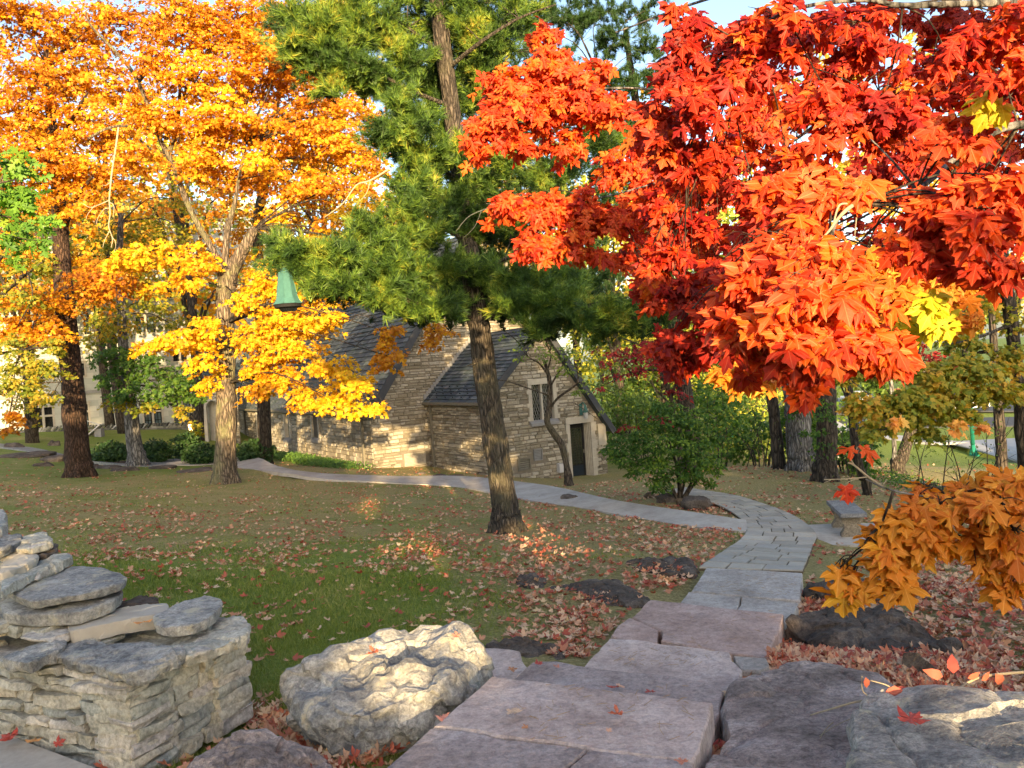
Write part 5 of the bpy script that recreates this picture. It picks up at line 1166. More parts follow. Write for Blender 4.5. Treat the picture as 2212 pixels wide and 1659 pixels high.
s6 = [(50,570,70,40,23,300),(40,640,60,35,23,220),(60,780,70,30,23,330),(100,800,50,25,23,220),(30,830,60,25,23,260),(120,740,35,20,23,120),(60,500,60,40,23,160),(110,860,40,18,22.5,120),(20,740,50,30,23,160)]
leaves_px('crown', T_MID, s6, .10, M['lf_olive'], t6, .8, 2.0); twigs(t6, [(60,590,23),(100,560,23),(50,755,23),(70,830,23),(130,825,23),(40,500,23)], s6, M['bark_dark'], .015)
# green oak sprig at the left edge, near
t7 = empty('oak_branch', P(-60, 420, 8), 'sprays of lobed bright green oak leaves entering from the left edge', 'branch')
s7 = [(30,350,40,30,8,40),(45,400,45,28,8,48),(30,450,45,30,8,46),(70,480,35,22,8,34),(20,510,35,25,8,30),(85,520,25,18,8,18),(15,400,25,40,8.4,30),(15,560,16,14,8,9)]
leaves_px('leaves', T_OAK, s7, .13, M['lf_oak'], t7, .8, 1.4, sub=7, srad=.16, up=.2, face=(0, -.7, 0))
b = MB(); 
for l in ([(-80,400,8,9),(0,395,8,4),(60,380,8,2)],[(-80,470,8,8),(0,465,8,4),(80,490,8,2)],[(-60,430,8,5),(0,500,8,3),(80,520,8,1.5)],[(0,395,8,3),(20,345,8,1.5)]): limb_px(b, l, 6)
b.build('stem', M['bark_dark'], t7, True)
# pale dead twig hanging in the orange crown
dt = empty('dead_branch', P(256, 275, 21), 'bare pale dead branch hanging among the orange leaves, forked like antlers at its tip', 'branch')
b = MB()
for l in ([(256,275,21,4),(250,320,21,4),(242,370,21,3.6),(238,410,21,3.2),(236,435,21,3),(238,460,21,2.6),(235,490,21,2.4),(243,515,21,2),(240,535,21,1.4)],[(237,432,21,2.6),(215,442,21,2),(195,448,21,1.6),(180,440,21,1.2)],[(205,444,21,1.6),(190,462,21,1.2),(186,474,21,.8)],
          [(237,450,21,2),(225,452,21,1.5),(212,470,21,1),(208,485,21,.8)],[(236,500,21,2),(226,520,21,1.4),(222,535,21,.9)],[(241,510,21,1.6),(250,525,21,1.2),(247,545,21,.8)],[(236,436,21,2),(246,445,21,1.2),(244,470,21,1)],[(250,330,21,2),(240,345,21,1),(236,360,21,.7)],[(242,390,21,2),(230,400,21,1.2),(222,400,21,.8)]): limb_px(b, l, 6)
b.build('twig', M['twig'], dt, True)

# ------------------------------------------------------------------ big white pine
pt = tree('pine_tree', 'big dark barked pine with leaning trunk in the middle of the lawn', None,
    [(1095,1148,14.5,74),(1092,1105,14.5,57),(1080,1020,14.5,54),(1066,930,14.5,51),(1052,830,14.5,48),(1040,740,14.5,46),(1030,680,14.5,45),(1015,560,14.5,42),(1003,470,14.5,40),(990,350,14.5,38),(975,230,14.5,36),(958,110,14.5,34),(945,20,14.5,32),(930,-80,14.5,28),(915,-220,14.5,22)], M['bark_pine'],
    [[(1035,690,14.5,14),(1100,665,13.8,11),(1180,645,13.2,9),(1260,660,12.8,6),(1380,690,12.5,3)],[(1030,690,14.5,12),(960,665,13.8,9),(880,650,13.2,7),(780,620,12.8,4),(700,590,12.6,2)],
     [(1000,350,14.5,13),(1060,335,14,12),(1130,315,13.8,10),(1200,280,13.6,8),(1280,260,13.5,5)],[(995,400,14.5,11),(940,350,14,8),(860,300,13.6,5),(820,250,13.4,3)],[(1010,520,14.5,12),(930,480,13.8,8),(850,450,13.3,5)],
     [(975,230,14.5,11),(900,200,14,8),(820,160,13.6,6),(720,100,13.3,4),(660,60,13,3)],[(960,120,14.5,11),(880,60,14,7),(800,10,13.6,4)],[(965,150,14.5,11),(1040,90,14,8),(1120,40,14,5),(1200,10,14,3)],[(1020,600,14.5,10),(1090,560,14,8),(1180,540,13.6,5)],[(1010,560,14.5,9),(900,560,13.8,6),(800,540,13.2,4)],[(1045,780,14.5,5),(1010,790,14.2,2)]],
    26, 1.22, seed=20)
sp = [(640,40,50,40,13,190),(690,70,60,45,13,260),(650,110,45,35,13,160),(760,60,60,50,13.3,250),(730,130,60,40,13.2,240),(790,160,50,40,13.4,200),(840,60,50,50,13.8,200),(880,130,50,50,14,190),(930,60,40,50,15,140),
 (860,215,30,30,12.9,110),(880,260,45,35,13,190),(850,290,50,35,13.2,190),(940,180,50,60,15,190),(960,270,40,60,15.2,160),(900,330,50,35,13.6,180),(950,350,50,40,14,160),(1000,60,60,50,14.6,220),(1070,80,60,50,14.8,210),(1040,150,50,40,15,150),(1120,30,60,40,14.8,180),(1010,200,40,50,15.4,120),
 (900,400,50,35,13.4,190),(960,440,50,40,14,200),(880,450,50,35,13.2,180),(1040,400,50,40,14.4,160),(920,500,60,35,13.4,230),(860,520,50,30,13,190),(800,490,45,30,12.9,160),(1030,480,50,50,14.4,200),(1100,490,50,40,14.4,160),
 (760,545,55,28,12.8,230),(700,560,60,28,12.6,250),(640,560,50,30,12.6,180),(610,540,35,30,12.6,110),(820,580,60,30,13,250),(890,590,55,35,13.2,240),(960,580,50,35,13.8,200),(760,610,60,25,12.8,230),(840,640,60,25,13,240),(920,660,55,28,13.4,230),(980,660,40,28,14,140),(680,610,40,20,12.6,110),
 (1060,590,50,40,14,180),(1120,600,60,35,13.8,230),(1180,640,60,30,13.3,240),(1100,660,50,25,13.6,190),(1240,660,50,30,13,200),(1240,610,50,30,13.6,150),(1310,680,55,26,12.8,210),(1370,690,50,24,12.6,170),(1430,670,40,25,12.6,110),(1180,700,50,18,13.2,110),(1290,720,50,14,13,90),(1180,560,60,30,14,170),
 (1230,330,60,35,13.6,130),(1300,300,50,40,13.8,120),(1180,380,60,35,14,120),(1100,350,50,35,14,120),(1000,330,30,40,13.6,90),(840,180,45,35,14,120),(720,180,40,25,13.2,90),(900,-20,80,40,14.4,200),(1050,0,90,40,14.6,200),(760,0,80,40,13.4,200)]
def pine_tufts(specs, size, m, parent, dens=1.0, name='crown'):
    Pp, Ax = [], []
    for u, v, ru, rv, d, n in specs:
        c = np.array(P(u, v, d)); s = d / F; r = np.array([ru * s, ru * s, rv * s * .85]); n = int(n * dens); ns = max(3, n // 12); sc = sphere_pts(ns, .5); w_ = RNG.integers(0, ns, n)
        sd_ = unit(sc * [1, 1, .3] + [0, 0, .35] + RNG.normal(0, .35, (ns, 3))); tt = RNG.uniform(-.5, .5, (n, 1)) * .55
        Pp.append(c + sc[w_] * r + sd_[w_] * tt + RNG.normal(0, .05, (n, 3))); Ax.append(unit(sd_[w_] + RNG.normal(0, .45, (n, 3)) + [0, -.1, .25]))
    Pp, Ax = np.concatenate(Pp), np.concatenate(Ax); nn = unit(np.cross(Ax, RNG.normal(size=Ax.shape)))
    vs, ts = [], []; off = 0; k = 6; part = RNG.integers(0, k, len(Pp))
    for j in range(k):
        tv, tf = tuft_template(24, j); q = part == j; P_, A__, N_ = Pp[q], Ax[q], nn[q]; X_ = np.cross(A__, N_); S = (size * RNG.uniform(.75, 1.2, len(P_)))[:, None, None]
        V = P_[:, None] + S * (tv[None, :, 0:1] * X_[:, None] + tv[None, :, 1:2] * A__[:, None] + tv[None, :, 2:3] * N_[:, None]); T = tf[None] + (np.arange(len(P_)) * len(tv))[:, None, None] + off
        vs.append(V.reshape(-1, 3)); ts.append(T.reshape(-1, 3)); off += V.shape[0] * V.shape[1]
    return obj_np(name, np.concatenate(vs), np.concatenate(ts), m, parent)
pine_tufts(sp, .185, M['needles'], pt, 1.35)
pine_tufts([(u, v + 10, ru * 1.1, rv, d + 1.5, n * .9) for u, v, ru, rv, d, n in sp if v < 720] + [(1010, 250, 70, 90, 15.6, 200), (1040, 480, 70, 60, 15.2, 200), (1010, 620, 80, 40, 15, 240), (1120, 640, 80, 30, 14.8, 240), (1230, 655, 80, 28, 14.4, 220), (1080, 330, 60, 60, 15.6, 160), (1000, 130, 80, 70, 16, 220)], .19, M['lf_yew'], pt, 1.5)  # darker needles behind the green ones, the crown's inner shade put into the colour
anp = [(1035,690,14.5),(1100,665,13.8),(1180,645,13.2),(1260,660,12.8),(960,665,13.8),(880,650,13.2),(780,620,12.8),(1060,335,14),(1200,280,13.6),(940,350,14),(860,300,13.6),(930,480,13.8),(900,200,14),(820,160,13.6),(720,100,13.3),(880,60,14),(1040,90,14),(1120,40,14),(1090,560,14),(900,560,13.8),(800,540,13.2),(1005,450,14.5),(980,250,14.5)]
twigs(pt, anp, sp, M['bark_dark'], .010, 8)
# bare pale pine twigs
b = MB()
for l in ([(1075,445,12,2.5),(1040,455,12,2.2),(1010,470,12,1.8),(985,500,12,1.2)],[(1040,455,12,1.6),(1025,490,12,1.2),(1000,515,12,.8)],[(1120,470,12,2),(1080,445,12,2),(1050,440,12,1)],[(840,365,13,4),(800,390,13,4),(770,400,13,3),(740,440,13,2.5),(700,470,13,1.5)],[(800,390,13,2.5),(790,420,13,1.5),(760,450,13,1)]): limb_px(b, l, 6)
b.build('bare_twigs', M['twig'], pt, True)
# pine behind on the right, upper part visible
pt2 = tree('pine_tree', 'second pine standing farther back, its dark crown between the big pine and the red maple', None, [(1500,1000,27,40),(1480,850,27,34),(1440,600,27,28),(1400,400,27,22),(1370,200,27,16),(1350,60,27,10)], M['bark_dark'], [[(1400,400,27,10),(1320,330,26.5,6),(1250,300,26,3)],[(1380,250,27,9),(1300,180,26.5,5),(1220,130,26,3)],[(1390,300,27,9),(1440,260,26.5,5)]], 10, 1.2, seed=22)
sp2 = [(1080,210,60,50,24,150),(1130,260,60,50,24,150),(1060,120,60,50,24,130),(1100,400,60,50,24,150),(1050,560,60,40,24,120),(1180,600,70,40,24,160),(1290,600,70,40,24,160),(1160,70,70,50,28,160),(1230,20,80,40,28,160),(1300,20,80,40,28,150),(1400,20,60,40,28,120),(1130,150,50,50,28,110),(1190,440,60,40,27,140),(1300,430,60,40,27,140),(1140,330,50,50,28,110),(1250,520,60,40,27,140),(1350,480,60,50,27,130),(1180,250,60,40,28,120),(1330,90,60,40,26,160),(1250,60,60,40,27,120),(1290,170,60,45,26,170),(1370,180,60,45,26,190),(1240,190,50,40,27,110),(1400,100,50,40,26,110),(1350,270,60,40,27,170),(1270,290,60,40,27,150),(1220,370,60,40,27,120),(1310,370,60,35,27,130),(1180,110,60,50,27,110),(1200,30,60,40,27,90),(1400,330,50,50,27,110),(1440,600,70,60,27,160),(1420,500,60,60,27,120),(1520,660,50,40,27,80)]
pine_tufts(sp2, .24, M['lf_yew'], pt2, 2.0); twigs(pt2, [(1400,400,27),(1380,250,27),(1320,330,26.5),(1300,180,26.5),(1440,600,27)], sp2, M['bark_dark'], .015, 9)
# hanging copper lantern on a pine limb
lc = P(620, 600, 12.6); ln_ = empty('hanging_lantern', lc, 'tapered green copper lantern hanging left of the pine with a flared skirt', 'lantern'); s = 12.6 / F
top = P(615, 588, 12.6); bot = P(622, 662, 12.6); axl = (top - bot).normalized(); hgt = (top - bot).length
sh = MB(); sh.lathe(bot, [(.235, .035), (.225, .05), (.175, .13), (.155, .20), (.15, .26), (.135, .40), (.115, .52), (.10, hgt)], 8, axl); sh.build('shade', M['verdigris'], ln_)
rg = MB(); rg.lathe(bot, [(.17, -.03), (.215, -.02), (.215, .03), (.23, .034)], 24, axl); rg.build('ring', M['black'], ln_)
gl = MB(); gl.lathe(bot, [(.10, -.09), (.15, -.035)], 16, axl); gl.build('lens', M['glass'], ln_)
cpn = MB(); cpn.lathe(bot + axl * hgt, [(.08, 0), (.06, .06), (.02, .09)], 10, axl); cpn.tube([bot + axl * hgt, P(612, 560, 12.6), P(640, 520, 12.6)], [.015] * 3, 6); cpn.build('cap', M['verdigris'], ln_)
sm_ = MB()
for k in range(8):
    a = 2 * math.pi * k / 8; x = axl.orthogonal().normalized(); y = axl.cross(x); dd = x * math.cos(a) + y * math.sin(a); sm_.tube([bot + dd * .235 + axl * .04, bot + dd * .177 + axl * .13, bot + dd * .153 + axl * .26, bot + dd * .103 + axl * hgt], [.008] * 4, 5)
sm_.build('seam', M['verdigris'], ln_)

# ------------------------------------------------------------------ red maple overhanging from the right
rm = tree('red_maple_tree', 'brilliant red and orange maple whose boughs hang into the photo from the upper right', None,
    [(3350,2300,3.6,200),(3250,1500,3.6,170),(3100,700,3.7,150),(2950,100,3.8,130),(2900,-500,3.8,90)], M['bark_grey'],
    [[(3060,500,3.7,90),(2700,480,3.4,45),(2400,300,3.3,30),(2200,270,3.2,18),(2080,330,3.1,13),(1980,410,3.0,12),(1860,440,2.8,11),(1810,470,2.6,10),(1790,540,2.5,7),(1770,600,2.45,4)],
     [(3000,200,3.8,80),(2700,60,3.6,30),(2300,10,3.5,16),(2100,8,3.4,15),(1950,12,3.4,13),(1850,0,3.4,10),(1700,25,3.5,8),(1600,90,3.6,5),(1540,160,3.7,3)],
     [(3050,400,3.7,70),(2700,350,4.6,30),(2400,380,4.8,22),(2150,440,4.8,12),(2050,480,4.7,9),(1900,540,4.6,6),(1750,600,4.6,3)],
     [(2700,350,4.6,25),(2300,250,5,14),(1900,200,5.2,9),(1720,300,5.3,7),(1600,370,5.4,6),(1500,370,5.5,5),(1400,400,5.5,4),(1280,430,5.6,3),(1120,440,5.6,2)],
     [(1900,200,5.2,9),(1700,190,5.4,7),(1500,200,5.5,6),(1350,190,5.6,5),(1230,200,5.6,3),(1060,250,5.6,2)],
     [(2950,100,3.8,60),(2500,-60,5,25),(2000,-60,5.4,12),(1600,-20,5.6,7),(1330,70,5.6,3)],
     [(3150,1000,3.7,70),(2700,1050,3,30),(2400,1060,2.6,16),(2250,1070,2.4,9),(2150,1110,2.3,6),(2000,1140,2.2,4),(1900,1200,2.2,3)],
     [(2300,1065,2.5,7),(2200,1100,2.4,5),(2050,1080,2.2,4),(1930,1060,2.1,4),(1870,1035,2.1,3)],
     [(2210,270,3.2,9),(2260,200,3.1,6),(2150,150,3.1,3)],[(1980,410,3.0,7),(1930,350,3.0,5),(1880,300,3.0,3)],[(1620,380,5.3,5),(1610,470,5.3,4),(1600,520,5.3,2)]],
    14, 1.2, seed=31)
b = MB()                                            # pale bare twigs
for l in ([(1905,1050,2.1,5),(1875,1030,2.1,5),(1845,1005,2.1,4.5),(1832,1000,2.1,4)],[(1875,1030,2.1,3),(1850,1033,2.1,3),(1820,1035,2.1,2.6),(1780,1036,2.1,2)],[(1845,1005,2.1,3),(1836,985,2.1,3),(1848,975,2.1,2),(1852,965,2.1,2)],[(1855,1033,2.1,2.5),(1835,1040,2.1,2),(1825,1047,2.1,1.4)],[(1838,1036,2.1,2),(1830,1027,2.1,1.2)],
          [(1900,1060,2.1,3),(1910,1045,2.1,2.5),(1915,1035,2.1,1.5)],[(1795,1037,2.1,2),(1780,1043,2.1,1)],
          [(1865,430,2.6,9),(1830,452,2.5,9),(1808,475,2.5,7),(1790,500,2.5,5),(1770,520,2.5,3)],[(1830,440,2.5,4),(1812,445,2.5,5),(1800,485,2.5,4)],[(1850,470,2.5,3),(1846,510,2.5,3)]): limb_px(b, l, 6)
b.build('bare_twigs', M['twig'], rm, True)
kw = dict(sub=6, srad=.16, droop=.9, up=.35, rand=.62, face=(0, -.75, .1))
far_red = [(1190,130,70,45,5.5,46),(1090,190,60,50,5.5,46),(1150,220,90,45,5.5,70),(1240,200,80,50,5.6,60),(1060,260,50,35,5.5,30),(1300,230,55,40,5.6,34),(1030,315,28,28,5.5,16),(1110,300,40,22,5.5,18),(1210,300,60,30,5.7,24),(1260,150,60,40,5.7,26),(1180,70,26,30,5.5,10),
 (1110,435,55,28,5.5,30),(1180,450,60,35,5.5,44),(1250,440,60,35,5.6,44),(1150,510,45,40,5.5,32),(1220,510,50,35,5.5,30),(1310,470,60,40,5.6,40),(1280,540,40,25,5.6,14),(1150,545,30,14,5.5,8),(1400,440,70,60,5.8,60),(1380,540,60,40,5.8,36),(1340,350,60,45,5.8,40),(1420,300,70,60,6,50),(1500,520,70,60,6,60),(1500,400,80,60,6,70),(1560,600,60,60,6,50),(1420,620,40,40,5.6,26),(1400,590,30,30,5.4,16)]
leaves_px('crown', T_NEAR, far_red, .080, M['lf_redorange'], rm, .8, 3.8, **kw)
deep = [(1600,300,110,90,5.2,120),(1720,200,110,90,5.2,130),(1850,120,110,80,5.2,130),(2000,200,110,90,5.2,130),(2130,120,110,90,5.2,120),(1950,340,110,80,5.0,130),(2100,350,110,80,5.0,130),(1700,430,110,70,5.0,120),(1620,520,80,60,5.0,80),(1850,520,90,60,4.8,70),(2000,500,90,70,4.8,80),(2130,520,90,70,4.8,80),(1560,120,90,80,5.3,90),(1700,60,110,60,5.3,90),(1900,30,110,50,5.3,90),(2100,20,110,50,5.3,90),(2250,250,100,120,5,90),(2250,450,100,100,5,80)]
leaves_px('crown', T_NEAR, deep, .082, M['lf_red'], rm, .8, 1.8, **kw)
mid = [(1480,60,60,60,3.7,44),(1470,150,50,60,3.7,40),(1540,220,60,50,3.6,40),(1620,130,80,70,3.6,60),(1480,290,60,50,3.8,38),(1400,260,40,50,3.9,28),(1460,350,60,45,3.9,38),(1560,330,70,50,3.8,44),(1430,440,50,50,4,36),(1500,470,60,50,4,44),(1440,560,50,40,4,34),(1480,640,55,45,4,40),(1450,720,50,40,4,34),(1500,760,50,30,4,26),(1410,530,30,30,4,12),(1700,340,90,60,3.6,60),(1800,230,90,70,3.5,70),(1900,250,90,70,3.5,60),(1640,440,70,50,3.8,44),(1520,700,45,50,3.8,30),(2050,130,90,60,3.5,50),(2180,200,80,80,3.4,50),(1560,560,50,40,3.8,26),(1660,40,90,40,3.5,44),(1830,60,90,50,3.5,44),(2180,40,80,50,3.4,40)]
leaves_px('crown', T_NEAR, mid, .082, M['lf_red'], rm, .8, 1.8, **kw)
nearc = [(1720,390,60,35,2.7,18),(1800,390,55,35,2.6,18),(1740,460,50,35,2.6,16),(1700,520,60,40,2.5,24),(1760,550,70,45,2.4,34),(1650,600,60,45,2.5,30),(1590,640,45,45,2.6,24),(1740,620,90,45,2.35,44),(1820,640,70,45,2.35,34),(1700,690,80,45,2.4,40),(1800,710,80,40,2.35,40),(1880,730,60,32,2.35,26),(1620,700,55,40,2.5,26),(1740,760,60,30,2.4,22),(1680,760,40,30,2.5,14),(1910,760,35,18,2.35,9),(1735,820,20,25,2.5,6),(1600,790,20,20,2.7,5),
 (2010,470,70,45,2.7,26),(2100,430,70,50,2.6,28),(2180,380,60,60,2.5,26),(2060,540,60,35,2.7,18),(2150,560,45,35,2.5,14),(2160,470,60,40,2.5,20),(1970,430,50,40,2.8,16),(2200,150,60,70,2.5,18),(2050,280,80,50,2.8,26)]
leaves_px('crown', T_NEAR, nearc, .084, M['lf_redorange'], rm, .7, 1.9, sub=5, srad=.13, droop=.9, up=.3, rand=.5, face=(0, -.85, .15))
org = [(1900,580,70,50,3.6,40),(1960,620,60,40,3.6,32),(1900,680,60,30,3.8,24),(2060,610,60,35,3.6,26),(1850,600,50,50,3.7,30),(2000,570,60,40,3.8,30),(1940,700,40,25,3.8,14),(2080,690,40,22,4,12),(1640,820,30,30,4,12),(1560,800,16,20,4,6),(1620,760,30,20,4,8)]
leaves_px('crown', T_NEAR, org, .080, M['lf_orange_near'], rm, .8, 2.6, **kw)
p_, n_, t_ = cloud([((2.7 + .35 * (k % 4), -1.2 + .7 * (k // 4), 3.15 + .3 * ((k * 7) % 4)), (.55, .5, .28), 420) for k in range(12)] + [((1.45 + .4 * (k % 4), -1.0 + .9 * (k // 4 % 3), 3.75 + .45 * (k // 12) + .1 * (k % 3)), (.4, .5, .28), 300) for k in range(48)], sub=8, srad=.25, rand=.8)      # unseen crown clumps added above the viewer to shade the pine
scatter('crown', T_MID, p_, n_, t_, .095 * RNG.uniform(.6, 1.2, len(p_)), M['lf_orange_near'], rm)
low = [(2000,1050,40,24,2.15,9),(2030,1090,60,40,2.1,22),(1965,1105,45,28,2.15,13),(1915,1145,32,26,2.15,9),(1990,1150,55,35,2.15,20),(1885,1180,30,26,2.15,8),(1815,1225,16,10,2.2,3),(1900,1215,45,35,2.15,14),(1830,1250,25,22,2.2,6),(1950,1250,35,30,2.15,9),(2100,1060,40,35,2.2,12),(2180,1060,55,45,2.1,22),(2130,1130,50,35,2.1,16),(2200,1150,45,45,2.05,18),(2150,1210,60,30,2.1,18),(2200,1260,40,22,2.1,9),(2170,1090,50,30,2.0,12),(2060,1180,30,20,2.2,7),]
leaves_px('crown', T_NEAR, low, .070, M['lf_orange_near'], rm, .6, 1.35, sub=5, srad=.08, droop=.9, up=.45, rand=.5, face=(0, -.6, .2))
pp_ = np.array([P(1845,968,2.1), P(1862,972,2.1), P(1826,1050,2.1), P(1833,1056,2.1)]); scatter('crown', T_NEAR, pp_, unit(np.array([(0,-.5,.8),(.2,-.6,.7),(-.4,-.8,.3),(.3,-.8,.2)])), unit(np.array([(-.9,0,-.3),(.9,0,-.4),(.1,0,-1.),(.2,0,-1.)])), np.array([.05,.055,.05,.04]), M['lf_redorange'], rm)
leaves_px('crown', T_NEAR, [(2000,640,26,22,2.7,6),(2030,670,30,25,2.7,8),(1960,700,26,14,2.9,5),(2010,700,22,18,2.8,4),(2150,200,16,20,2.6,3)], .085, M['lf_yellowgreen'], rm, .5, 1.4, sub=4, srad=.08, up=.1, rand=.3, face=(0, -1, .2))
ar_ = [(1860,440,2.8),(1790,540,2.5),(2080,330,3.1),(2200,270,3.2),(1980,410,3),(1950,12,3.4),(1700,25,3.5),(1600,90,3.6),(2150,440,4.8),(1900,540,4.6),(1900,200,5.2),(1720,300,5.3),(1500,370,5.5),(1280,430,5.6),(1500,200,5.5),(1230,200,5.6),(2250,1070,2.4),(2000,1140,2.2),(1930,1060,2.1),(2150,1110,2.3),(2050,1080,2.2)]
twigs(rm, ar_, [s for s in far_red + deep + mid + nearc + org + low], M['bark_dark'], .0045, 5)

# ------------------------------------------------------------------ trees of the wood on the right
T = lambda label, spec, bark, limbs=(), n=14, fl=1.3, seed=1, group='trunks of the wood on the right': tree('woodland_tree', label, group, spec, bark, limbs, n, fl, 'tree', seed)
w1 = T('dark straight trunk, first of the wood right of the green shrub', [(1682,1002,23,30),(1676,930,23,24),(1668,860,23,22),(1660,780,23,20),(1652,650,23,17),(1640,450,23,12)], M['bark_dark'], seed=41)
w2 = T('thick pale grey trunk with spreading roots, the widest in the right wood', [(1733,1012,22.5,66),(1728,970,22.5,54),(1722,900,22.5,48),(1712,840,22.5,42),(1706,780,22.5,38),(1696,650,22.5,30),(1680,450,22.5,22)], M['bark_grey'], n=18, fl=1.4, seed=42)
w3 = T('dark ivy clad trunk directly right of the thick pale grey one', [(1782,1030,20.5,56),(1786,980,20.5,44),(1785,900,20.5,42),(1784,820,20.5,40),(1780,740,20.5,36),(1770,560,20.5,26),(1760,400,20.5,18)], M['bark_dark'], n=16, seed=43)
w4 = T('thin dark curving trunk leaning over behind the bench', [(1873,1062,17.5,18),(1864,1030,17.5,19),(1850,980,17.5,18),(1842,900,17.5,17),(1832,830,17.5,16),(1820,760,17.5,15),(1805,600,17.5,10)], M['bark_dark'], [[(1842,910,17.5,6),(1828,860,17,5),(1815,830,17,3)]], 10, 1.1, seed=44)
w5 = T('very slim pale trunk standing right of the thin curving one', [(1933,1008,24,11),(1931,940,24,10),(1927,860,24,9.5),(1922,780,24,8),(1915,640,24,5)], M['bark_grey'], n=8, fl=1.1, seed=45)
w6 = T('short leaning grey trunk beside the very slim pale one', [(1940,1020,24,30),(1950,985,24,26),(1965,940,24,23),(1985,880,24,20),(2000,800,24,15)], M['bark_pine'], seed=46)
w7 = T('dark trunk left of the rightmost one at the far right', [(2168,1035,19,24),(2163,980,19,22),(2158,900,19,20),(2150,800,19,17),(2140,650,19,12)], M['bark_dark'], [[(2158,900,19,7),(2170,870,18.6,5),(2185,850,18.4,3)]], 12, 1.2, seed=47)
w8 = T('dark trunk at the right edge of the photo', [(2222,1050,15,34),(2212,960,15,30),(2205,860,15,28),(2190,740,15,27),(2175,620,15,25),(2165,540,15,22),(2150,400,15,15)], M['bark_dark'], [[(2195,770,15,12),(2130,760,14.5,8),(2080,775,14.2,6),(2020,800,14,3)],[(2180,620,15,9),(2130,610,14.6,6),(2090,625,14.3,3)],[(2185,700,15,9),(2110,730,14.4,5),(2040,745,14,2)],[(2200,850,15,9),(2120,870,14.4,6),(2030,910,14,4),(1940,930,13.6,2)]], 16, 1.2, seed=48)
s8 = [(2150,790,60,28,14.5,230),(2080,790,60,28,14,250),(2010,810,60,28,13.8,250),(2120,840,70,30,14,280),(2040,850,60,30,13.8,260),(1970,860,55,28,13.6,230),(1900,880,50,25,13.6,170),(1860,870,40,22,13.6,110),(1960,905,50,22,13.4,150),(2040,890,50,20,13.6,150),(2180,850,45,30,14.4,150),(1910,920,40,14,13.3,80),(2000,935,40,14,13.3,70),(1890,940,26,10,13,30),
 (1870,800,45,22,14,110),(1820,810,40,22,14,70),(2190,760,40,20,14.4,90),(2100,740,60,20,14.4,100),(1940,780,60,30,14.5,120),(2080,900,40,14,13.5,70),(2140,640,50,30,15,100),(2060,720,50,30,15,90),(2190,680,40,40,15,90)]
leaves_px('crown', T_MID, s8, .10, M['lf_olive'], w8, .8, 2.4); twigs(w8, [(2080,775,14.2),(2020,800,14),(2120,870,14.4),(2030,910,14),(1940,930,13.6),(2190,740,15),(2040,745,14),(2180,620,15)], s8, M['bark_dark'], .010)
leaves_px('crown', T_MID, [(2075,905,25,10,12.8,26),(2110,925,22,10,12.8,22),(1930,905,20,12,12.8,18),(2060,930,18,8,12.8,10)], .12, M['lf_orange_near'], w8, .8, 1.3)
# crowns high above the wood, behind the red leaves
for r_, sp_, mm, sz in ((w2, [(1650,600,90,60,24,240),(1720,520,90,60,24,240),(1620,430,90,70,25,240),(1760,380,100,80,25,260),(1700,250,100,80,26,240),(1560,350,80,70,26,200),(1500,500,80,50,26,160),(1500,250,80,80,27,160),(1620,150,100,80,27,200),(1400,200,60,70,28,130),(1370,380,60,50,28,110)], 'lf_olive', .19),
                        (w3, [(1880,450,110,80,23,260),(1900,300,110,80,24,260),(2050,300,110,80,24,240),(2050,450,110,70,23,240),(1850,150,110,80,25,240),(2050,120,120,80,25,240),(2180,250,80,100,25,200),(2180,500,60,80,23,160)], 'lf_far_gold', .19),
                        (w1, [(1600,700,60,40,23,150),(1540,640,60,40,24,130),(1640,760,50,30,23,100),(1560,780,40,30,23,70)], 'lf_olive', .16)):
    leaves_px('crown', T_KITE, sp_, sz, M[mm], r_, .9, 1.6)
# ivy on trunks
p_, n_, t_ = cloud([px_clump(1724, 890, 26, 24, 22.0, 130), px_clump(1735, 930, 22, 14, 22.0, 60)], rand=.8); scatter('ivy', T_OVAL, p_, n_, t_, .10 * RNG.uniform(.6, 1.2, len(p_)), M['lf_bush'], w2)
p_, n_, t_ = cloud([px_clump(1775, 880, 18, 40, 20.1, 160), px_clump(1772, 960, 14, 50, 20.1, 110)], rand=.8); scatter('ivy', T_OVAL, p_, n_, t_, .10 * RNG.uniform(.6, 1.2, len(p_)), M['lf_bush'], w3)

# dogwood by the chapel window, bent trunk
dg = tree('dogwood_tree', 'small dogwood with a bent twisting trunk in front of the chapel window', None,
    [(1228,1032,26,20),(1222,995,26,13),(1212,960,26,14),(1195,935,26,15),(1182,910,26,13),(1186,885,26,13),(1188,850,26,12),(1186,815,26,9),(1176,780,26,7)], M['bark_pine'],
    [[(1190,880,26,6),(1205,860,25.7,5.5),(1235,838,25.4,5),(1248,825,25.2,4),(1247,800,25.2,3),(1240,780,25,2)],[(1186,840,26,5),(1200,815,25.8,4),(1215,790,25.6,3),(1225,760,25.5,2)],[(1188,855,26,4),(1160,845,25.6,3),(1130,835,25.4,3),(1090,822,25.2,2),(1062,826,25,1.4)],[(1184,810,26,5),(1165,785,25.7,4),(1140,770,25.5,3),(1115,735,25.3,2.4),(1085,712,25.2,1.5)],[(1182,800,26,4),(1190,770,25.8,3),(1180,740,25.6,2)],[(1248,825,25.2,3),(1290,835,25,2),(1330,850,24.8,1.4)],[(1240,870,25.4,2),(1270,890,25.2,1.4),(1290,905,25,1)]], 10, 1.7, seed=51)
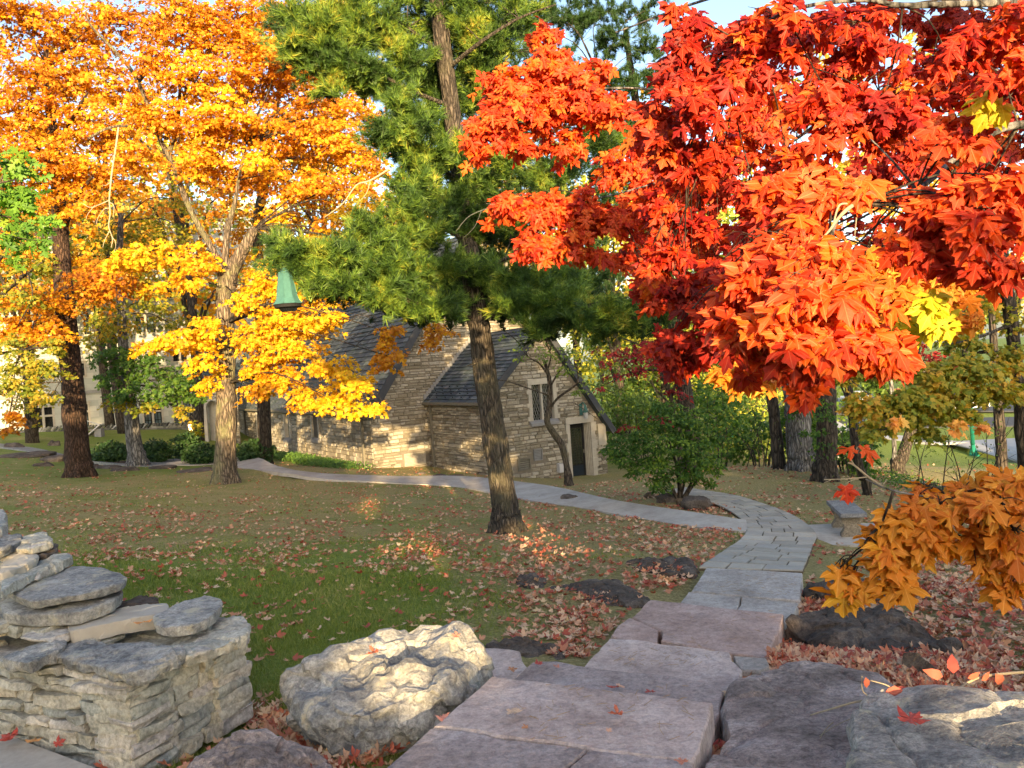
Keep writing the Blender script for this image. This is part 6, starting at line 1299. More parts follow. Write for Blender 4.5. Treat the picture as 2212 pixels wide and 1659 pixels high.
sdg = [(1150,745,40,22,25.3,110),(1200,760,45,22,25.3,140),(1120,770,25,16,25.2,34),(1250,760,45,26,25.2,150),(1230,800,40,18,25.2,100),(1290,780,45,26,25,130),(1300,830,45,22,25,130),(1260,850,30,12,25,40),(1180,715,40,16,25.5,60),(1340,800,40,22,24.8,90),(1360,850,40,20,24.8,90),(1110,720,30,14,25.3,26),(1320,880,30,12,24.8,40),(1210,700,50,14,25.4,50),(1160,700,40,12,25.4,40)]
leaves_px('crown', T_OVAL, sdg, .095, M['lf_dogwood'], dg, .8, 1.5); twigs(dg, [(1235,838,25.4),(1248,825,25.2),(1215,790,25.6),(1130,835,25.4),(1140,770,25.5),(1180,740,25.6),(1290,835,25),(1225,760,25.5)], sdg, M['bark_dark'], .008)
# crimson dogwood
cd = tree('crimson_tree', 'small crimson leaved tree behind the round green shrub', None, [(1470,1000,25,16),(1465,920,25,12),(1450,860,25,10),(1425,800,25,8),(1405,760,25,6)], M['bark_dark'],
    [[(1450,860,25,6),(1470,800,24.8,5),(1500,760,24.6,3)],[(1425,800,25,5),(1390,800,24.7,4),(1350,810,24.5,3),(1310,830,24.4,2)],[(1455,880,25,5),(1425,850,24.7,4),(1400,820,24.5,2)],[(1405,760,25,4),(1370,740,24.8,3),(1340,730,24.6,2)]], 10, 1.2, seed=53)
scd = [(1350,765,55,20,24.5,190),(1400,775,50,22,24.5,170),(1320,755,35,14,24.5,70),(1400,745,55,16,24.6,120),(1350,800,45,16,24.4,120),(1450,815,35,22,24.6,110),(1460,850,30,20,24.6,80),(1480,780,40,25,24.8,90),(1430,740,50,18,24.8,90),(1300,790,24,12,24.3,24),(1290,840,24,10,24.2,16)]
leaves_px('crown', T_OVAL, scd, .11, M['lf_crimson'], cd, .8, 1.5); twigs(cd, [(1500,760,24.6),(1390,800,24.7),(1350,810,24.5),(1425,850,24.7),(1370,740,24.8),(1450,860,25)], scd, M['bark_dark'], .009)
# round green shrub
sb_ = empty('shrub', G(1465, 1082), 'large round glossy green shrub beside the flagstone path', 'shrub')
b = MB(); gb = G(1465, 1082)
for l in ([(1462,1082,17,9),(1450,1050,17,7),(1420,1010,17,4),(1390,980,17,2)],[(1466,1082,17,11),(1468,1050,17,9),(1460,1000,17,6),(1440,940,17,3)],[(1472,1082,17,8),(1490,1050,17,6),(1510,1010,17,4),(1530,980,17,2)],[(1468,1082,17,7),(1480,1030,17,5),(1480,970,17,3)],[(1478,1080,17,6),(1500,1045,17,4),(1515,1030,17,2)],[(1458,1082,17,5),(1430,1050,17,3),(1400,1030,17,2)]): limb_px(b, l, 8)
b.build('stems', M['bark_dark'], sb_, True)
ss = [(1440,910,60,35,17,520),(1385,945,55,35,17,470),(1500,920,50,35,17,430),(1340,960,40,25,16.8,260),(1430,965,65,35,16.6,560),(1500,975,50,35,16.6,450),(1545,950,25,28,17,180),(1350,990,40,20,16.6,240),(1400,1010,45,26,16.6,360),(1490,1020,45,22,16.6,330),(1540,1005,25,25,16.8,180),(1420,1045,30,18,16.6,170),(1520,1040,22,12,16.8,90),(1430,880,45,20,17.2,260),(1470,950,70,60,17.4,600),(1480,895,50,22,17.2,250),(1330,975,30,16,16.6,100),(1440,1025,40,20,16.8,200)]
leaves_px('foliage', T_OVAL, ss, .082, M['lf_bush'], sb_, .8, 1.5, sub=14, srad=.16)
leaves_px('foliage', T_OVAL, [(1365,925,30,12,16.7,50),(1410,900,30,12,16.8,40)], .08, M['lf_crimson'], sb_, .8, 1)
# yew bushes by the arch
for (u, v, ru, rv, d, lab) in ((238,968,40,24,33,'low dark yew bush at the left end of the row, left of the grey trunk'),(335,958,38,26,34,'dark yew bush just right of the grey trunk'),(402,950,34,32,36,'tallest dark yew bush beside the stone arch'),(430,968,36,24,33,'dark yew bush nearest the yellow maple trunk on its left'),(548,958,42,30,33,'broad dark yew bush against the chapel wall right of the yellow maple')):
    r_ = empty('yew_bush', G(u, v + rv - 2) if True else None, lab, 'bush', 'dark yew bushes by the chapel')
    q = P(u, v, d); gz = h1(q.x, q.y); s = d / F; cl = [((q.x, q.y, gz + rv * s * .75), (ru * s, ru * s * .9, rv * s), 2600)]
    r_.location = (q.x, q.y, gz); p_, n_, t_ = cloud(cl, rand=1.0, sub=9, srad=.18, up=.4, droop=-.4); p_ = np.array(p_); keep = p_[:, 2] > gz; scatter('foliage', T_OVAL, p_[keep], n_[keep], t_[keep] + [0, 0, .9], .15 * RNG.uniform(.6, 1.2, keep.sum()), M['lf_yew'], r_)
    b = MB(); b.tube([Vector((q.x, q.y, gz - .1)), Vector((q.x, q.y, gz + .5))], [.08, .04], 6); b.build('stem', M['bark_dark'], r_)
# background trees
def bg_tree(u, v0, d, h, r, m, label, n=1500, leaf=.4, name='background_tree', seed=0, trunk_w=.35, group='trees of the far wood', cz=.62, base=None):
    q = P(u, v0, d); x, y = q.x, q.y; gz = base if base is not None else h1(x, y); rr = random.Random(seed * 7 + 1); root = empty(name, (x, y, gz), label, 'tree', group)
    b = MB(); top = Vector((x + rr.uniform(-.5, .5), y, gz + h * .8)); b.tube([Vector((x, y, gz - .3)), Vector((x + rr.uniform(-.3, .3), y, gz + h * .35)), top], [trunk_w, trunk_w * .75, trunk_w * .15], 8, .15, 4, seed)
    cl = []
    for k in range(9):
        a = rr.uniform(0, 6.28); rad_ = r * rr.uniform(.2, .75); zc = gz + h * (rr.uniform(.12, .4) if k < 2 and h < 20 else rr.uniform(.38, .95)) ; f = 1.1 - abs((zc - gz) / h - .6); c = Vector((x + math.cos(a) * rad_ * f, y + math.sin(a) * rad_ * f, zc))
        cl.append((tuple(c), (r * .48 * f, r * .48 * f, h * .13), n // 9)); b.tube([Vector((x, y, gz + (zc - gz) * .55)), Vector((x, y, zc)).lerp(c, .5), c], [trunk_w * .35, trunk_w * .2, trunk_w * .06], 5, .1, 3)
    b.build('trunk', M['bark_dark'], root, True); p_, n_, t_ = cloud(cl, sub=14, srad=leaf * 2.2, rand=.9); scatter('crown', T_KITE, p_, n_, t_, leaf * RNG.uniform(.6, 1.3, len(p_)), M[m], root); return root
BG = [(60,850,42,20,6,'lf_orange','deep orange tree crown filling the far left behind the brown trunk'),(420,850,44,21,6,'lf_orange','orange tree behind the pale forked trunk'),(260,850,48,24,6,'lf_far_gold','golden tree between the two left maples, far back'),(700,850,50,22,7,'lf_orange','orange tree behind the dark stemmed maple, to its right'),
 (1500,900,56,12,6,'lf_far_green','low spreading green tree right of the chapel gable'),(1380,900,60,12,6,'lf_far','low yellow green tree beyond the chapel door'),(1640,900,64,12,6,'lf_far','rounded yellow green tree behind the first dark trunk'),(1460,860,80,14,8,'lf_far_green','wide green tree filling the gap behind the crimson tree'),(1340,900,48,17,6,'lf_far','pale yellow green tree beyond the chapel gable, left in the far wood'),(1440,900,52,19,6,'lf_far_green','green tree behind the crimson one in the far wood'),(1560,920,44,15,5,'lf_far','bright yellow green tree just behind the round shrub'),
 (1620,900,58,20,7,'lf_far','tall yellow green tree above the round shrub in the far wood'),(1250,850,62,22,8,'lf_far_gold','golden tree rising behind the chapel roof ridge'),(1130,850,70,24,8,'lf_far_gold','golden tree behind the pine on its right side'),
 (1760,880,95,18,8,'lf_far','yellow green tree across the road behind the dark trunks'),(1840,850,100,20,8,'lf_far_green','dark green tree by the parking lot entrance'),(1900,880,84,9,4,'lf_far_green','small dense green tree at the parking lot edge'),(1990,830,120,14,7,'lf_crimson','reddish tree beyond the parked cars'),
 (2090,830,110,20,8,'lf_far_green','deep green conifer shaped tree behind the parking lot'),(2200,840,105,22,9,'lf_far_gold','golden tree at the right edge beyond the parking lot'),(1700,860,120,24,10,'lf_far_green','tall green tree far behind the parking lot on the left'),(1940,840,140,24,12,'lf_far','very distant pale tree behind the reddish one'),
 (2080,800,150,26,12,'lf_far_gold','very distant golden tree on the right'),(2260,820,140,26,12,'lf_far','very distant tree at the right edge'),(1560,840,110,26,11,'lf_far','far tall tree seen between the shrub and the first dark trunk'),(1420,840,100,26,11,'lf_far_gold','far golden tree above the crimson tree'),(1300,830,110,28,12,'lf_far','far pale tree above the chapel gable'),
 (900,820,80,26,9,'lf_far_gold','far golden tree behind the chapel nave roof'),(740,800,74,26,9,'lf_far','far pale tree behind the yellow maple on its right'),(560,800,70,26,9,'lf_far','olive tree behind the dark stemmed maple'),(420,800,57,22,6,'lf_far','olive yellow tree in front of the right part of the limestone hall'),(230,820,54,21,6,'lf_far','olive tree growing in front of the limestone hall, behind the grey trunk'),
 (-20,850,50,20,7,'lf_far_green','green tree at the left edge in front of the limestone hall'),(1010,800,90,28,10,'lf_far_green','green tree far behind the pine trunk')]
for i, (u, v, d, h, r, m, lab) in enumerate(BG): bg_tree(u, v, d, h, r, m, lab, 3200 if d < 90 else 2200, .20 + d * .0026, seed=i)
# understory shrubs of the far wood
US = [(1330,920,42,5,4,'lf_far_green','dark green thicket behind the right end of the chapel roof'),(1480,900,48,7,5,'lf_far_green','tall dark green thicket behind the round shrub, far back'),(1600,880,52,8,5,'lf_far_green','dark thicket between the round shrub and the first dark trunk'),(1700,890,50,6,4,'lf_far_green','dark thicket glimpsed beside the thick grey trunk'),(1540,960,30,3.5,2.2,'lf_green','dark bushy thicket at the right shoulder of the round shrub'),(1810,890,60,4,4,'lf_far_green','hedge like thicket beyond the road behind the ivy clad trunk'),(1590,960,34,3.0,2.6,'lf_far_green','leafy green thicket behind the round shrub on its right'),(1650,950,32,3.4,2.6,'lf_far','yellow green thicket left of the first dark trunk'),(1400,950,34,3.5,2.6,'lf_far_green','green thicket between the chapel gable and the crimson tree'),(1750,965,26,2.2,1.4,'lf_bush','low green brush between the thick grey trunk and the ivy clad one'),
 (1830,1000,22,1.2,1.0,'lf_bush','green brush between the ivy clad trunk and the thin curving one'),(1640,985,27,2.0,1.6,'lf_green','dark green brush at the foot of the first dark trunk'),(1560,890,38,5.0,3.0,'lf_far','tall yellow green thicket above the round shrub'),(1700,900,40,5.5,3,'lf_far_green','green thicket seen between the first two dark trunks')]
for i, (u, v, d, h, r, m, lab) in enumerate(US):
    q = P(u, v, d); gz = h1(q.x, q.y); root = empty('thicket', (q.x, q.y, gz), lab, 'shrub', 'thickets of the right wood'); rr = random.Random(i + 60); b = MB(); cl = []
    for k in range(9):
        a = rr.uniform(0, 6.28); c = Vector((q.x + math.cos(a) * r * rr.uniform(.1, .9), q.y + math.sin(a) * r * .7, gz + h * rr.uniform(.25, 1))); b.tube([Vector((q.x + math.cos(a) * r * .2, q.y, gz - .1)), Vector((q.x + math.cos(a) * r * .3, q.y, gz + h * .3)), c], [.03, .02, .008], 5, 0, 3); cl.append((tuple(c), (r * .42, r * .42, h * .2), 170))
    b.build('stems', M['bark_dark'], root, True); p_, n_, t_ = cloud(cl, sub=10, srad=.35, rand=.9); scatter('foliage', T_KITE, p_, n_, t_, (.09 + d * .002) * RNG.uniform(.6, 1.3, len(p_)), M[m], root)
# bare saplings of the right bank
rr = random.Random(77)
for k, (u, v, u2, v2, d) in enumerate([(2000,1050,1955,900,18),(2030,1060,2060,880,17),(2085,1070,2040,930,16),(2120,1070,2180,900,16),(2060,1065,2110,960,16),(1980,1030,2010,930,20),(1835,1030,1815,930,19),(1828,1035,1860,900,19),(1860,1020,1900,890,20),(1700,1000,1705,860,22),(2140,1060,2130,930,15),(1640,1000,1620,860,24),(1610,1000,1650,880,25)]):
    g = P(u, v, d); g.z = h1(g.x, g.y); root = empty('sapling', g, 'thin bare sapling on the right bank beyond the bench', 'sapling', 'bare saplings on the right bank'); b = MB(); tp = P(u2, v2, d); m_ = g.lerp(tp, .5) + Vector((rr.uniform(-.1, .1), 0, 0)); b.tube([g - UP * .1, m_, tp], [.016, .012, .004], 5, 0, 4)
    for j in range(9):
        a = g.lerp(tp, rr.uniform(.25, .95)); e = a + Vector((rr.uniform(-.5, .5), rr.uniform(-.4, .4), rr.uniform(.1, .5))); b.tube([a, a.lerp(e, .5) + UP * .04, e], [.007, .005, .002], 4, 0, 2)
    b.build('stem', M['bark_dark'], root, True); p_, n_, t_ = cloud([(tuple(g.lerp(tp, .6)), (.4, .4, abs(tp.z - g.z) * .4), 40)], sub=3, srad=.2, rand=1); scatter('leaves', T_OVAL, p_, n_, t_, .06 * RNG.uniform(.6, 1.2, len(p_)), M['lf_dogwood'], root)

# ------------------------------------------------------------------ lamp posts, cars
def lamp_post(u, v, d, label, h=4.0):
    q = P(u, v, d); gz = h1(q.x, q.y); r_ = empty('lamp_post', (q.x, q.y, gz), label, 'lamp post', 'green lamp posts'); c = Vector((q.x, q.y, gz))
    b = MB(); b.lathe(c, [(.30, -.1), (.30, .06), (.24, .10), (.25, .16), (.19, .22), (.15, .38), (.10, .50), (.12, .54), (.09, .60)], 16); b.build('base', M['lampgreen'], r_, True)
    b = MB(); b.lathe(c, [(.085, .6), (.075, h - .5), (.065, h)], 12)
    for k in range(12): a = k * math.pi / 6; b.tube([c + Vector((math.cos(a) * .085, math.sin(a) * .085, .62)), c + Vector((math.cos(a) * .072, math.sin(a) * .072, h - .1))], [.012, .01], 4, seg=1)
    b.build('post', M['lampgreen'], r_, True)
    b = MB(); b.lathe(c, [(.10, h), (.20, h + .08), (.24, h + .5), (.16, h + .62)], 12); b.build('globe', M['sidewalk'], r_, True); b = MB(); b.lathe(c, [(.26, h + .5), (.22, h + .62), (.05, h + .8), (.01, h + .9)], 12); b.build('cap', M['lampgreen'], r_, True)
lamp_post(2103, 986, 40, 'green lamp post with a flared base on the grass in front of the far sidewalk'); lamp_post(2026, 890, 62, 'green lamp post standing by the parked cars at the right'); lamp_post(1583, 925, 46, 'small green lamp post half hidden in the wood right of the shrub', 2.6)
def car(u, v, d, col, label, ang=0.0):
    q = P(u, v, d); gz = h1(q.x, q.y) + .25; r_ = empty('parked_car', (q.x, q.y, gz), label, 'car', 'cars in the far parking lot')
    fx = Vector((math.cos(ang), math.sin(ang), 0)); fy = Vector((-fx.y, fx.x, 0)); o = Vector((q.x, q.y, gz)); W = lambda x, y, z: o + fx * x + fy * y + UP * z
    pf = [(-2.2, .35), (-2.25, .75), (-2.1, .95), (-1.5, 1.0), (1.0, 1.0), (1.9, .88), (2.2, .7), (2.2, .35)]; b = MB(); n = len(pf)
    b.add([W(x, y, z) for y in (-.85, .85) for x, z in pf], [list(range(n)), list(range(2 * n - 1, n - 1, -1))] + [[i, n + i, n + (i + 1) % n, (i + 1) % n] for i in range(n)])
    cf = [(-1.7, 1.0), (-1.25, 1.42), (.1, 1.46), (.95, 1.0)]; n = 4; b.add([W(x, y * (.78 if z < 1.1 else .66), z) for y in (-1, 1) for x, z in cf], [[0, 1, 2, 3], [7, 6, 5, 4]] + [[i, n + i, n + (i + 1) % n, (i + 1) % n] for i in range(n)])
    m = bpy.data.materials.new('car_paint'); m.use_nodes = True; m.node_tree.nodes['Principled BSDF'].inputs['Base Color'].default_value = (*col, 1); m.node_tree.nodes['Principled BSDF'].inputs['Roughness'].default_value = .25
    body = b.build('body', m, r_)
    for s_ in (-1, 1):
        g_ = MB(); g_.add([W(x, s_ * (.785 if z < 1.1 else .675), z) for x, z in ((-1.45, 1.04), (-1.15, 1.36), (.05, 1.40), (.75, 1.04))], [(0, 1, 2, 3)]); g_.build('side_window', M['glass'], r_)
        for x in (-1.35, 1.4): w_ = MB(); w_.lathe(W(x, s_ * .80, .33) - fy * .09, [(.33, 0), (.33, .18)], 18, fy); w_.build('wheel', M['black'], r_)
    for xx, zz_ in (((.14, 1.42), (.90, 1.04)), ((-1.29, 1.38), (-1.66, 1.04))): g_ = MB(); g_.add([W(xx[0], -.6, xx[1] + .01), W(xx[0], .6, xx[1] + .01), W(zz_[0] + (.03 if zz_[0] > 0 else -.03), .7, zz_[1] + .02), W(zz_[0] + (.03 if zz_[0] > 0 else -.03), -.7, zz_[1] + .02)], [(0, 1, 2, 3)]); g_.build('windscreen', M['glass'], r_)
car(2018, 868, 78, (.55, .62, .68), 'pale silver blue car parked behind the green lamp post', .3); car(2085, 892, 70, (.7, .72, .75), 'white car parked right of the silver blue one', .2); car(1862, 892, 86, (.6, .62, .62), 'light car parked at the left end of the lot behind the thin curving trunk', .1); car(2150, 880, 84, (.15, .2, .28), 'dark blue car at the far right of the lot', .2); car(1935, 878, 88, (.35, .04, .03), 'red car half hidden behind olive leaves', .1)

# ------------------------------------------------------------------ turf, ground cover and fallen leaves
def in_px_poly(uv, poly):
    x, y = uv[:, 0], uv[:, 1]; c = np.zeros(len(x), bool)
    for i in range(len(poly)):
        x1, y1 = poly[i]; x2, y2 = poly[i - 1]; m_ = (y1 > y) != (y2 > y); c ^= m_ & (x < (x2 - x1) * (y - y1) / (y2 - y1 + 1e-9) + x1)
    return c
MI = np.array(M3.inverted())
def project(p):
    q = p @ MI.T; return np.stack([UC + F * q[:, 0] / -q[:, 2], VC - F * q[:, 1] / -q[:, 2]], 1)
keepout = [[(1320,1370),(1400,1290),(1475,1275),(1510,1228),(1612,1155),(1588,1100),(1430,1060),(1480,1050),(1560,1065),(1640,1084),(1725,1120),(1766,1163),(1750,1240),(1735,1300),(1695,1345),(1665,1425),(1600,1460),(1560,1560),(1500,1680),(820,1680),(930,1570),(1062,1461),(1046,1440),(1046,1395),(1130,1400),(1200,1425),(1270,1428)],
           [(1612,1134),(1450,1113),(1300,1085),(1150,1061),(1000,1039),(850,1032),(700,1024),(600,1009),(480,996),(360,1000),(240,998),(60,966),(-60,950),(-60,962),(60,977),(240,1008),(420,1006),(520,1013),(600,1029),(700,1041),(850,1046),(1000,1056),(1150,1085),(1300,1108),(1450,1135),(1618,1151)],
           [(1735,1134),(1850,1129),(1990,1135),(1990,1178),(1766,1177)]]
def ok_mask(p):
    uv = project(p); m_ = np.ones(len(p), bool)
    for k in keepout: m_ &= ~in_px_poly(uv, k)
    dA_, dB_ = np.array(dA), np.array(dB); q = p - np.array(C0); a = q @ dA_; b_ = q @ dB_; m_ &= ~((a > -.05) & (a < 3.2) & (b_ > -.03) & (b_ < (CB - C0).length + .03))
    return m_, uv
def sample_view(n, ymin, ymax, power=1.0, xpad=.72):
    t = RNG.uniform(0, 1, n); y = (ymin ** (1 - power) + t * (ymax ** (1 - power) - ymin ** (1 - power))) ** (1 / (1 - power)) if power != 1 else ymin * (ymax / ymin) ** t
    x = RNG.uniform(-xpad, xpad, n) * y; return np.stack([x, y, H(np.stack([x, y], 1))], 1)
# grass blades
p = sample_view(330000, 3.6, 26, 1.25); m_, uv = ok_mask(p)
gd = np.clip((-p[:, 0] + .4) / 2.2, 0, 1) * np.clip((15 - p[:, 1]) / 5, .10, 1)
nzv = np.array([noise.noise(Vector((a * .7, b_ * .7, 0))) + .6 * noise.noise(Vector((a * 2.5, b_ * 2.5, 3))) for a, b_ in p[:, :2]]); gd = np.clip(gd + nzv * .55, 0.05, 1)
keep = m_ & (RNG.uniform(0, 1, len(p)) < gd); q = p[keep]; k = len(q); hgt = RNG.uniform(.02, .055, k) * (.55 + .6 * gd[keep]); wd_ = np.maximum(.0035, q[:, 1] * .0006)
an_ = RNG.uniform(0, 2 * math.pi, k); dx_ = np.stack([np.cos(an_), np.sin(an_), np.zeros(k)], 1) * wd_[:, None]; ln2 = RNG.normal(0, .55, (k, 3)) * hgt[:, None]; ln2[:, 2] = hgt
V = np.stack([q - dx_ - [0, 0, .006], q + dx_ - [0, 0, .006], q + ln2], 1).reshape(-1, 3)
tag(obj_np('grass', V, np.arange(len(V)).reshape(-1, 3), M['grass']), 'short green and straw coloured turf on the sloping lawn', 'grass', kind='stuff')
# leafy ground cover along the chapel wall and on the far right slope
def gcover(px, n, size, m, label, hgt=.12):
    pts = np.array([G(*a) for a in px]); c = []
    while len(c) < n:
        w_ = RNG.dirichlet(np.ones(len(px)) * .35); q_ = (w_[:, None] * pts).sum(0); c.append(q_)
    c = np.array(c); c[:, 2] = H(c[:, :2]) + RNG.uniform(0, hgt, n); nn = unit(RNG.normal(0, .5, (n, 3)) + [0, -.3, 1]); tt = unit(RNG.normal(0, 1, (n, 3)) + [0, 0, .8]); tag(scatter('ground_cover', T_OVAL, c, nn, tt, size * RNG.uniform(.6, 1.2, n), m), label, 'ground cover', kind='stuff')
gcover([(590,983),(640,985),(720,1005),(780,1018),(700,1012),(610,995),(560,990),(820,1018)], 7000, .11, M['ivy'], 'leafy green ground cover along the foot of the chapel side wall', .28)
gcover([(1760,1010),(1840,1035),(1920,1050),(2000,1075),(2100,1090),(2200,1120),(2000,1040),(1850,1000),(2200,1080)], 1800, .08, M['lf_bush'], 'ragged green undergrowth on the bank behind the bench', .2)
# fallen leaves: dense litter
p = sample_view(105000, 3.4, 34, 1.15); m_, uv = ok_mask(p)
x, y = p[:, 0], p[:, 1]
den = .30 + .45 * np.clip((y - 8) / 8, 0, 1) + .12 * np.clip((x - .5) / 2, 0, 1)
nz2 = np.array([noise.noise(Vector((a * .9, b_ * .9, 9))) + .7 * noise.noise(Vector((a * 3.1, b_ * 3.1, 3))) for a, b_ in p[:, :2]]); den = den * np.clip(.5 + nz2 * 1.5, .04, 2.2)
for (cu, cv, cr, f) in ((1780,1310,70,1.2),(1800,1440,80,.7),(2050,1470,150,1.2),(2100,1300,140,.7),(1270,1340,110,.7),(760,1600,70,2.5),(580,1560,60,1.5),(1700,1400,50,1.2),(1250,1430,50,1.2),(1420,1260,50,1.2),(1500,1150,120,.6),(1100,1230,150,.3)):
    den += f * np.exp(-(((uv[:, 0] - cu) / cr) ** 2 + ((uv[:, 1] - cv) / (cr * .45)) ** 2))
den[(y > 22) & (x < -7)] *= .35; den[p[:, 2] < -4.3] *= .1; den *= np.where((x < -.3) & (y < 9.5), .38, 1)
keep = m_ & (RNG.uniform(0, 1, len(p)) < den * .8) & (uv[:, 0] > -80) & (uv[:, 0] < 2300); q = p[keep]
q[:, 2] += RNG.uniform(.008, .04, len(q)); k = len(q); nn = unit(RNG.normal(0, .33, (k, 3)) + [0, 0, 1]); tt = unit(RNG.normal(0, 1, (k, 3)) * [1, 1, .2]); sz = RNG.uniform(.042, .08, k)
order = np.argsort(q[:, 1] / sz); q, nn, tt, sz = q[order], nn[order], tt[order], sz[order]
NI = 240
tag(scatter('leaf_litter', T_CURL, q[NI:], nn[NI:], tt[NI:], sz[NI:], M['litter']), 'scattered pink, tan and red fallen leaves over the lawn and earth', 'leaf litter', kind='stuff')
# the largest single fallen leaves are objects of their own
def leaf_variant(i, c):
    m = bpy.data.materials.new('fallen_leaf_colour'); m.use_nodes = True; t = m.node_tree; b = t.nodes['Principled BSDF']; b.inputs['Roughness'].default_value = .6
    v = coords(t, (1, 1, 1)); n = nz(t, v, 9, 4, .7); t.links.new(mix(t, .55, c, ramp(t, n, [(.3, (.45, .35, .3)), (.6, (1.1, 1.05, 1))]), 'MULTIPLY'), b.inputs['Base Color']); bump(t, b, n, .4, .02)
    tv, tf = T_CURLN; rg = np.random.default_rng(i); tv = tv.copy(); tv[:, 2] = tv[:, 2] * rg.uniform(.3, 1.5) + .07 * np.sin(tv[:, 0] * rg.uniform(3, 7) + i) * rg.uniform(.4, 1.4); tv[:, 0] *= rg.uniform(.75, 1.05)
    s0 = len(tv); st = np.array([(-.012, .02, .01), (.012, .02, .01), (.03, -.45, .05), (.012, -.46, .05)], np.float32); tv = np.concatenate([tv, st]); tf = np.concatenate([tf, [(s0, s0 + 1, s0 + 2), (s0, s0 + 2, s0 + 3)]])
    me = bpy.data.meshes.new('fallen_leaf'); me.from_pydata(tv.tolist(), [], tf.tolist()); me.materials.append(m); return me
LV = [leaf_variant(i, c) for i, c in enumerate([(.55, .22, .14), (.42, .06, .04), (.62, .38, .26), (.60, .44, .30), (.50, .14, .07), (.58, .26, .20), (.45, .22, .10), (.33, .05, .04), (.62, .30, .10)])]
def put_leaf(me, loc, n, tip, s, label, group='single fallen maple leaves'):
    o = bpy.data.objects.new('fallen_leaf', me); COL.objects.link(o); n = Vector(n).normalized(); y = Vector(tip); y = (y - n * y.dot(n)).normalized(); x = y.cross(n)
    o.matrix_world = Matrix.Translation(loc) @ Matrix((x, y, n)).transposed().to_4x4() @ Matrix.Scale(s, 4); return tag(o, label, 'leaf', group)
nmL = {0: 'pink', 1: 'dark red', 2: 'pale salmon', 3: 'pale tan', 4: 'rusty red', 5: 'rosy pink', 6: 'brown', 7: 'deep crimson', 8: 'orange tan'}
for i in range(min(NI, len(q))):
    k = int(RNG.integers(0, 9)); zone = 'on the grass of the near lawn' if q[i][0] < .2 else ('on the bare earth right of the steps' if q[i][0] > .9 else 'on the ground beside the steps')
    put_leaf(LV[k], Vector(q[i]) + UP * .01, nn[i], tt[i], sz[i] * .85, 'curled %s maple leaf lying %s' % (nmL[k], zone))
for u, v, z, k, s, lab in [(815,1414,-1.47,4,.085,'vivid red leaf lying on top of the big pale boulder'),(992,1380,-1.49,0,.07,'curled pink leaf on the right shoulder of the big pale boulder'),(1098,1545,-1.60,3,.095,'folded pale tan leaf on the topmost big step slab, left of the red one'),
    (1342,1550,-1.60,4,.085,'salmon red leaf with a stem on the right of the topmost big step slab'),(957,1563,-1.60,5,.08,'pink leaf at the left edge of the topmost big step slab'),(1160,1440,-1.78,1,.06,'small red leaf at the left end of the narrow violet step'),(1207,1448,-1.78,0,.06,'thin pink leaf on the narrow violet step'),
    (1105,1448,-1.88,6,.07,'brown curled leaf on the small wedged slab'),(1335,1485,-1.78,2,.07,'salmon leaf overlapping a red one at the far edge of the topmost slab'),(1330,1492,-1.78,1,.075,'red leaf under the salmon one at the far edge of the topmost slab'),(1412,1500,-1.78,1,.07,'red leaf lying flat at the far edge of the topmost slab'),
    (1368,1427,-1.98,3,.06,'tan leaf in the middle of the third broad step'),(1724,1316,-2.22,0,.05,'small pink leaf on the large rusty pink step'),(2012,1540,-1.66,4,.08,'orange red leaf on the flat violet boulder beside the lichen rock'),(1920,1636,-1.58,8,.09,'orange tan leaf near the bottom of the flat violet boulder'),
    (1960,1570,-1.37,1,.11,'large curled red and orange leaf on the speckled lichen boulder'),(1312,1587,-1.6,2,.04,'tiny tan leaf beside the forked crack'),(1475,1650,-1.6,0,.07,'pink leaf at the bottom edge on the right hand slab'),(1140,1578,-1.6,6,.04,'small brown leaf by the crack in the top slab'),
    (310,1352,-1.28,8,.10,'brown orange leaf tucked under the long cream wall stone'),(30,1600,-1.75,1,.11,'long red leaf at the lower left corner'),(70,1610,-1.76,8,.08,'brown yellow leaf at the lower left corner'),(120,1615,-1.76,1,.07,'small red leaf below the left part of the near wall'),(2003,1535,-1.60,4,.05,'small orange leaf on the violet boulder')]:
    pz = Pz(u, v, z); put_leaf(LV[k], pz + UP * .015, (RNG.normal(0, .18), RNG.normal(0, .18), 1), (RNG.normal(), RNG.normal(), 0), s * .7, lab)
# leaf pile between boulder, wall and steps
pc = [];
for (u, v, r_) in ((800,1620,.22),(740,1640,.25),(860,1585,.15),(900,1560,.12),(700,1600,.2),(600,1570,.2),(940,1530,.1),(420,1610,.12),(470,1590,.12),(1730,1300,.2),(1690,1400,.12),(1680,1440,.15),(2000,1500,.3),(2100,1520,.3)):
    g = G(u, v); n = int(85 * (r_ / .2) ** 1.1); c = np.array(g) + RNG.normal(0, 1, (n, 3)) * [r_ * .6, r_ * .6, 0]; c[:, 2] = H(c[:, :2]) + RNG.uniform(.01, .05, n); pc.append(c)
pc = np.concatenate(pc); m_, _ = ok_mask(pc); pc = pc[m_]; k = len(pc)
tag(scatter('leaf_drift', T_CURLN, pc, unit(RNG.normal(0, .6, (k, 3)) + [0, -.1, .9]), unit(RNG.normal(0, 1, (k, 3))), RNG.uniform(.05, .078, k), M['litter']), 'drifts of pink and red leaves piled against boulders, wall and steps', 'leaf pile', kind='stuff')
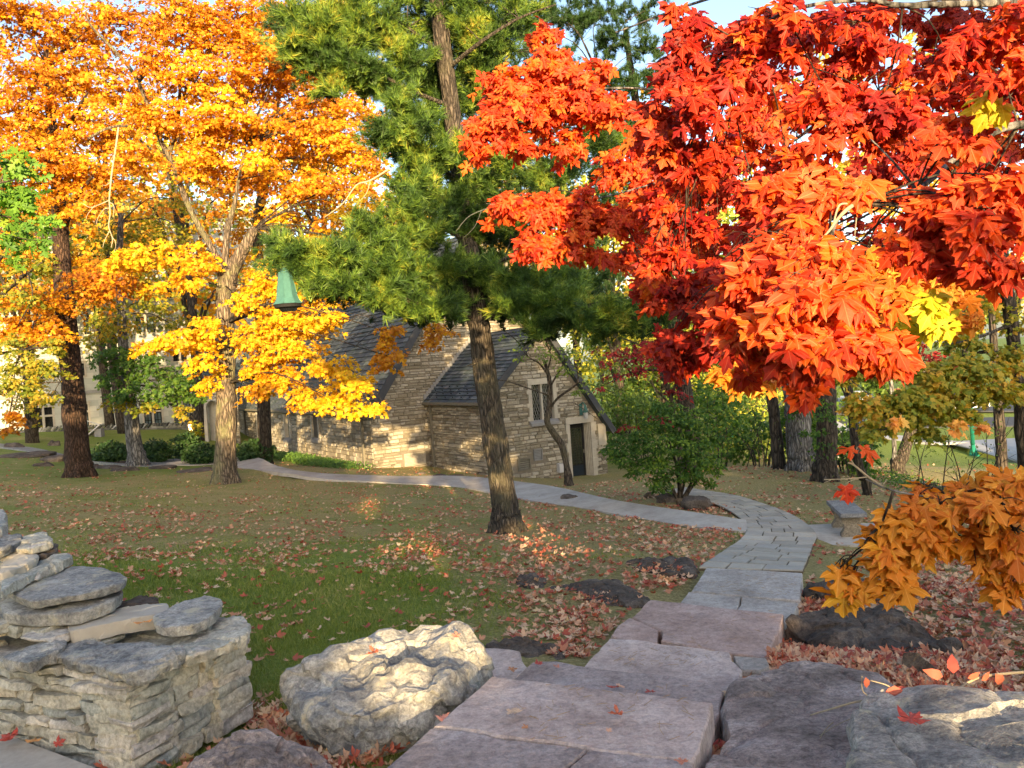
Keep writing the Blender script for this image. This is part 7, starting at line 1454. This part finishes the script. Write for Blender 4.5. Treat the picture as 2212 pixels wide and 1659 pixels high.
# pine needles shed on steps and rocks
b = MB(); rr = random.Random(4)
for k in range(260):
    u, v, z = rr.choice([(rr.uniform(1100, 1500), rr.uniform(1480, 1600), -1.618), (rr.uniform(1320, 1560), rr.uniform(1400, 1440), -1.998), (rr.uniform(1440, 1670), rr.uniform(1320, 1400), -2.238), (rr.uniform(1530, 1720), rr.uniform(1240, 1285), -2.598), (rr.uniform(1530, 1720), rr.uniform(1240, 1285), -2.598)])
    c = Pz(u, v, z); a = rr.uniform(0, 3.14); L = rr.uniform(.01, .035); d = Vector((math.cos(a), math.sin(a), 0)); b.box(c + UP * .003, L * 2, .0016, .0016, d, (-d.y, d.x, 0), UP)
M['dryneedle'] = mat('dry_needles', _flat((.36, .24, .11), .8)); tag(b.build('shed_needles', M['dryneedle']), 'tan pine needles strewn across the stone steps', 'pine needles', kind='stuff')
# thorny vine with red leaves on the lichen boulder
vn = empty('vine', P(1950, 1510, 3.2), 'pale thorny vine with a few red oval leaves trailing over the lichen boulder', 'vine'); b = MB()
for l in ([(2230,1450,3.1,6),(2120,1462,3.1,6),(2060,1492,3.1,6),(1990,1510,3.1,6),(1900,1512,3.1,6),(1850,1516,3.12,5),(1800,1530,3.15,4),(1750,1545,3.2,3)],[(2060,1492,3.1,5),(2000,1515,3.1,5),(1935,1522,3.1,5),(1890,1550,3.1,5),(1870,1575,3.1,4.5),(1850,1600,3.1,4),(1845,1650,3.1,3)],
          [(1990,1510,3.1,4),(1950,1500,3.1,3.5),(1915,1480,3.1,3),(1880,1470,3.12,2.5)],[(1900,1512,3.1,3),(1865,1495,3.1,2.5),(1862,1460,3.1,2)],[(2060,1492,3.1,3),(2030,1505,3.08,3),(1960,1520,3.08,2.5)],[(1800,1560,3.15,2.5),(1780,1580,3.15,2),(1750,1640,3.15,1.5)],[(1900,1530,3.1,2),(1820,1560,3.15,2),(1770,1590,3.2,1.5)]): limb_px(b, l, 6, .25)
b.build('stem', M['twig'], vn, True)
M['vine_red'] = leaf_mat('vine_leaves_red', [(0, (.45, .05, .06)), (1, (.70, .22, .12))], .35, 2, .8)
vl = [(2037,1462),(2042,1492),(2090,1465),(2085,1482),(2120,1470),(1950,1490),(1975,1500),(2060,1455),(2100,1490),(1870,1463),(2150,1455)]
p_ = np.array([P(u, v, 3.08) for u, v in vl]); scatter('leaves', T_OVAL, p_, unit(RNG.normal(0, .4, (len(p_), 3)) + [0, -1, .3]), unit(RNG.normal(0, 1, (len(p_), 3))), RNG.uniform(.05, .08, len(p_)), M['vine_red'], vn)

# ------------------------------------------------------------------ unseen trees added behind the viewer to shade the hillside, with gaps for sun
def shadow_xy(p, Y=-16.0):
    t = (p[1] - Y) / -SUN.y; return p[0] + SUN.x * t, p[2] + SUN.z * t
def lit_window(x, z):
    """gaps cut in the added crowns so the low sun reaches chosen spots"""
    for cx_, cz_, rx_, rz_ in ((2.75, 2.0, .75, .30), (5.0, 2.0, .8, .4), (4.5, 3.5, 1.3, .65), (2.0, 3.6, .4, .25), (1.9, 2.8, .5, .35), (6.6, 4.2, 1.0, .4)):
        if ((x - cx_) / rx_) ** 2 + ((z - cz_) / rz_) ** 2 < 1: return True
    return False
def top_at(x): return 15.5 if x < -10.5 else (6.4 if x < -3.2 else 5.0 if x < .6 else (4.0 if x < 6.4 else (9.6 if x < 12 else 7.6)))
rr = random.Random(99)
for i, (x0, Y, lab) in enumerate([(-20.5,-17,'outermost left'),(-15.8,-17,'tall left'),(-12,-18,'leftmost'),(-7.5,-16,'second from the left'),(-3,-17,'third from the left'),(1.2,-15.5,'middle'),(5.4,-16.5,'third from the right'),(9.6,-16,'second from the right'),(14.2,-17,'rightmost')]):
    gz = h1(x0, Y); root = empty('added_shade_tree', (x0, Y, gz), lab + ' leafy tree added unseen behind the viewpoint to shade the hillside', 'tree', 'trees added behind the viewpoint for shade'); b = MB()
    b.tube([Vector((x0, Y, gz - .3)), Vector((x0 + .2, Y, gz + 2.2)), Vector((x0, Y, top_at(x0) - .5))], [.22, .17, .05], 10, .15, 4, i)
    cs = []
    for k in range(120 if x0 > -10 else 210):
        c = Vector((x0 + rr.uniform(-2.5, 2.5), Y + rr.uniform(-1, 1), rr.uniform(.2, 8.6 if x0 > -10 else 15.8))); sx_, sz_ = shadow_xy(c, -16.0)
        if c.z > top_at(sx_) - .35: continue
        cs.append((tuple(c), (.6, .6, .45), 150))
        if k % 3 == 0: b.tube([Vector((x0, Y, min(c.z * .7, top_at(x0) - 1))), c.lerp(Vector((x0, Y, c.z)), .4) + UP * .2, c], [.06, .035, .012], 5, 0, 3)
    b.build('trunk', M['bark_dark'], root, True); p_, n_, t_ = cloud(cs, sub=12, srad=.45, rand=.9)
    k_ = [not lit_window(*shadow_xy(q_)) and shadow_xy(q_)[1] < top_at(shadow_xy(q_)[0]) + .25 * noise.noise(Vector((q_[0] * 1.5, 0, 3))) * 4 for q_ in p_]; k_ = np.array(k_)
    p_, n_, t_ = p_[k_], n_[k_], t_[k_]; scatter('crown', T_KITE, p_, n_, t_, .34 * RNG.uniform(.6, 1.2, len(p_)), M['lf_far_green'], root)

# ------------------------------------------------------------------ trunk, limbs and branches of a tree grow as one mesh
for root in [o for o in COL.objects if o.type == 'EMPTY']:
    kids = [o for o in root.children if o.type == 'MESH']; tk = next((o for o in kids if o.name.split('.')[0] == 'trunk'), None); more = [o for o in kids if o.name.split('.')[0] in ('limbs', 'branchwork', 'bare_twigs')]
    if not tk or not more: continue
    bm = bmesh.new(); bm.from_mesh(tk.data)
    for o in more:
        n0 = len(bm.faces); bm.from_mesh(o.data); bm.faces.ensure_lookup_table(); mt = o.data.materials[0]
        if mt.name not in [m_.name for m_ in tk.data.materials]: tk.data.materials.append(mt)
        ix = [m_.name for m_ in tk.data.materials].index(mt.name)
        for fc in bm.faces[n0:]: fc.material_index = ix
        bpy.data.objects.remove(o)
    bm.to_mesh(tk.data); bm.free(); tk.name = 'trunk'
